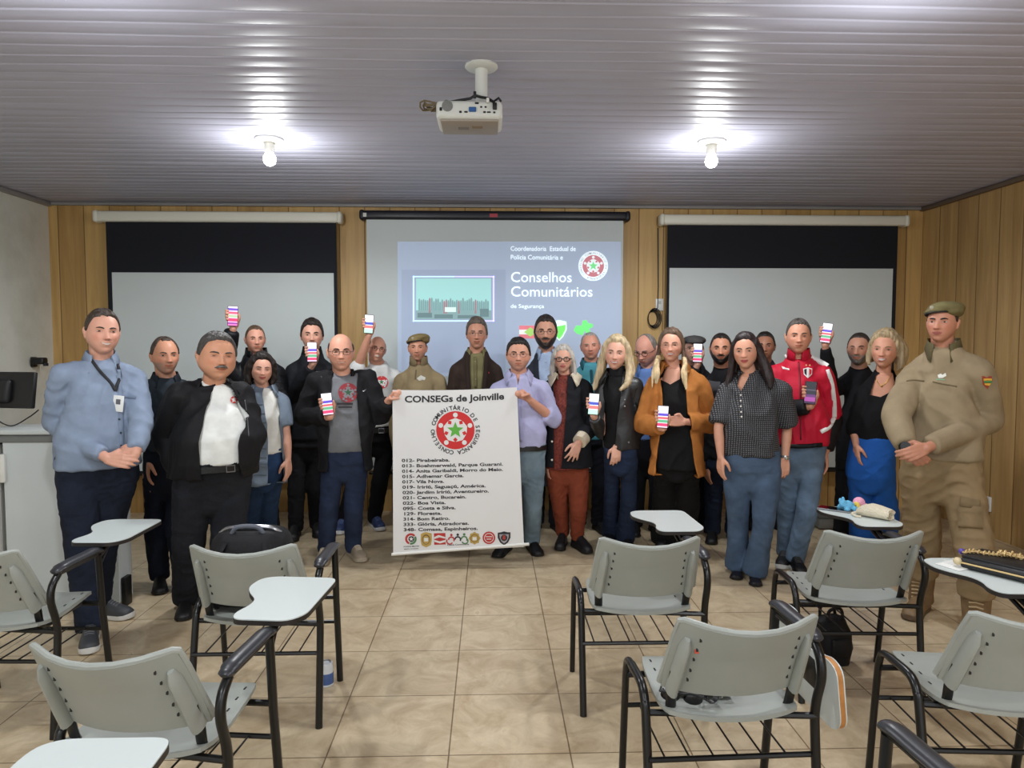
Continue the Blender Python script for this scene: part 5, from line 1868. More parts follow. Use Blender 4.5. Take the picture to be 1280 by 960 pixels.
# 5 -- dark bob, grey vest, white tee
Y = 4.92
p = Person('grey_vest_woman', 'person with dark wavy bob in grey-blue quilted vest over white tee and jeans', Y, (327, 443, 480), ((309, 500), (351, 501)),
           [((304, 540, 0), (316, 575, 0.06), 'pocket'), ((358, 545, 0), (360, 575, 0.03), 'hang')],
           feet=[(318, 690, 5), (338, 688, 10)], yaw=6, hyaw=6, hroll=5, skin=(212, 160, 138), woman=True, face=dict(smile=0.7, eye=0.4, lip=(176, 84, 80), cheek=0.05),
           hair=('woman', 0.016, 0.012), hairc=(32, 24, 22), chest=23, waist=(331, 22), hip=(330, 23), waisty=545, hipy=590, crotchy=612, build=0.95)
p.skinbody()
p.locks((32, 24, 22), [[(sx * 0.03, -0.03, 0.105, 0.03), (sx * 0.078, -0.02, 0.05, 0.032), (sx * 0.095, 0.0, -0.02, 0.034), (sx * 0.092, 0.0, -0.08, 0.032), (sx * 0.080, -0.01, -0.12, 0.018)] for sx in (-1, 1)]
        + [[(sx * 0.04, 0.05, 0.09, 0.04), (sx * 0.085, 0.05, 0.0, 0.045), (sx * 0.08, 0.05, -0.09, 0.04), (sx * 0.07, 0.04, -0.125, 0.02)] for sx in (-1, 1)] + [[(0, 0.09, 0.05, 0.05), (0, 0.10, -0.05, 0.05), (0, 0.08, -0.12, 0.025)]])
p.garment('tee_shirt', cloth((222, 222, 216), 'white_jersey_b'), 565, sleeves=(0.25, 0.25), r=(0.055, 0.05, 0.045, 0.04))
MV = cloth((112, 126, 142), 'grey_quilted_nylon', rough=0.5)
p.garment('quilted_vest', MV, 603, sleeves=(0.42, 0.42), r=(0.062, 0.055, 0.05, 0.045), infl=0.016, cuts=[[(320, 484), (338, 484), (347, 530), (334, 530)], [(334, 529), (347, 529), (352, 615), (334, 615)]], solid=0.008, flare=0.01)
p.collar(MV, z=0.0, spread=0.03, rx=0.07, gap=46, point=0.045)
for k in range(9):
    y_ = 505 + 11 * k
    p.strip('quilt_seam', plain((78, 90, 104)), [(311, y_), (333, y_ + 1)], 0.006, ['quilted_vest'], off=0.002)
p.trousers(denim((40, 62, 96)), top=558, thigh=0.08, knee=0.06, ankle=0.05)
p.shoes('shoe', (26, 26, 30), L=0.24, w=0.085)

# 6 -- young man, black jacket, phone before the chin
Y = 5.80
q = ph(390, 440, Y, 0.30, 0)
phone_of('phone held in front of the chin of the young person in black', q, 'app')
p = Person('young_black_jacket', 'young person in plain black jacket holding a phone in front of the chin', Y, (390, 400, 438), ((368, 463), (412, 463)),
           [((360, 505, 0.06), (386, 468, 0.26), q), ((418, 510, 0), (415, 560, 0), 'hang')],
           feet=[(368, 673, -4), (397, 668, 8)], hyaw=0, skin=(212, 160, 138), face=dict(eye=0.8), hair=('full', 0.008, 0.014), hairc=(38, 30, 26), chest=27, waist=(387, 25), hip=(385, 23), waisty=510, hipy=548, crotchy=575)
p.skinbody(); p.hair()
MK = cloth((22, 24, 29), 'black_softshell', rough=0.75)
p.garment('jacket', MK, 548, r=(0.074, 0.064, 0.056, 0.046), infl=0.014)
p.collar(MK, z=0.012, spread=0.016, height=0.05, point=0.02, gap=24)
p.trousers(denim((34, 34, 38)), top=540); p.shoes('boot', (20, 20, 22))

# 7 -- bald man in glasses, grey tee, black jacket, holding the banner
Y = 5.12
q = ph(409, 505, Y, 0.28, -6)
phone_of('phone held low by the bald person in grey tee', q, 'app')
p = Person('bald_grey_tee', 'bald person in glasses, grey tee and open black jacket holding the left banner corner', Y, (426, 417, 463), ((396, 474), (460, 472)),
           [((380, 520, 0.0), (403, 532, 0.24), q), ((475, 520, -0.02), (486, 500, 0.10), {'kind': 'fist', 'D': (0.6, -0.3, 0.75), 'N': (0.8, -0.2, -0.4), 'S': (-0.2, -1, 0)})],
           feet=[(405, 702, -6), (446, 698, 22)], yaw=4, hyaw=2, skin=(212, 156, 132), face=dict(smile=0.6, teeth=0.5, eye=0.8, jaw=0.20), hair=('reced', 0.005, -0.002, 0.060), hairc=(58, 48, 42), chest=34, waist=(432, 32), hip=(432, 28), waisty=530, hipy=572, crotchy=600, belly=0.035, build=1.05)
p.skinbody(); p.hair(); p.glasses((60, 52, 50))
MT = cloth((112, 114, 118), 'grey_jersey')
p.garment('tee_shirt', MT, 562, sleeves=(0.25, 0.25), wr=0.004)
p.garment('jacket', cloth((24, 24, 27), 'black_jacket_cloth_b', rough=0.8), 586, r=(0.076, 0.068, 0.060, 0.052), infl=0.016, cuts=[[(413, 462), (442, 462), (449, 520), (415, 520)], [(415, 519), (449, 519), (456, 600), (408, 600)]], solid=0.008, flare=0.012, wr=0.006)
p.collar(cloth((24, 24, 27), 'black_jacket_cloth_b'), spread=0.03, rx=0.08, gap=50, point=0.02)
tee_emblem(p, 435, 491, 12, 12, ['tee_shirt'], {'red': (140, 44, 52), 'white': (118, 116, 120), 'green': (44, 84, 56)})
p.patch('chest_lettering', plain((58, 52, 56), 0.9), [[(421, 503.5), (441, 503.5), (441, 506), (421, 506)], [(423, 508), (440, 508), (440, 510), (423, 510)]], ['tee_shirt'])
p.patch('jacket_mark', plain((220, 220, 220), 0.6), [[(452.5, 488.5), (454, 490), (457.5, 486.5), (454.5, 489)]], ['jacket'])
p.trousers(denim((40, 50, 74)), top=555, thigh=0.088, knee=0.07, ankle=0.062)
p.shoes('sneaker', (150, 136, 116), (172, 160, 140))

# 8 -- white tee, raised phone
Y = 6.0
q = ph(461, 405, Y, 0.24, 4)
phone_of('phone raised above the head of the smiling person in white tee', q, 'app3')
p = Person('white_tee_glasses', 'smiling person in glasses and white tee raising a phone beside the banner', Y, (471, 420, 452), ((452, 470), (498, 472)),
           [((446, 462, 0.12), (458, 422, 0.2), q), ((503, 520, 0), (500, 560, 0), 'hang')],
           feet=[(427, 664, -5), (471, 660, 20)], hyaw=8, hroll=10, skin=(204, 148, 124), face=dict(smile=1.0, teeth=1.1, eye=0.7), hair=('reced', 0.003, -0.002, 0.07), hairc=(70, 58, 52), chest=25, waist=(474, 25), hip=(474, 23), waisty=515, hipy=542, crotchy=570, belly=0.02)
p.skinbody(); p.hair(); p.glasses((24, 22, 24))
p.garment('tee_shirt', cloth((214, 216, 214), 'white_jersey_c'), 532, sleeves=(0.34, 0.34), r=(0.07, 0.064, 0.06, 0.06))
tee_emblem(p, 477, 478, 8, 8, ['tee_shirt'], {'red': (200, 56, 60), 'white': (220, 218, 216), 'green': (60, 120, 70)})
p.trousers(denim((22, 22, 26)), top=530); p.belt(M_leather, 536, infl=0.012, buckle=0.02)
p.shoes('sneaker', (40, 56, 96), (210, 212, 214))

# 9 -- officer in beret behind the banner
Y = 5.85
p = Person('officer_centre', 'officer in khaki uniform and beret standing behind the left half of the banner', Y, (522, 418, 451), ((503, 476), (547, 476)),
           [((496, 530, 0), (500, 580, 0), 'hang'), ((556, 530, 0), (552, 580, 0), 'hang')],
           hyaw=-4, skin=(200, 144, 118), face=dict(eye=0.8, stubble=((120, 100, 90), 0.25)), hair=('short', 0.003, 0), hairc=(60, 50, 42), chest=30, waist=(525, 28), hip=(525, 26), build=1.05)
p.skinbody(); p.hair(); p.beret((128, 112, 74), 1)
MU = cloth((138, 122, 92), 'khaki_uniform', bump=0.2)
p.garment('uniform_shirt', MU, 590, r=(0.076, 0.066, 0.058, 0.048), infl=0.006)
p.collar(MU, z=0.012, spread=0.008, height=0.055, point=0.0, gap=14, drop=0.02)
p.strip('zip', plain((96, 84, 60)), [(520, 462), (519, 474)], 0.008, ['uniform_shirt'])
p.patch('chest_mark', plain((200, 200, 190), 0.7), [[(521, 473), (526, 469), (532, 472), (531, 475), (524, 476)]], ['uniform_shirt'])
p.trousers(MU, top=580); p.shoes('boot', (60, 48, 36))

# 10 -- tall man in brown blazer
Y = 5.85
p = Person('brown_blazer', 'tall thin person in brown blazer over olive shirt behind the banner', Y, (596, 398, 436), ((572, 462), (618, 462)),
           [((562, 515, 0), (566, 570, 0), 'hang'), ((628, 515, 0), (624, 570, 0), 'hang')],
           skin=(192, 138, 114), face=dict(eye=0.8, smile=0.3, jaw=0.30), hair=('full', 0.010, 0.012), hairc=(92, 82, 74), chest=28, waist=(595, 26), hip=(595, 26), wx=0.96)
p.skinbody(); p.hair(); p.glasses((120, 100, 90), 0.0011)
MS = cloth((118, 112, 78), 'olive_shirting')
p.garment('shirt', MS, 590, sleeves=(0.3, 0.3), r=(0.056, 0.050, 0.045, 0.040)); p.collar(MS, point=0.05, z=0.006)
p.strip('placket', cloth((106, 100, 68)), [(594, 446), (594.5, 485)], 0.026, ['shirt']); p.dots('button', plain((190, 180, 150)), [(594, 452), (594.3, 463), (594.6, 474)], 0.005, ['shirt'])
MB10 = cloth((52, 40, 34), 'brown_tweed', var=0.2)
p.garment('blazer', MB10, 600, r=(0.07, 0.060, 0.054, 0.046), infl=0.014, cuts=[[(584, 436), (606, 436), (604, 500), (588, 500)]], solid=0.008)
p.strip('lapel', cloth((44, 33, 28), 'brown_lapel'), [(585, 440), (584, 455), (586, 490)], 0.04, ['blazer'], off=0.006); p.strip('lapel', cloth((44, 33, 28), 'brown_lapel'), [(606, 440), (608, 455), (605, 490)], 0.04, ['blazer'], off=0.006)
p.dots('lapel_pin', plain((190, 60, 56)), [(610.5, 466)], 0.009, ['blazer'], 0.008)
p.trousers(denim((40, 36, 34)), top=580); p.shoes()

# 11 -- lavender shirt, holding the banner
Y = 5.22
p = Person('lavender_shirt', 'person in lavender shirt and light blue jeans holding the right corner of the banner', Y, (648, 423, 463), ((622, 486), (676, 484)),
           [((608, 535, 0), (620, 570, 0.0), 'hang'), ((691, 524, 0.02), (661, 499, 0.21), {'kind': 'fist', 'D': (-0.75, -0.25, 0.6), 'N': (-0.3, -0.75, -0.5), 'S': (0.4, -0.6, 0.7)})],
           feet=[(628, 692, -20), (668, 690, 14)], skin=(206, 150, 126), face=dict(eye=0.8, jaw=0.20, cheek=0.05, stubble=((110, 94, 88), 0.25)), hair=('full', 0.007, 0.010), hairc=(30, 25, 24), chest=34, waist=(651, 33), hip=(651, 30), waisty=538, hipy=575, crotchy=602, belly=0.04, build=1.05, wx=1.06)
p.skinbody(); p.hair(); p.glasses((70, 60, 60), 0.0012)
ML = cloth((168, 168, 202), 'lavender_shirting', bump=0.2)
p.garment('shirt', ML, 556, sleeves=(0.5, 0.60), r=(0.070, 0.064, 0.060, 0.055), wr=0.006, cuts=[[(640, 460), (655, 460), (648, 482)]])
p.collar(ML, point=0.05, gap=44, drop=0.06, spread=0.04)
p.strip('placket', cloth((158, 158, 192)), [(648, 486), (650, 520), (651, 552)], 0.026, ['shirt'])
p.trousers(denim((118, 138, 152)), top=552, thigh=0.088, knee=0.072, ankle=0.062); p.belt(M_leather, 557, infl=0.006)
p.shoes('shoe', (17, 17, 19))

# 12 -- bearded man in dark suit
Y = 6.0
p = Person('bearded_suit', 'bearded person in glasses, dark suit jacket and pale blue shirt in the back row', Y, (682, 395, 435), ((662, 466), (708, 466)),
           [((652, 520, 0), (656, 570, 0), 'hang'), ((716, 520, 0), (712, 570, 0), 'hang')],
           skin=(204, 152, 128), face=dict(eye=0.8, stubble=((60, 46, 40), 0.5)), hair=('full', 0.007, 0.010), hairc=(46, 38, 34), chest=27, waist=(684, 26), hip=(684, 25))
p.skinbody(); p.hair(); p.beard((52, 42, 38), 0.008); p.glasses((40, 36, 36), 0.0012)
ms = cloth((168, 186, 214), 'pale_blue_shirting'); p.garment('shirt', ms, 590, sleeves=(0.3, 0.3), r=(0.056, 0.050, 0.045, 0.040)); p.collar(ms, point=0.05, z=0.006)
p.dots('button', plain((210, 216, 224)), [(682, 452), (682.3, 462)], 0.005, ['shirt'])
p.garment('suit_jacket', cloth((46, 50, 58), 'charcoal_suiting'), 605, r=(0.07, 0.060, 0.054, 0.046), infl=0.014, cuts=[[(671, 434), (692, 434), (690, 500), (676, 500)]], solid=0.008)
p.trousers(denim((34, 36, 42)), top=580); p.shoes()

# 13 -- white-haired woman
Y = 5.32
p = Person('white_haired_woman', 'white-haired person in thick black glasses, dark jacket with cream collar and rust trousers', Y, (704, 432, 465), ((687, 484), (731, 484)),
           [((680, 540, 0), (684, 575, 0), 'hang'), ((740, 532, 0.06), (723, 554, 0.22), {'kind': 'flat', 'D': (-0.45, -0.2, -1), 'S': (-1, -0.2, 0.3)})],
           feet=[(702, 684, -10), (727, 688, 26)], yaw=-4, hyaw=-2, skin=(206, 156, 134), woman=True, face=dict(smile=0.5, eye=0.8, lip=(176, 84, 86)), hair=('woman', 0.012, 0.008), hairc=(178, 172, 164), chest=26, waist=(709, 26), hip=(709, 27), waisty=540, hipy=585, crotchy=604, belly=0.02)
p.skinbody()
p.locks((178, 172, 164), [[(sx * 0.02, -0.04, 0.105, 0.022), (sx * 0.075, -0.02, 0.05, 0.026), (sx * 0.088, 0.0, -0.03, 0.026), (sx * 0.098, 0.0, -0.10, 0.026), (sx * 0.100, -0.02, -0.16, 0.012)] for sx in (-1, 1)] + [[(sx * 0.04, 0.06, 0.08, 0.04), (sx * 0.08, 0.05, -0.03, 0.04), (sx * 0.085, 0.05, -0.12, 0.032), (sx * 0.09, 0.03, -0.18, 0.014)] for sx in (-1, 1)])
p.glasses((14, 12, 12), w=0.024, h=0.0165, thick=0.0036)
p.garment('blouse', mat('rust_print', (112, 44, 34), rough=0.8, var=0.6, vscale=70, bump=0.2), 585, sleeves=(0.3, 0.3), r=(0.056, 0.050, 0.045, 0.040), start=0)
MJ13 = cloth((26, 27, 32), 'dark_jacket_wool', rough=0.9)
p.garment('jacket', MJ13, 582, sleeves=(0.93, 0.86), r=(0.068, 0.060, 0.054, 0.050), infl=0.016, cuts=[[(694, 468), (712, 468), (708, 505), (691, 505)], [(691, 504), (708, 504), (701, 590), (692, 590)]], solid=0.008, flare=0.012)
MC = cloth((206, 194, 172), 'cream_corduroy')
p.collar(MC, spread=0.06, rx=0.07, gap=40, point=0.05, drop=0.05)
S, E, W, _ = p.arms[1]
mb = MB(); dv = (W - E).normalized(); mb.tube([E.lerp(W, 0.66), E.lerp(W, 0.93)], [0.056, 0.053], 18); p.kid(mb, 'cuff', MC)
p.dots('button', plain((220, 210, 196)), [(704, 517), (702, 535), (701, 553), (690, 575), (690, 552)], 0.008, ['jacket'], 0.004)
p.trousers(cloth((128, 62, 42), 'rust_twill', var=0.08), top=560, thigh=0.09, knee=0.066, ankle=0.052, anklez=0.075)
p.shoes('boot', (24, 24, 28), L=0.26, w=0.088)

# 14 -- grey-haired man in teal polo
Y = 5.95
p = Person('teal_polo', 'grey-haired smiling person in teal polo shirt in the back row', Y, (738, 416, 449), ((716, 474), (762, 474)),
           [((708, 525, 0), (712, 575, 0), 'hang'), ((770, 525, 0), (766, 575, 0), 'hang')],
           hroll=-4, skin=(210, 150, 128), face=dict(smile=0.6, eye=0.6, jaw=0.2), hair=('reced', 0.006, 0.004), hairc=(150, 146, 142), chest=27, waist=(738, 26), hip=(738, 25), wx=1.05)
p.skinbody(); p.hair()
mt = cloth((78, 150, 164), 'teal_pique'); p.garment('polo_shirt', mt, 548, sleeves=(0.45, 0.45)); p.collar(cloth((52, 110, 124)), point=0.035, gap=40)
p.strip('placket', cloth((44, 84, 96)), [(739, 462), (740, 480)], 0.02, ['polo_shirt'])
p.trousers(denim((24, 26, 34)), top=538); p.shoes()

# 15 -- blonde woman in black leather jacket
Y = 5.15
q = ph(742, 505, Y, 0.22, 4, thumb=1)
phone_of('phone held by the blonde person in black leather jacket', q, 'app3')
p = Person('blonde_leather_jacket', 'person with long blonde hair in black leather jacket, turtleneck and dark blue jeans', Y, (770, 421, 462), ((755, 485), (793, 481)),
           [((752, 540, 0.02), (742, 525, 0.16), q), ((803, 532, 0), (771, 558, 0.10), {'kind': 'hangback'})],
           feet=[(762, 676, -10), (784, 682, 8)], yaw=-14, hyaw=-4, hroll=4, skin=(216, 164, 142), woman=True, face=dict(smile=0.9, teeth=0.9, eye=0.85, lip=(180, 80, 84), brow=1.2, browc=(70, 56, 44)), hair=('woman', 0.012, 0.014), hairc=(188, 168, 134), chest=21, waist=(776, 20), hip=(776, 21), waisty=530, hipy=570, crotchy=592, build=0.95)
p.skinbody()
p.locks((188, 168, 134), [[(-0.01, -0.03, 0.110, 0.022), (-0.07, -0.03, 0.06, 0.026), (-0.088, -0.01, -0.03, 0.028), (-0.105, 0.0, -0.12, 0.032), (-0.125, -0.01, -0.22, 0.026), (-0.13, -0.03, -0.27, 0.010)],
        [(0.01, -0.03, 0.110, 0.024), (0.075, -0.03, 0.05, 0.028), (0.090, -0.02, -0.05, 0.032), (0.105, -0.04, -0.13, 0.032), (0.10, -0.085, -0.20, 0.026), (0.055, -0.12, -0.25, 0.010)],
        [(0.05, 0.05, 0.08, 0.04), (0.09, 0.04, -0.04, 0.042), (0.115, 0.02, -0.13, 0.036), (0.11, -0.02, -0.20, 0.018)], [(-0.05, 0.05, 0.08, 0.04), (-0.09, 0.04, -0.04, 0.042), (-0.10, 0.03, -0.14, 0.036), (-0.12, 0.02, -0.24, 0.014)]])
p.garment('turtleneck', cloth((18, 18, 20), 'black_knit'), 560, sleeves=(0.3, 0.3), r=(0.056, 0.050, 0.045, 0.040))
mb = MB(); c0 = p.rings[0][0]; mb.tube([c0 + Vector((0, 0, -0.03)), c0 + Vector((0, -0.004, 0.035))], [0.064, 0.056], 24); p.kid(mb, 'turtleneck_collar', cloth((18, 18, 20), 'black_knit'))
MLJ = mat('charcoal_leather', (38, 38, 40), rough=0.42, bump=0.35, bscale=28, var=0.1)
p.garment('leather_jacket', MLJ, 560, r=(0.066, 0.058, 0.052, 0.045), infl=0.014, cuts=[[(756, 462), (784, 462), (772, 520), (757, 520)], [(757, 519), (772, 519), (768, 575), (755, 575)]], solid=0.007, wr=0.006)
p.collar(MLJ, spread=0.05, rx=0.075, gap=46, point=0.06, drop=0.05)
p.dots('stud', M_steel, [(781, 500), (781, 508), (786, 553), (776, 566)], 0.007, ['leather_jacket'], 0.004)
p.trousers(denim((34, 46, 70)), top=545, thigh=0.084, knee=0.062, ankle=0.064, flare=0.012, anklez=0.03)
p.shoes('shoe', (20, 20, 24), L=0.24, w=0.085)

# 16 -- bald man in blue shirt looking down
Y = 5.88
p = Person('bald_blue_shirt', 'bald person in glasses and blue shirt looking down behind the two women', Y, (808, 417, 456), ((790, 480), (832, 480)),
           [((782, 530, 0), (786, 575, 0), 'hang'), ((840, 530, 0), (836, 575, 0), 'hang')],
           yaw=-10, hyaw=-26, hpitch=20, skin=(212, 152, 132), face=dict(eye=0.4, stubble=((150, 130, 122), 0.3)), hair=('bald', 0.003, 0), hairc=(130, 122, 116), chest=26, waist=(810, 25), hip=(810, 25))
p.skinbody(); p.hair(); p.glasses((40, 30, 30), 0.0018)
mq = cloth((104, 136, 196), 'blue_shirting'); p.garment('shirt', mq, 548); p.collar(mq, point=0.045, z=0.006)
p.trousers(denim((24, 25, 30)), top=538); p.shoes()

# 17 -- woman in tan jacket, phone in both hands
Y = 5.02
q = ph(828.5, 521, Y, 0.30, 3, thumb=1)
phone_of('phone held in both hands by the person in tan jacket', q, 'app')
p = Person('tan_jacket_woman', 'person with long brown-to-blonde hair in open tan jacket over black clothes', Y, (839, 411, 452), ((820, 477), (873, 476)),
           [((804, 530, 0.0), (818, 538, 0.22), q), ((892, 530, 0.0), (855, 527, 0.22), {'kind': 'clasp', 'D': (-1, -0.05, 0.05), 'N': (0, -1, 0.1), 'S': (0, 0, 1), 'curl': 0.35})],
           feet=[(828, 680, -8), (856, 680, 8)], hyaw=-4, skin=(214, 158, 134), woman=True, face=dict(smile=0.9, teeth=0.9, eye=0.7, lip=(186, 96, 92)), hair=('woman', 0.010, 0.008), hairc=(70, 52, 42), chest=30, waist=(846, 28), hip=(846, 29), waisty=530, hipy=575, crotchy=600, belly=0.01)
p.skinbody()
HB = mat('hair_brown_blonde', (92, 70, 54), rough=0.5, var=0.4, vscale=50, bump=0.6, bscale=90, stretch=(1, 1, 0.18))
p.locks(HB, [[(-0.01, -0.04, 0.108, 0.016), (-0.07, -0.02, 0.05, 0.018), (-0.084, 0.0, -0.04, 0.020), (-0.095, 0.0, -0.13, 0.022), (-0.11, -0.06, -0.2, 0.018)],
        [(0.01, -0.04, 0.108, 0.016), (0.07, -0.02, 0.05, 0.018), (0.084, 0.0, -0.04, 0.020), (0.095, -0.02, -0.13, 0.022)], [(0, 0.07, 0.07, 0.05), (0, 0.08, -0.06, 0.055), (0, 0.06, -0.13, 0.03)]])
HBl = hairm((196, 172, 132))
rh = random.Random(4)
for sx in (-1, 1):
    mb = MB()
    for k in range(7):
        a, b, c_ = 0.004 * rh.uniform(-3, 3), 0.01 * rh.uniform(-1.6, 1.6), 0.012 * rh.uniform(-1.2, 1.6)
        path = [(sx * (0.084 + a), -0.004 - b * 0.5, -0.07, 0.010), (sx * (0.092 + a + abs(b) * 0.4), -0.045 + b, -0.13, 0.014), (sx * (0.098 + a + b), -0.10 + b * 0.6, -0.20, 0.012), (sx * (0.096 + a + c_), -0.128, -0.275 - c_ * 2, 0.004)]
        pts = curve_pts([q_[:3] for q_ in path], 4); rr = np.interp(np.linspace(0, 3, len(pts)), range(4), [q_[3] for q_ in path])
        mb.tube([p.hp(*q_) for q_ in pts], [float(r) * p.hs for r in rr], 8)
    V, Q = remesh(mb, 0.006, 1); mesh_obj('hair_ends', V, Q, HBl, p.body, p.base)
p.glasses((150, 120, 100), 0.0009)
p.garment('top', cloth((16, 16, 18), 'black_jersey'), 585, sleeves=(0.3, 0.3), r=(0.056, 0.050, 0.045, 0.040), cuts=[[(823, 455), (856, 455), (852, 474), (840, 481), (828, 474)]])
MTJ = cloth((176, 112, 54), 'tan_suede', rough=0.8, var=0.14)
p.garment('jacket', MTJ, 592, r=(0.072, 0.066, 0.060, 0.052), infl=0.018, cuts=[[(828, 455), (856, 455), (858, 520), (829, 520)], [(829, 519), (858, 519), (874, 612), (818, 612)]], solid=0.009, flare=0.02, wr=0.006)
p.collar(MTJ, spread=0.04, rx=0.08, gap=46, point=0.04)
p.trousers(cloth((17, 17, 20), 'black_crepe'), top=560, thigh=0.1, knee=0.095, ankle=0.1, anklez=0.02)
p.shoes('shoe', L=0.25)

# 18 -- flat cap, phone before the face
Y = 5.98
q = ph(872, 441, Y, 0.26, 2)
phone_of('phone held in front of the face of the person in a flat cap', q, 'app')
p = Person('flat_cap', 'person in grey flat cap whose face is hidden behind a raised phone', Y, (867, 419, 453), ((848, 478), (890, 478)),
           [((842, 520, 0.05), (868, 466, 0.2), q), ((898, 525, 0), (894, 575, 0), 'hang')],
           skin=(206, 156, 134), face=dict(eye=0.8), hair=('short', 0.004, 0), hairc=(120, 112, 106), chest=26, waist=(868, 25), hip=(868, 25))
p.skinbody(); p.hair(); p.glasses((60, 50, 46))
mb = MB(); mb.ball(p.hp(0.002, 0.0, 0.075), (0.102 * p.hs, 0.118 * p.hs, 0.044 * p.hs), 24); mb.ball(p.hp(0.01, -0.10, 0.058), (0.072 * p.hs, 0.055 * p.hs, 0.010 * p.hs), 18)
V, Q = remesh(mb, 0.006, 5); mesh_obj('flat_cap', V, Q, cloth((72, 70, 70), 'grey_tweed', var=0.25), p.body, p.base)
p.garment('jacket', cloth((28, 28, 32)), 550); p.trousers(denim((26, 28, 36)), top=540); p.shoes()

# 19 -- bearded man in black sweater
Y = 5.55
p = Person('bearded_black_sweater', 'bearded person in black sweater between the tan jacket and the dotted blouse', Y, (901, 417, 455), ((884, 482), (928, 482)),
           [((878, 530, 0), (884, 580, 0), 'hang'), ((936, 530, 0), (932, 580, 0), 'hang')],
           feet=[(890, 676, -8), (918, 676, 8)], skin=(198, 140, 112), face=dict(eye=0.9, brow=1.3, stubble=((50, 38, 34), 0.45)), hair=('short', 0.005, 0.006), hairc=(30, 24, 22), chest=26, waist=(905, 25), hip=(905, 25), hipy=572)
p.skinbody(); p.hair(); p.beard((34, 27, 25), 0.005)
p.garment('sweater', cloth((20, 20, 23), 'black_sweater'), 572)
p.strip('chest_band', cloth((76, 76, 80)), [(884, 483), (892, 484.5), (900, 485)], 0.10, ['sweater'], off=0.003)
p.trousers(denim((32, 42, 62)), top=560); p.shoes()

# 20 -- woman in dark dotted blouse
Y = 4.65
p = Person('dotted_blouse_woman', 'person with long dark hair in dark dotted blouse with pearl buttons and blue jeans', Y, (932, 417, 461), ((909, 486), (976, 486)),
           [((898, 535, 0), (901, 572, 0.04), 'hang'), ((984, 535, 0.0), (981, 574, 0.06), 'hangback')],
           feet=[(921, 719, -8), (944, 727, -4)], yaw=-4, hyaw=-6, hroll=-3, skin=(210, 154, 128), woman=True, face=dict(eye=0.85, smile=0.25, lip=(170, 74, 74), brow=1.2), hair=('woman', 0.010, 0.008), hairc=(38, 26, 26), chest=36, waist=(938, 33), hip=(940, 35), waisty=540, hipy=585, crotchy=612, build=1.02, belly=0.02)
p.skinbody()
p.locks((38, 26, 26), [[(-0.01, -0.035, 0.108, 0.020), (-0.07, -0.02, 0.05, 0.022), (-0.086, 0.0, -0.04, 0.026), (-0.10, 0.01, -0.13, 0.028), (-0.12, 0.0, -0.2, 0.022), (-0.125, -0.02, -0.245, 0.010)],
        [(0.01, -0.035, 0.108, 0.022), (0.075, -0.02, 0.05, 0.026), (0.095, 0.0, -0.04, 0.034), (0.125, 0.0, -0.12, 0.042), (0.15, -0.03, -0.19, 0.036), (0.15, -0.05, -0.25, 0.014)],
        [(0.03, 0.06, 0.08, 0.05), (0.07, 0.07, -0.04, 0.055), (0.09, 0.06, -0.15, 0.05), (0.10, 0.04, -0.23, 0.02)], [(-0.04, 0.06, 0.07, 0.045), (-0.06, 0.07, -0.05, 0.045), (-0.07, 0.06, -0.15, 0.035)]])
def dotted():
    m = mat('dotted_voile', (30, 30, 34), rough=0.8, bump=0.2, bscale=50)
    nt, N, Lk = nodes(m)
    b = N['Principled BSDF']
    tc = N.new('ShaderNodeTexCoord'); v = N.new('ShaderNodeTexVoronoi'); v.voronoi_dimensions = '2D'; v.inputs['Scale'].default_value = 78; v.inputs['Randomness'].default_value = 0.1
    sp = N.new('ShaderNodeSeparateXYZ'); Lk.new(tc.outputs['Object'], sp.inputs[0]); cb = N.new('ShaderNodeCombineXYZ'); Lk.new(sp.outputs[0], cb.inputs[0]); Lk.new(sp.outputs[2], cb.inputs[1])
    Lk.new(cb.outputs[0], v.inputs['Vector'])
    r = N.new('ShaderNodeValToRGB'); r.color_ramp.elements[0].position = 0.26; r.color_ramp.elements[0].color = (*lin((104, 104, 108)), 1); r.color_ramp.elements[1].position = 0.34; r.color_ramp.elements[1].color = (*lin((27, 27, 31)), 1)
    Lk.new(v.outputs['Distance'], r.inputs[0]); Lk.new(r.outputs[0], b.inputs['Base Color'])
    return m
MD = dotted()
p.garment('blouse', MD, 568, sleeves=(0.50, 0.50), r=(0.070, 0.066, 0.064, 0.060), wr=0.006, cuts=[[(919, 466), (953, 466), (931, 490)]], flare=0.004)
p.collar(MD, spread=0.012, height=0.030, point=0.01, gap=62, drop=0.05, z=-0.004)
p.dots('button', plain((220, 214, 206)), [(927, 480), (926.5, 487), (926, 494), (926, 501), (926, 508), (926.5, 515), (927, 521)], 0.0065, ['blouse'], 0.004)
for i in (0, 1):
    S, E, W, _ = p.arms[i]
    l1 = (E - S).length; t = 0.5 * (l1 + (W - E).length) 
    c_ = S.lerp(E, min(0.98, t / l1))
    d_ = (E - S).normalized()
    mb = MB(); mb.tube([c_ - d_ * 0.028, c_ + d_ * 0.006], [0.060, 0.056], 20); p.kid(mb, 'cuff', MD)
p.trousers(denim((74, 92, 116)), top=560, thigh=0.098, knee=0.068, ankle=0.066, flare=0.022, anklez=0.035)
W = p.arms[1][2]; E = p.arms[1][1]
mb = MB(); d_ = (W - E).normalized(); c_ = W - d_ * 0.012
mb.tube([c_ - d_ * 0.008, c_ + d_ * 0.008], [0.0285, 0.0285], 18); mb.rbox(c_ + Vector((0, -0.028, 0)), (0.024, 0.008, 0.024), 0.003); p.kid(mb, 'wristwatch', mat('silver', (190, 188, 182), rough=0.25, metal=0.8))
p.shoes('flat', (26, 22, 30), L=0.24, w=0.088)

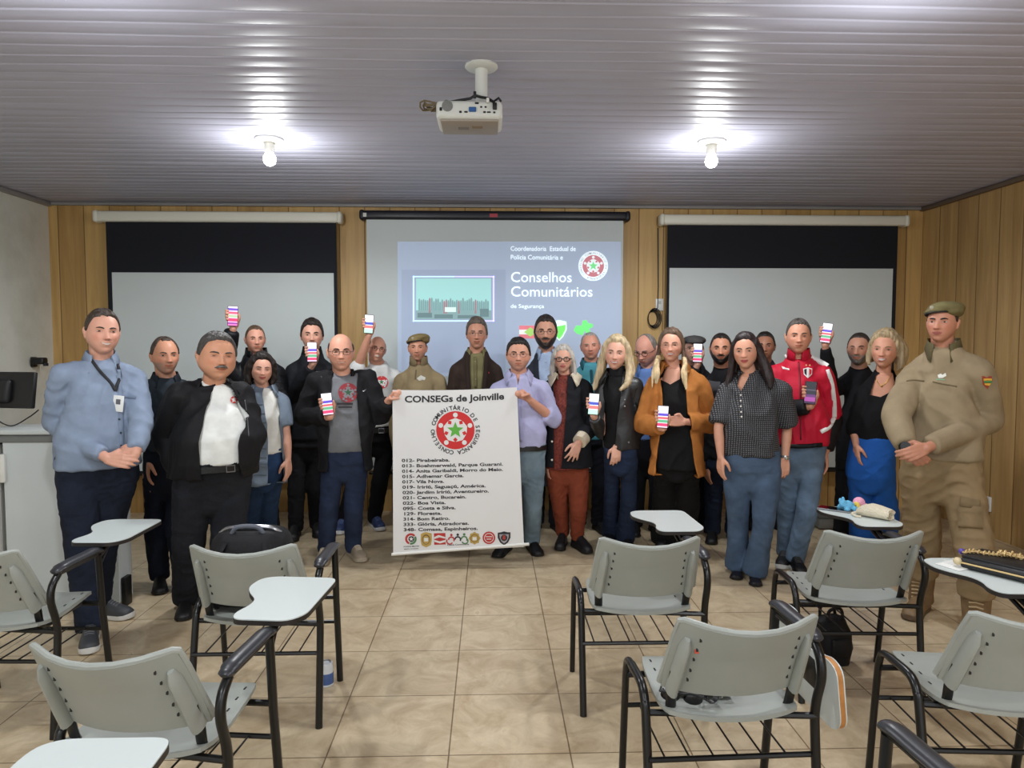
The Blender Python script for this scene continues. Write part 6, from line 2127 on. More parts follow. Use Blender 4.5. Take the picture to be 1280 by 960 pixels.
# 21 -- nearly hidden man in the back row
Y = 6.05
p = Person('hidden_man', 'dark-haired person nearly hidden in the back row behind the dotted blouse', Y, (956, 415, 450), ((936, 474), (978, 474)),
           [((928, 520, 0), (932, 570, 0), 'hang'), ((986, 520, 0), (982, 570, 0), 'hang')], skin=(176, 122, 98), face=dict(eye=0.9), hair=('short', 0.006, 0.006), hairc=(38, 32, 30), chest=26, waist=(957, 25), hip=(957, 25))
p.skinbody(); p.hair(); p.garment('shirt', cloth((40, 42, 48)), 575); p.trousers(denim((30, 32, 38)), top=565); p.shoes()

# 22 -- red track jacket
Y = 4.92
q = ph(1013, 491, Y, 0.26, 4)
phone_of('dark-screened phone held low by the person in red track jacket', q, 'dark', emit=0.5)
p = Person('red_track_jacket', 'person in red track jacket with white stripes, light jeans and black trainers', Y, (998, 399, 442), ((970, 467), (1028, 467)),
           [((966, 515, 0.02), (1006, 506, 0.2), q), ((1040, 525, -0.02), (1032, 565, 0.03), 'hang')],
           feet=[(980, 706, -14), (996, 714, 6)], yaw=-4, hyaw=4, skin=(204, 146, 120), face=dict(smile=0.2, eye=0.7, jaw=0.22, cheek=0.04), hair=('short', 0.005, 0.008), hairc=(76, 70, 66), chest=36, waist=(1001, 33), hip=(1001, 28), waisty=530, hipy=570, crotchy=600, belly=0.03, build=1.05)
p.skinbody(); p.hair()
MR = cloth((190, 24, 52), 'red_tricot', rough=0.6, var=0.06)
MKb = cloth((18, 18, 22), 'black_tricot', rough=0.6)
p.garment('track_jacket', MR, 554, sleeves=(0.55, 0.55), r=(0.076, 0.068, 0.062, 0.054), infl=0.010, wr=0.005)
p.collar(MR, z=0.014, spread=0.012, height=0.055, point=0.0, gap=16, drop=0.03)
for i in (0, 1):
    S, E, W, _ = p.arms[i]
    mb = MB(); mb.limb([S.lerp(E, 0.86), E, E.lerp(W, 0.5)], [0.067, 0.068, 0.061], 16); mb.tube([E.lerp(W, 0.5), E.lerp(W, 0.93)], [0.061, 0.052], 16)
    V, Q = remesh(mb, 0.009, 3, 0.004, 22, seed=i); mesh_obj('lower_sleeve', V, Q, MKb, p.body, p.base)
    p.bvh['sleeve%d' % i] = BVHTree.FromPolygons([tuple(v) for v in V], [tuple(f) for f in Q])
MW = cloth((224, 222, 220), 'white_tricot')
p.strip('shoulder_stripe', MW, [(984, 447), (972, 451), (961, 458)], 0.05, ['track_jacket'], off=0.004)
p.strip('shoulder_stripe', MW, [(1014, 447), (1024, 451), (1034, 458)], 0.04, ['track_jacket'], off=0.004)
p.strip('sleeve_stripe', MW, [(1034, 462), (1040, 480), (1043, 505), (1043, 522)], 0.028, ['track_jacket', 'sleeve1'], off=0.004)
p.strip('sleeve_stripe', MW, [(1043, 522), (1036, 534), (1026, 540)], 0.028, ['track_jacket', 'sleeve1'], off=0.005)
p.strip('zip', plain((120, 14, 34)), [(998, 452), (1000, 480), (1001, 550)], 0.010, ['track_jacket'], off=0.002)
p.strip('hem_band', MKb, [(974, 556), (1000, 558), (1028, 556)], 0.03, ['track_jacket', 'trousers'], off=0.010)
p.patch('crest', plain((226, 222, 220), 0.7), [[(1004, 461), (1009.5, 459.5), (1015, 461), (1014.5, 468), (1009.5, 473), (1004.5, 468)]], ['track_jacket'], off=0.004)
p.patch('crest', plain((24, 24, 28), 0.7), [[(1005, 462), (1008, 461), (1008, 470), (1005.5, 467)]], ['track_jacket'], off=0.0055)
p.patch('crest', plain((196, 30, 50), 0.7), [[(1011, 461), (1014, 462), (1013.5, 467), (1011, 470)]], ['track_jacket'], off=0.0055)
p.patch('crest_stars', plain((214, 190, 120), 0.7), [[(1006.5, 457), (1007.5, 455.5), (1008.5, 457), (1007.5, 458)], [(1011, 457), (1012, 455.5), (1013, 457), (1012, 458)]], ['track_jacket'], off=0.004)
p.patch('maker_mark', plain((226, 222, 220), 0.7), [[(977, 458), (987, 461), (987, 463), (979, 461.5)]], ['track_jacket'], off=0.004)
p.trousers(denim((96, 116, 138)), top=550, thigh=0.09, knee=0.072, ankle=0.064)
p.shoes('sneaker', (20, 20, 22), (210, 210, 208))

# 23 -- black sweater, raised phone
Y = 5.55
q = ph(1033, 416, Y, 0.22, 9)
phone_of('phone raised beside the head of the person in red track jacket', q, 'app')
p = Person('grey_bearded_black_sweater', 'person with short grey beard in black sweater raising a phone behind the red jacket', Y, (1074, 416, 456), ((1052, 480), (1098, 480)),
           [((1040, 490, 0.04), (1029, 444, 0.18), q), ((1100, 530, 0), (1094, 575, 0), 'hang')],
           yaw=-6, hyaw=-10, skin=(200, 146, 122), face=dict(smile=0.3, eye=0.7, stubble=((130, 122, 116), 0.5)), hair=('short', 0.004, 0.004), hairc=(58, 50, 46), chest=26, waist=(1072, 25), hip=(1072, 25), hipy=570)
p.skinbody(); p.hair(); p.beard((118, 110, 104), 0.003)
p.garment('sweater', cloth((21, 21, 25), 'black_sweater_b'), 575); p.trousers(cloth((18, 18, 21)), top=565); p.shoes()

# 24 -- blonde bob, black top, blue trousers
Y = 4.92
p = Person('blue_trousers_woman', 'person with short blonde bob in black scoop-neck top and bright blue trousers', Y, (1106, 414, 460), ((1080, 492), (1128, 492)),
           [((1068, 535, -0.02), (1070, 556, 0.04), 'pocket'), ((1136, 540, -0.05), (1138, 585, -0.05), 'hang')],
           feet=[(1080, 700, -6), (1104, 700, 6)], yaw=-6, hyaw=-8, hroll=3, skin=(212, 154, 128), woman=True, face=dict(smile=0.9, teeth=0.9, eye=0.75, lip=(190, 90, 90)), hair=('woman', 0.014, 0.014), hairc=(166, 146, 114), chest=27, waist=(1092, 24), hip=(1088, 28), waisty=535, hipy=585, crotchy=615)
p.skinbody()
p.locks((166, 146, 114), [[(0.0, -0.04, 0.104, 0.018), (-0.066, -0.03, 0.06, 0.020), (-0.082, -0.02, -0.02, 0.022), (-0.084, -0.03, -0.075, 0.018), (-0.074, -0.045, -0.10, 0.008)],
        [(0.01, -0.04, 0.106, 0.020), (0.074, -0.02, 0.06, 0.024), (0.094, 0.0, -0.02, 0.028), (0.096, 0.0, -0.09, 0.026), (0.082, -0.01, -0.125, 0.010)],
        [(0.04, 0.05, 0.09, 0.045), (0.09, 0.05, 0.0, 0.045), (0.09, 0.05, -0.09, 0.035)], [(-0.04, 0.05, 0.09, 0.04), (-0.075, 0.05, 0.0, 0.04), (-0.075, 0.04, -0.08, 0.03)]])
p.garment('top', cloth((15, 15, 18), 'black_ribbed'), 550, sleeves=(0.72, 0.72), r=(0.062, 0.056, 0.05, 0.044), cuts=[[(1062, 464), (1136, 464), (1126, 484), (1106, 497), (1090, 493), (1078, 484)]])
p.strip('necklace', mat('gold', (200, 160, 80), rough=0.3, metal=0.9), [(1092, 470), (1098, 479), (1102, 482), (1108, 478), (1115, 468)], 0.004, ['body'], off=0.003)
p.dots('pendant', mat('gold', (200, 160, 80)), [(1102, 482.5)], 0.008, ['body'], 0.005)
p.trousers(cloth((34, 92, 176), 'royal_blue_crepe', var=0.06), top=545, thigh=0.1, knee=0.088, ankle=0.10, anklez=0.03, wr=0.007)
p.shoes('flat', (60, 48, 40), L=0.24)

# 25 -- tall officer at the right
Y = 3.82
p = Person('officer_right', 'tall officer in khaki uniform and beret at the far right with hands clasped', Y, (1178, 378, 428), ((1143, 467), (1222, 462)),
           [((1120, 520, 0.03), (1133, 561, 0.20), {'kind': 'clasp', 'D': (0.75, -0.25, -0.65), 'N': (0.3, 1, 0), 'S': (0.6, -0.4, 0.6), 'curl': 0.55}),
            ((1236, 524, 0.03), (1158, 560, 0.24), {'kind': 'clasp', 'D': (-1, -0.1, -0.35), 'N': (0, 1, -0.2), 'S': (-0.2, -0.4, 1), 'curl': 0.5})],
           feet=[(1146, 768, -24), (1219, 806, -12)], yaw=-12, hyaw=-14, hroll=2, skin=(184, 128, 104), face=dict(smile=0.2, eye=0.85, jaw=0.22, brow=1.2, lip=(150, 84, 78)), hair=('short', 0.003, 0), hairc=(36, 30, 28), chest=44, waist=(1180, 41), hip=(1176, 46), waisty=535, hipy=592, crotchy=626, build=1.1, neckw=1.1)
p.skinbody(); p.hair(); p.beret((108, 100, 66), 1)
MU2 = cloth((142, 126, 100), 'khaki_uniform_b', bump=0.2, bscale=30)
p.garment('uniform_shirt', MU2, 572, r=(0.078, 0.070, 0.062, 0.046), infl=0.004, wr=0.006)
p.collar(cloth((92, 84, 58), 'khaki_dark'), z=0.006, spread=0.016, height=0.04, point=0.05, gap=26, drop=0.05)
p.strip('pocket_seam', cloth((112, 98, 74)), [(1133, 476), (1142, 475), (1155, 476)], 0.007, ['uniform_shirt']); p.strip('pocket_seam', cloth((112, 98, 74)), [(1166, 477), (1180, 480), (1196, 483)], 0.007, ['uniform_shirt'])
p.patch('chest_emblem', plain((214, 214, 204), 0.7), [[(1172, 469), (1176, 467), (1178, 469), (1182, 466), (1183, 470), (1178, 473), (1173, 473)]], ['uniform_shirt'], off=0.004)
p.patch('chest_emblem', plain((120, 160, 130), 0.7), [[(1170, 474), (1181, 474.5), (1181, 476), (1170, 475.5)]], ['uniform_shirt'], off=0.004)
for c_, o_ in (((150, 60, 40), [(1227, 470), (1239, 470), (1240, 476), (1234, 486), (1228, 480)]),):
    p.patch('sleeve_patch', plain(c_, 0.8), [o_], ['uniform_shirt'], off=0.003)
p.patch('sleeve_patch', plain((220, 170, 60), 0.8), [[(1229, 473), (1239, 473), (1239, 475.5), (1229, 475.5)], [(1230, 479), (1238, 479), (1236, 482), (1231, 481)]], ['uniform_shirt'], off=0.0045)
p.patch('sleeve_patch', plain((70, 130, 70), 0.8), [[(1229, 475.5), (1239, 475.5), (1239, 478.5), (1230, 478.5)]], ['uniform_shirt'], off=0.0045)
MU3 = cloth((136, 116, 86), 'khaki_trousers', bump=0.25, bscale=30)
p.trousers(MU3, top=562, thigh=0.118, knee=0.098, ankle=0.085, anklez=0.24, wr=0.008)
p.strip('cargo_pocket_flap', cloth((122, 104, 76)), [(1200, 627), (1212, 629), (1225, 631)], 0.05, ['trousers'], off=0.008)
p.strip('cargo_pocket', cloth((130, 111, 82)), [(1212, 632), (1213, 660)], 0.11, ['trousers'], off=0.005)
S, E, W, _ = p.arms[0]
mb = MB(); d_ = (W - E).normalized(); c_ = W - d_ * 0.018; mb.tube([c_ - d_ * 0.013, c_ + d_ * 0.013], [0.034, 0.033], 18); n_ = (CAM - c_).normalized()
mb.tube([c_ + n_ * 0.026, c_ + n_ * 0.044], [0.024, 0.024], 20); p.kid(mb, 'wristwatch', plain((18, 18, 20), 0.4))
MBt = mat('boot_suede', (120, 96, 66), rough=0.8, var=0.2, vscale=20, bump=0.3, bscale=50)
p.shoes('boot', (120, 96, 66), (84, 66, 46), L=0.31, w=0.11)
for i in (0, 1):
    P_, ya = p.feetp[i]; A = p.legs[i][2]
    mb = MB(); mb.tube([tuple(A.lerp(p.legs[i][1], t_)) for t_ in (-0.04, 0.12, 0.32, 0.5)], [0.068, 0.064, 0.070, 0.074], 20); b_ = p.kid(mb, 'boot_shaft', MBt)
    mb = MB()
    fx, fy = math.sin(ya), -math.cos(ya)
    for k in range(7):
        z = 0.10 + 0.025 * k
        c_ = A.lerp(p.legs[i][1], (z - A.z) / (p.legs[i][1].z - A.z)) + Vector((fx, fy, 0)) * 0.068; sx_ = Vector((-fy, fx, 0)) * 0.032
        mb.tube([c_ - sx_, c_ + Vector((fx, fy, 0)) * 0.008 + Vector((0, 0, 0.008)), c_ + sx_], 0.005, 6)
    mb.build('laces', plain((168, 146, 112), 0.8), b_, p.base)
# ------------------------------------------------------------------ the banner
BY = 4.97
bTL, bTR, bBR, bBL = at(490.5, 487.5, BY), at(646, 484, BY), at(655, 683.5, BY), at(491.5, 693, BY)
def ban(u, v, off=0.0):
    """u 0..1 left to right, v 0..1 top to bottom"""
    p = bTL * ((1 - u) * (1 - v)) + bTR * (u * (1 - v)) + bBR * (u * v) + bBL * ((1 - u) * v)
    y = BY + 0.006 * math.sin(u * 5 + v * 2) * (1 - v * 0.7) + 0.003 * math.sin(u * 11 + 1) * (1 - v) - off
    sag = 0.010 * math.sin(u * PI) * (1 - v) ** 3
    return Vector((p.x, y, p.z - sag))
t = thing('banner', 'white hanging banner headed CONSEGs de Joinville held up by two people', 'banner', ban(0.5, 1.0))
off = t.location.copy()
mb = MB()
add_shell(mb, lambda u, v: (ban(u, v), Vector((0, -1, 0))), 40, 40, 0.002)
M_ban = mat('banner_vinyl', (226, 226, 226), rough=0.6, bump=0.05, bscale=6)
mb.build('banner_sheet', M_ban, t, off)
a, b = ban(-0.012, 1.0), ban(1.04, 0.985)
MB().tube([a, b], 0.011, 12).build('bottom_rod', M_white, t, off)
a, b = ban(-0.005, 0.0), ban(1.005, 0.0)
def bpx(px, py):
    """banner (u, v) of a picture point"""
    u, v = 0.5, 0.5
    for _ in range(12):
        q = lambda u, v: ((1 - u) * (1 - v) * 490.5 + u * (1 - v) * 646 + u * v * 655 + (1 - u) * v * 491.5, (1 - u) * (1 - v) * 487.5 + u * (1 - v) * 484 + u * v * 683.5 + (1 - u) * v * 693)
        x, y = q(u, v)
        u += (px - x) / 160.0; v += (py - y) / 203.0
    return u, v
def bprint(name, m, px_polys, lift=0.0015):
    mb = MB()
    for o in px_polys:
        c = (sum(q[0] for q in o) / len(o), sum(q[1] for q in o) / len(o)); n = len(o)
        K = 5 if n > 20 else 2
        P_ = [ban(*bpx(c[0] + (x - c[0]) * k / K, c[1] + (y - c[1]) * k / K), off=lift) for k in range(1, K + 1) for x, y in o] + [ban(*bpx(*c), off=lift)]
        mb.add(P_, [(i, (i + 1) % n, n * K) for i in range(n)] + [(k * n + i, (k + 1) * n + i, (k + 1) * n + (i + 1) % n, k * n + (i + 1) % n) for k in range(K - 1) for i in range(n)])
    return mb.build(name, m, t, off, smooth=False, fixn=False)
INK = plain((42, 42, 46), 0.7)
def btext(name, lines, m, bold=0.012, lift=0.0015):
    """lines: (text, x0, y0, x1, y1, height) in picture points along the baseline"""
    mb = MB()
    for body, x0, y0, x1, y1, h in lines:
        vs_, fs_, w = text_geo(body, 1.0, bold)
        P_ = []
        for v in vs_:
            k = v[0] / w
            P_.append(ban(*bpx(x0 + (x1 - x0) * k, y0 + (y1 - y0) * k - v[1] / 0.72 * h), off=lift))
        mb.add(P_, fs_)
    return mb.build(name, m, t, off, smooth=False, fixn=False)
btext('banner_heading', [('CONSEGs de Joinville', 505.5, 502.3, 630, 498.3, 8.2)], INK, 0.03)
rows = ['012- Pirabeiraba.', '013- Boehmerwald, Parque Guarani.', '014- Anita Garibaldi, Morro do Meio.', '015- Adhemar Garcia.', '017- Vila Nova.', '019- Iririú, Saguaçú, América.', '020- Jardim Iririú, Aventureiro.', '021- Centro, Bucarein.', '022- Boa Vista.', '095- Costa e Silva.', '129- Floresta.', '314- Bom Retiro.', '333- Glória, Atiradores.', '348- Comasa, Espinheiros.']
ends = [562, 628.5, 628.5, 579.5, 555, 607, 611, 582.5, 557, 569.5, 552, 562, 586, 597]
L_ = []
for i, rr in enumerate(rows):
    y0 = 577.0 + i * 6.68
    x0 = 502 + i * 0.17
    L_.append((rr, x0, y0, ends[i], y0 - 0.022 * (ends[i] - x0), 4.0))
btext('banner_list', L_, INK, 0.03)
cx, cy = 569, 536.5
cols = {'red': plain((206, 44, 46), 0.7), 'white': plain((226, 226, 224), 0.7), 'green': plain((96, 176, 66), 0.7)}
for key in cols:
    for l in (0, 1, 2):
        o = [[(cx + x * 24, cy - y * 24) for x, y in q] for ll, kk, q in emblem_shapes() if kk == key and ll == l]
        if o:
            bprint('council_emblem', cols[key], o, 0.0015 + 0.0009 * l)
mb = MB()
ring_words = [('CONSELHO', 261, 184), ('COMUNITÁRIO', 163, 60), ('DE', 41, 28), ('SEGURANÇA', 9, -80)]
for wd, a0, a1 in ring_words:
    for i, ch in enumerate(wd):
        a = math.radians(a0 + (a1 - a0) * i / (len(wd) - 1))
        vs_, fs_, w = text_geo(ch, 1.0, 0.025)
        sc = 7.2
        R0 = 25.8
        ca, sa = math.cos(a - PI / 2), math.sin(a - PI / 2)
        P_ = []
        for v in vs_:
            x = (v[0] - w / 2) * sc; y = v[1] * sc
            X = cx + R0 * math.cos(a) + ca * x - sa * y
            Yy = cy - (R0 * math.sin(a) + sa * x + ca * y)
            P_.append(ban(*bpx(X, Yy), off=0.0015))
        mb.add(P_, fs_)
mb.build('emblem_lettering', INK, t, off, smooth=False, fixn=False)
# the row of crests along the bottom
def C2(x, y, r, n=24, ry=None):
    return [(x + r * math.cos(2 * PI * i / n), y + (ry or r) * math.sin(2 * PI * i / n)) for i in range(n)]
red_, grn, gold_, blk, wht = plain((186, 54, 54), 0.7), plain((86, 128, 84), 0.7), plain((186, 156, 84), 0.7), plain((40, 40, 46), 0.7), plain((226, 224, 220), 0.7)
def arc(x, y, r0, r1, a0, a1, n=14):
    A = [(x + r1 * math.cos(math.radians(a0 + (a1 - a0) * k / n)), y - r1 * math.sin(math.radians(a0 + (a1 - a0) * k / n))) for k in range(n + 1)]
    B = [(x + r0 * math.cos(math.radians(a0 + (a1 - a0) * k / n)), y - r0 * math.sin(math.radians(a0 + (a1 - a0) * k / n))) for k in range(n + 1)]
    return A + B[::-1]
def quads_arc(*a):
    o = arc(*a); n = len(o) // 2
    return [[o[i], o[i + 1], o[-2 - i], o[-1 - i]] for i in range(n - 1)]
def crest(name, *layers):
    first = bprint(name, layers[0][0], layers[0][1], 0.0015)
    for i, (m, o) in enumerate(layers[1:]):
        bprint(name, m, o, 0.0022 + 0.0006 * i)
crest('round_crest', (red_, quads_arc(513.5, 673.5, 4.6, 7.2, 40, 250)), (grn, quads_arc(513.5, 673.5, 4.6, 7.2, -100, 30)), (blk, [C2(514, 673.5, 3.6)]), (wht, [[(514 + x, 673.5 - y) for x, y in star2(5, 3, 1.3)]]))
btext('crest_caption', [('POLÍCIA MILITAR', 504.5, 684, 524, 683.2, 1.6), ('SANTA CATARINA', 505, 687, 523, 686.2, 1.3)], INK, 0.02)
crest('gold_shield', (gold_, [[(526, 667), (529, 665.5), (532.5, 664.8), (536, 665.5), (539.5, 666.5), (539.7, 675), (538.5, 681), (532.5, 684), (527, 681.5), (525.7, 675)]]), (plain((120, 96, 50), 0.7), [C2(532.5, 674, 5, 20, 6.4)]), (gold_, [C2(532.5, 674.5, 4, 20, 5.2)]), (wht, [[(530, 672), (535, 672), (535, 676.5), (530, 676.5)]]))
crest('red_square_crest', (red_, [[(542.2, 666.3), (556.6, 665.8), (557, 680.3), (542.6, 680.8)]]), (wht, [[(542.6, 671), (548, 668.4), (556.6, 671), (556.7, 673), (549, 671), (542.6, 673.5)], [(542.7, 674.5), (549, 676.5), (556.8, 674.5), (556.8, 677), (550, 679), (542.8, 677)]]))
def manikin(x, y, m):
    bprint('people_crest', m, [C2(x, y - 6.2, 1.6, 14)] + quads_arc(x, y, 2.6, 4.4, -30, 180), 0.0016)
manikin(564, 674.5, red_); manikin(572, 674.2, blk); manikin(580, 673.8, grn)
bprint('people_crest', red_, quads_arc(562, 676, 3, 4.6, 150, 330), 0.0022); bprint('people_crest', grn, quads_arc(581, 675.5, 3, 4.6, 200, 390), 0.0022)
btext('crest_caption', [('Polícia Comunitária', 559, 681.8, 586, 680.8, 2.0)], INK, 0.02)
crest('gold_badge', (gold_, [[(593 + x * 7.6, 672.5 - y * 8.2) for x, y in star2(8, 1.0, 0.84)]]), (plain((120, 96, 50), 0.7), [C2(593, 672.5, 5.0)]), (gold_, [C2(593, 672.5, 4.2)]), (wht, [[(590.5, 671), (595.5, 671), (595.5, 675), (590.5, 675)]]))
crest('red_round_crest', (red_, [C2(611, 672, 8)]), (wht, [C2(611, 672, 6)]), (red_, [C2(611, 672, 5.2)]), (wht, [[(607, 670), (615, 670), (615, 671), (607, 671)], [(608, 673), (614, 673), (614, 674), (608, 674)]]))
crest('black_shield', (blk, [[(622, 665.5), (626, 665), (630, 663.8), (634, 665), (638, 665), (638, 672), (635, 678), (630, 681.5), (625, 678), (622, 672)]]), (plain((160, 156, 160), 0.6), [[(624, 667.5), (636, 667.5), (635.6, 672), (633, 677), (630, 679), (627, 677), (624.5, 672)]]), (blk, [C2(630, 672, 4)]), (plain((170, 60, 60), 0.6), [[(628.5, 669), (631.5, 669), (632, 674), (628, 674)]]))

# ------------------------------------------------------------------ things on and under the chairs
def chair_pt(i, x, y, z):
    cx, cy, a = chairs[i][:3]
    a = -math.radians(a)
    return Vector((cx + x * math.cos(a) - y * math.sin(a), cy + x * math.sin(a) + y * math.cos(a), z))
TT = 0.7135
# backpack on the second chair
MBK = cloth((20, 20, 23), 'black_backpack_nylon', rough=0.6)
c = chair_pt(1, -0.065, 0.02, 0)
t = thing('backpack', 'black backpack sitting upright on the grey chair', 'backpack', (c.x, c.y, 0.47), 0.03)
mb = MB()
for z, w, d in ((0.0, 0.16, 0.10), (0.02, 0.185, 0.125), (0.12, 0.195, 0.135), (0.22, 0.188, 0.125), (0.28, 0.172, 0.105), (0.306, 0.148, 0.085), (0.318, 0.11, 0.06), (0.320, 0.03, 0.02)):
    mb.v = mb.v
    ring = []
    for k in range(28):
        a = 2 * PI * k / 28; ca, sa = math.cos(a), math.sin(a)
        ring.append(Vector((math.copysign(abs(ca) ** 0.5, ca) * w * 0.92, math.copysign(abs(sa) ** 0.6, sa) * d, z)))
    mb.__dict__.setdefault('rg', []).append(ring)
mb.rings(mb.rg)
mb.build('backpack_body', MBK, t)
MB().rbox((0, 0.13, 0.12), (0.26, 0.06, 0.2), 0.025, 3).build('front_pocket', MBK, t)
mb = MB(); mb.tube(curve_pts([(-0.13, -0.02, 0.30), (-0.09, -0.03, 0.325), (0, -0.03, 0.332), (0.09, -0.03, 0.325), (0.13, -0.02, 0.30)]), 0.010, 8); mb.build('zip', M_steel, t)
MB().tube(curve_pts([(-0.07, -0.06, 0.305), (-0.04, -0.07, 0.34), (0.04, -0.07, 0.34), (0.07, -0.06, 0.305)]), 0.010, 8).build('handle', mat('grey_webbing', (92, 96, 106), rough=0.7), t)
for sx in (-1, 1):
    MB().tube(curve_pts([(sx * 0.09, -0.10, 0.28), (sx * 0.12, -0.145, 0.2), (sx * 0.13, -0.15, 0.08), (sx * 0.12, -0.125, 0.01)]), 0.022, 8, flat=(1, 0.4)).build('strap', MBK, t)
# tin under the chair
c = fl(408, 856)
t = thing('tin_can', 'small blue and white tin on the floor under the backpack chair', 'can', (c.x, c.y, 0))
MB().lathe((0, 0, 0), [(0.03, 0.0), (0.033, 0.003), (0.033, 0.10), (0.030, 0.108), (0.001, 0.108)], 24).build('can_body', plain((206, 210, 214), 0.35), t)
MB().lathe((0, 0, 0), [(0.0333, 0.012), (0.0337, 0.014), (0.0337, 0.062), (0.0333, 0.064)], 24).build('label_band', plain((70, 96, 150), 0.5), t)
MB().tube([(0.0 + 0.02 * math.cos(a), 0.02 * math.sin(a), 0.112) for a in [PI * k / 8 for k in range(9)]], 0.003, 6).build('ring_pull', M_steel, t)
# desk phone, soft toy and pouch on the board of the seventh chair
c = chair_pt(6, 0.155, 0.465, TT)
t = thing('phone', 'black phone lying flat on the writing board beside the soft toy', 'phone', (c.x, c.y, TT), 0.9)
MB().rbox((0, 0, 0.0048), (0.078, 0.165, 0.009), 0.004, 3).build('phone_body', plain((120, 122, 126), 0.3), t)
MB().rbox((0, 0, 0.0096), (0.073, 0.16, 0.001), 0.0004, 1).build('phone_screen', plain((8, 8, 10), 0.08), t)
c = chair_pt(6, 0.245, 0.46, TT)
t = thing('soft_toy', 'pale blue soft toy with pink and yellow trim on the writing board', 'toy', (c.x, c.y, TT), 0.2)
MPl = lambda n, col: mat(n, col, rough=0.95, bump=0.7, bscale=160, var=0.08)
mb = MB()
mb.ball((-0.03, 0, 0.028), (0.038, 0.03, 0.027), 14); mb.ball((-0.062, -0.005, 0.04), (0.020, 0.018, 0.022), 12); mb.ball((-0.075, 0.0, 0.058), (0.009, 0.008, 0.014), 10); mb.ball((-0.05, 0.01, 0.062), (0.009, 0.008, 0.014), 10)
for (x, y) in ((-0.055, -0.03), (-0.01, -0.032), (-0.05, 0.03), (-0.01, 0.03)):
    mb.ball((x, y, 0.015), (0.016, 0.016, 0.015), 10)
V, Q = remesh(mb, 0.004, 2, 0.0008, 150)
mesh_obj('toy_body', V, Q, MPl('blue_plush', (110, 186, 226)), t)
mb = MB(); mb.ball((0.05, 0.012, 0.034), (0.033, 0.03, 0.033), 14); mb.ball((0.078, 0.0, 0.018), (0.018, 0.02, 0.017), 10); mb.build('toy_head', MPl('pink_plush', (240, 170, 196)), t)
mb = MB()
for k in range(6):
    mb.ball((0.016 + 0.004 * (k % 2), -0.026 + 0.010 * k, 0.024 + 0.012 * math.sin(k)), (0.011, 0.010, 0.013), 8)
mb.build('mane', MPl('yellow_plush', (236, 206, 96)), t)
c = chair_pt(6, 0.29, 0.295, TT)
t = thing('cloth_pouch', 'cream cloth drawstring pouch lying on the writing board behind the tall officer', 'pouch', (c.x, c.y, TT), -0.9)
t['label'] = 'cream cloth drawstring pouch lying next to the soft toy'
mb = MB()
rg = []
for x, w, h in ((-0.095, 0.012, 0.012), (-0.085, 0.03, 0.02), (-0.06, 0.042, 0.030), (-0.02, 0.048, 0.036), (0.02, 0.047, 0.034), (0.055, 0.044, 0.030), (0.075, 0.042, 0.028), (0.072, 0.034, 0.020), (0.05, 0.030, 0.014)):
    rg.append([Vector((x + 0.004 * math.sin(5 * 2 * PI * k / 24), math.cos(2 * PI * k / 24) * w, h + math.sin(2 * PI * k / 24) * h * 0.98 + 0.001)) for k in range(24)])
mb.rings(rg)
mb.build('pouch_body', MPl('cream_cotton', (218, 208, 184)), t)
mb = MB(); mb.tube(curve_pts([(-0.085, -0.02, 0.02), (-0.10, -0.045, 0.012), (-0.07, -0.06, 0.006), (-0.05, -0.055, 0.006)]), 0.006, 8); mb.build('drawstring', MPl('cream_cotton', (218, 208, 184)), t)
# black bag under the seventh chair
c = fl(1044, 832)
t = thing('tote_bag', 'soft black bag standing on the floor under the chair', 'bag', (c.x, c.y + 0.06, 0), 0.15)
t['label'] = 'soft black bag on the floor under the chair with the soft toy'
mb = MB(); rg = []
for z, w, d in ((0.0, 0.06, 0.06), (0.006, 0.085, 0.085), (0.08, 0.09, 0.088), (0.16, 0.088, 0.075), (0.215, 0.075, 0.05), (0.235, 0.03, 0.02)):
    rg.append([Vector((math.copysign(abs(math.cos(a)) ** 0.6, math.cos(a)) * w + 0.01 * math.sin(3 * a + z * 30), math.copysign(abs(math.sin(a)) ** 0.6, math.sin(a)) * d, z)) for a in [2 * PI * k / 26 for k in range(26)]])
mb.rings(rg); mb.build('bag_body', MBK, t)
for sy in (-1, 1):
    MB().tube(curve_pts([(-0.04, sy * 0.03, 0.21), (-0.03, sy * 0.035, 0.27), (0.03, sy * 0.035, 0.275), (0.05, sy * 0.03, 0.21)]), 0.008, 8).build('bag_handle', MBK, t)
MB().rbox((0, -0.092, 0.10), (0.10, 0.02, 0.09), 0.012).build('bag_pocket', MBK, t)
# handbag on the right-hand board
c = chair_pt(7, 0.30, 0.36, TT)
t = thing('handbag', 'black handbag with gold chain lying on the right-hand writing board', 'handbag', (c.x, c.y, TT), 0.55)
MG = mat('gold_chain', (206, 178, 124), rough=0.45, metal=0.3)
MH = mat('black_handbag_leather', (24, 24, 27), rough=0.45, bump=0.15, bscale=90)
MB().rbox((0, 0, 0.025), (0.17, 0.25, 0.045), 0.016, 3).build('bag_body', MH, t)
MB().rbox((0.005, 0.0, 0.050), (0.165, 0.24, 0.010), 0.004).build('flap', MH, t)
mb = MB(); mb.tube([(-0.088, -0.12, 0.026), (-0.088, 0.12, 0.026)], 0.0035, 8); mb.build('edge_trim', MG, t)
mb = MB(); mb.ball((-0.088, 0.128, 0.028), 0.016, 10); mb.ball((-0.088, -0.128, 0.026), (0.012, 0.02, 0.016), 10); mb.build('clasp', mat('cream_bead', (208, 190, 150), rough=0.4), t)
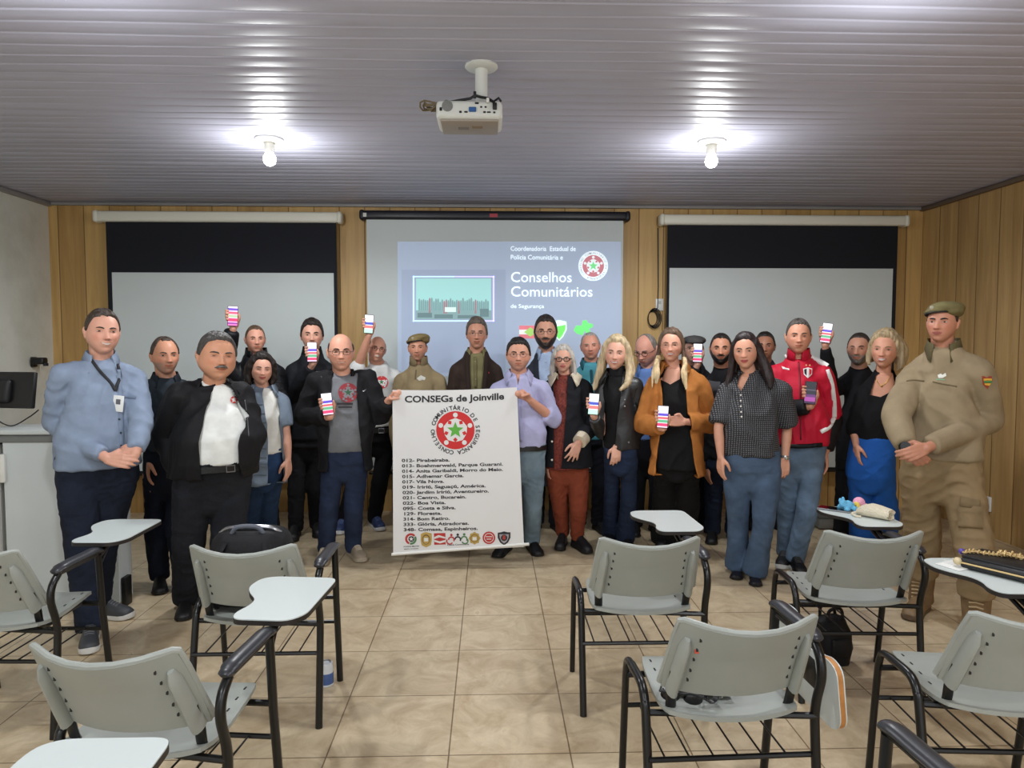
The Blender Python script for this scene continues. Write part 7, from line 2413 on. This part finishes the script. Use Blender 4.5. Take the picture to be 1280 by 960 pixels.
ch_pts = curve_pts([(-0.05, 0.12, 0.06), (-0.02, 0.10, 0.064), (0.0, 0.06, 0.062), (0.02, 0.03, 0.062), (0.045, 0.0, 0.062), (0.05, -0.04, 0.062), (0.03, -0.02, 0.068), (0.02, 0.02, 0.070), (0.06, 0.03, 0.064), (0.065, -0.03, 0.066)], 5)
mb = MB()
for i, q_ in enumerate(ch_pts):
    Mx = Matrix.Rotation(i * 1.57, 3, 'X') @ Matrix.Rotation(i * 0.4, 3, 'Z')
    mb.tube([q_ + Mx @ Vector((0.010 * math.cos(a), 0.006 * math.sin(a), 0)) for a in [2 * PI * k / 8 for k in range(8)]], 0.0028, 5, close=True)
mb.build('chain', MG, t)
mb = MB(); mb.ball((-0.03, 0.14, 0.055), (0.014, 0.012, 0.012), 8); mb.build('key_ring', plain((84, 66, 160), 0.4), t)
c = chair_pt(7, 0.165, 0.44, TT)
t = thing('paper_napkin', 'folded white paper lying flat in front of the black handbag', 'paper', (c.x, c.y, TT), 0.4)
MB().rbox((0, 0, 0.002), (0.11, 0.10, 0.003), 0.001, 1).build('sheet', plain((232, 232, 228), 0.8), t)
MB().rbox((0.02, 0.0, 0.0045), (0.06, 0.10, 0.002), 0.0008, 1).build('fold', plain((226, 226, 222), 0.8), t)
# things on the seat of the sixth chair
SZ = 0.462
c = chair_pt(5, -0.06, -0.03, SZ)
t = thing('wallet', 'flat black pouch lying on the seat of the chair with the folded board', 'pouch', (c.x, c.y, SZ), -0.05)
MB().rbox((0, 0, 0.009), (0.20, 0.10, 0.017), 0.006, 2).build('pouch_body', MH, t)
MB().tube([(-0.09, -0.052, 0.012), (0.09, -0.052, 0.012)], 0.003, 6).build('zip', plain((60, 60, 64), 0.4), t)
c = chair_pt(5, -0.150, -0.128, SZ)
t = thing('sunglasses', 'black sunglasses lying on the chair seat beside the flat black pouch', 'sunglasses', (c.x, c.y, SZ), -0.35)
mb = MB()
for sx in (-1, 1):
    mb.ball((sx * 0.035, 0, 0.018), (0.031, 0.007, 0.020), 14)
mb.build('lens', mat('dark_lens', (14, 14, 18), rough=0.1), t)
MB().tube([(-0.068, 0, 0.028), (-0.03, -0.004, 0.036), (0.0, -0.004, 0.030), (0.03, -0.004, 0.036), (0.068, 0, 0.028)], 0.004, 6).build('frame', M_black, t)
for sx in (-1, 1):
    MB().tube([(sx * 0.068, 0, 0.028), (sx * 0.066, 0.07, 0.024), (sx * 0.05, 0.12, 0.008)], 0.0035, 6).build('temple', M_black, t)
c = chair_pt(5, -0.055, -0.135, SZ)
t = thing('wristwatch', 'steel wristwatch lying on the chair seat in front of the pouch', 'watch', (c.x, c.y, SZ), 0.5)
mb = MB(); n = 24
rg = []
for k in range(n):
    a = 2 * PI * k / n
    rg.append([Vector((0.028 * math.cos(a) * s_ , y_, 0.026 + 0.024 * math.sin(a) * s_)) for s_, y_ in ((1, -0.009), (1, 0.009), (0.88, 0.009), (0.88, -0.009))])
mb.rings(rg, cap=False, close=True); mb.build('strap', plain((30, 30, 34), 0.4), t)
MB().lathe((0.030, 0, 0.028), [(0.019, -0.002), (0.020, 0.004), (0.017, 0.008), (0.001, 0.008)], 20, Matrix.Rotation(PI / 2, 3, 'Y')).build('watch_case', mat('silver', (190, 188, 182), rough=0.25, metal=0.8), t)
# marks on two of the chair backs
for i, (x_, y_, col, nm, lab) in ((5, (-0.70, 0.22, (206, 90, 70), 'sticker', 'small red sticker on the back of the chair with the folded board')), (5, (0.86, -0.35, (150, 116, 50), 'sticker', 'brown tape mark on the right rib of the chair with the folded board'))):
    q_ = back_point(x_, y_); q_ = chair_pt(i, q_.x, q_.y - (0.0125 if nm and x_ < 0 else 0.036), q_.z)
    tag(MB().rbox(q_, (0.014 if x_ < 0 else 0.018, 0.0016, 0.014 if x_ < 0 else 0.030), 0.0006, 1).build(nm, plain(col, 0.7)), lab, 'sticker')
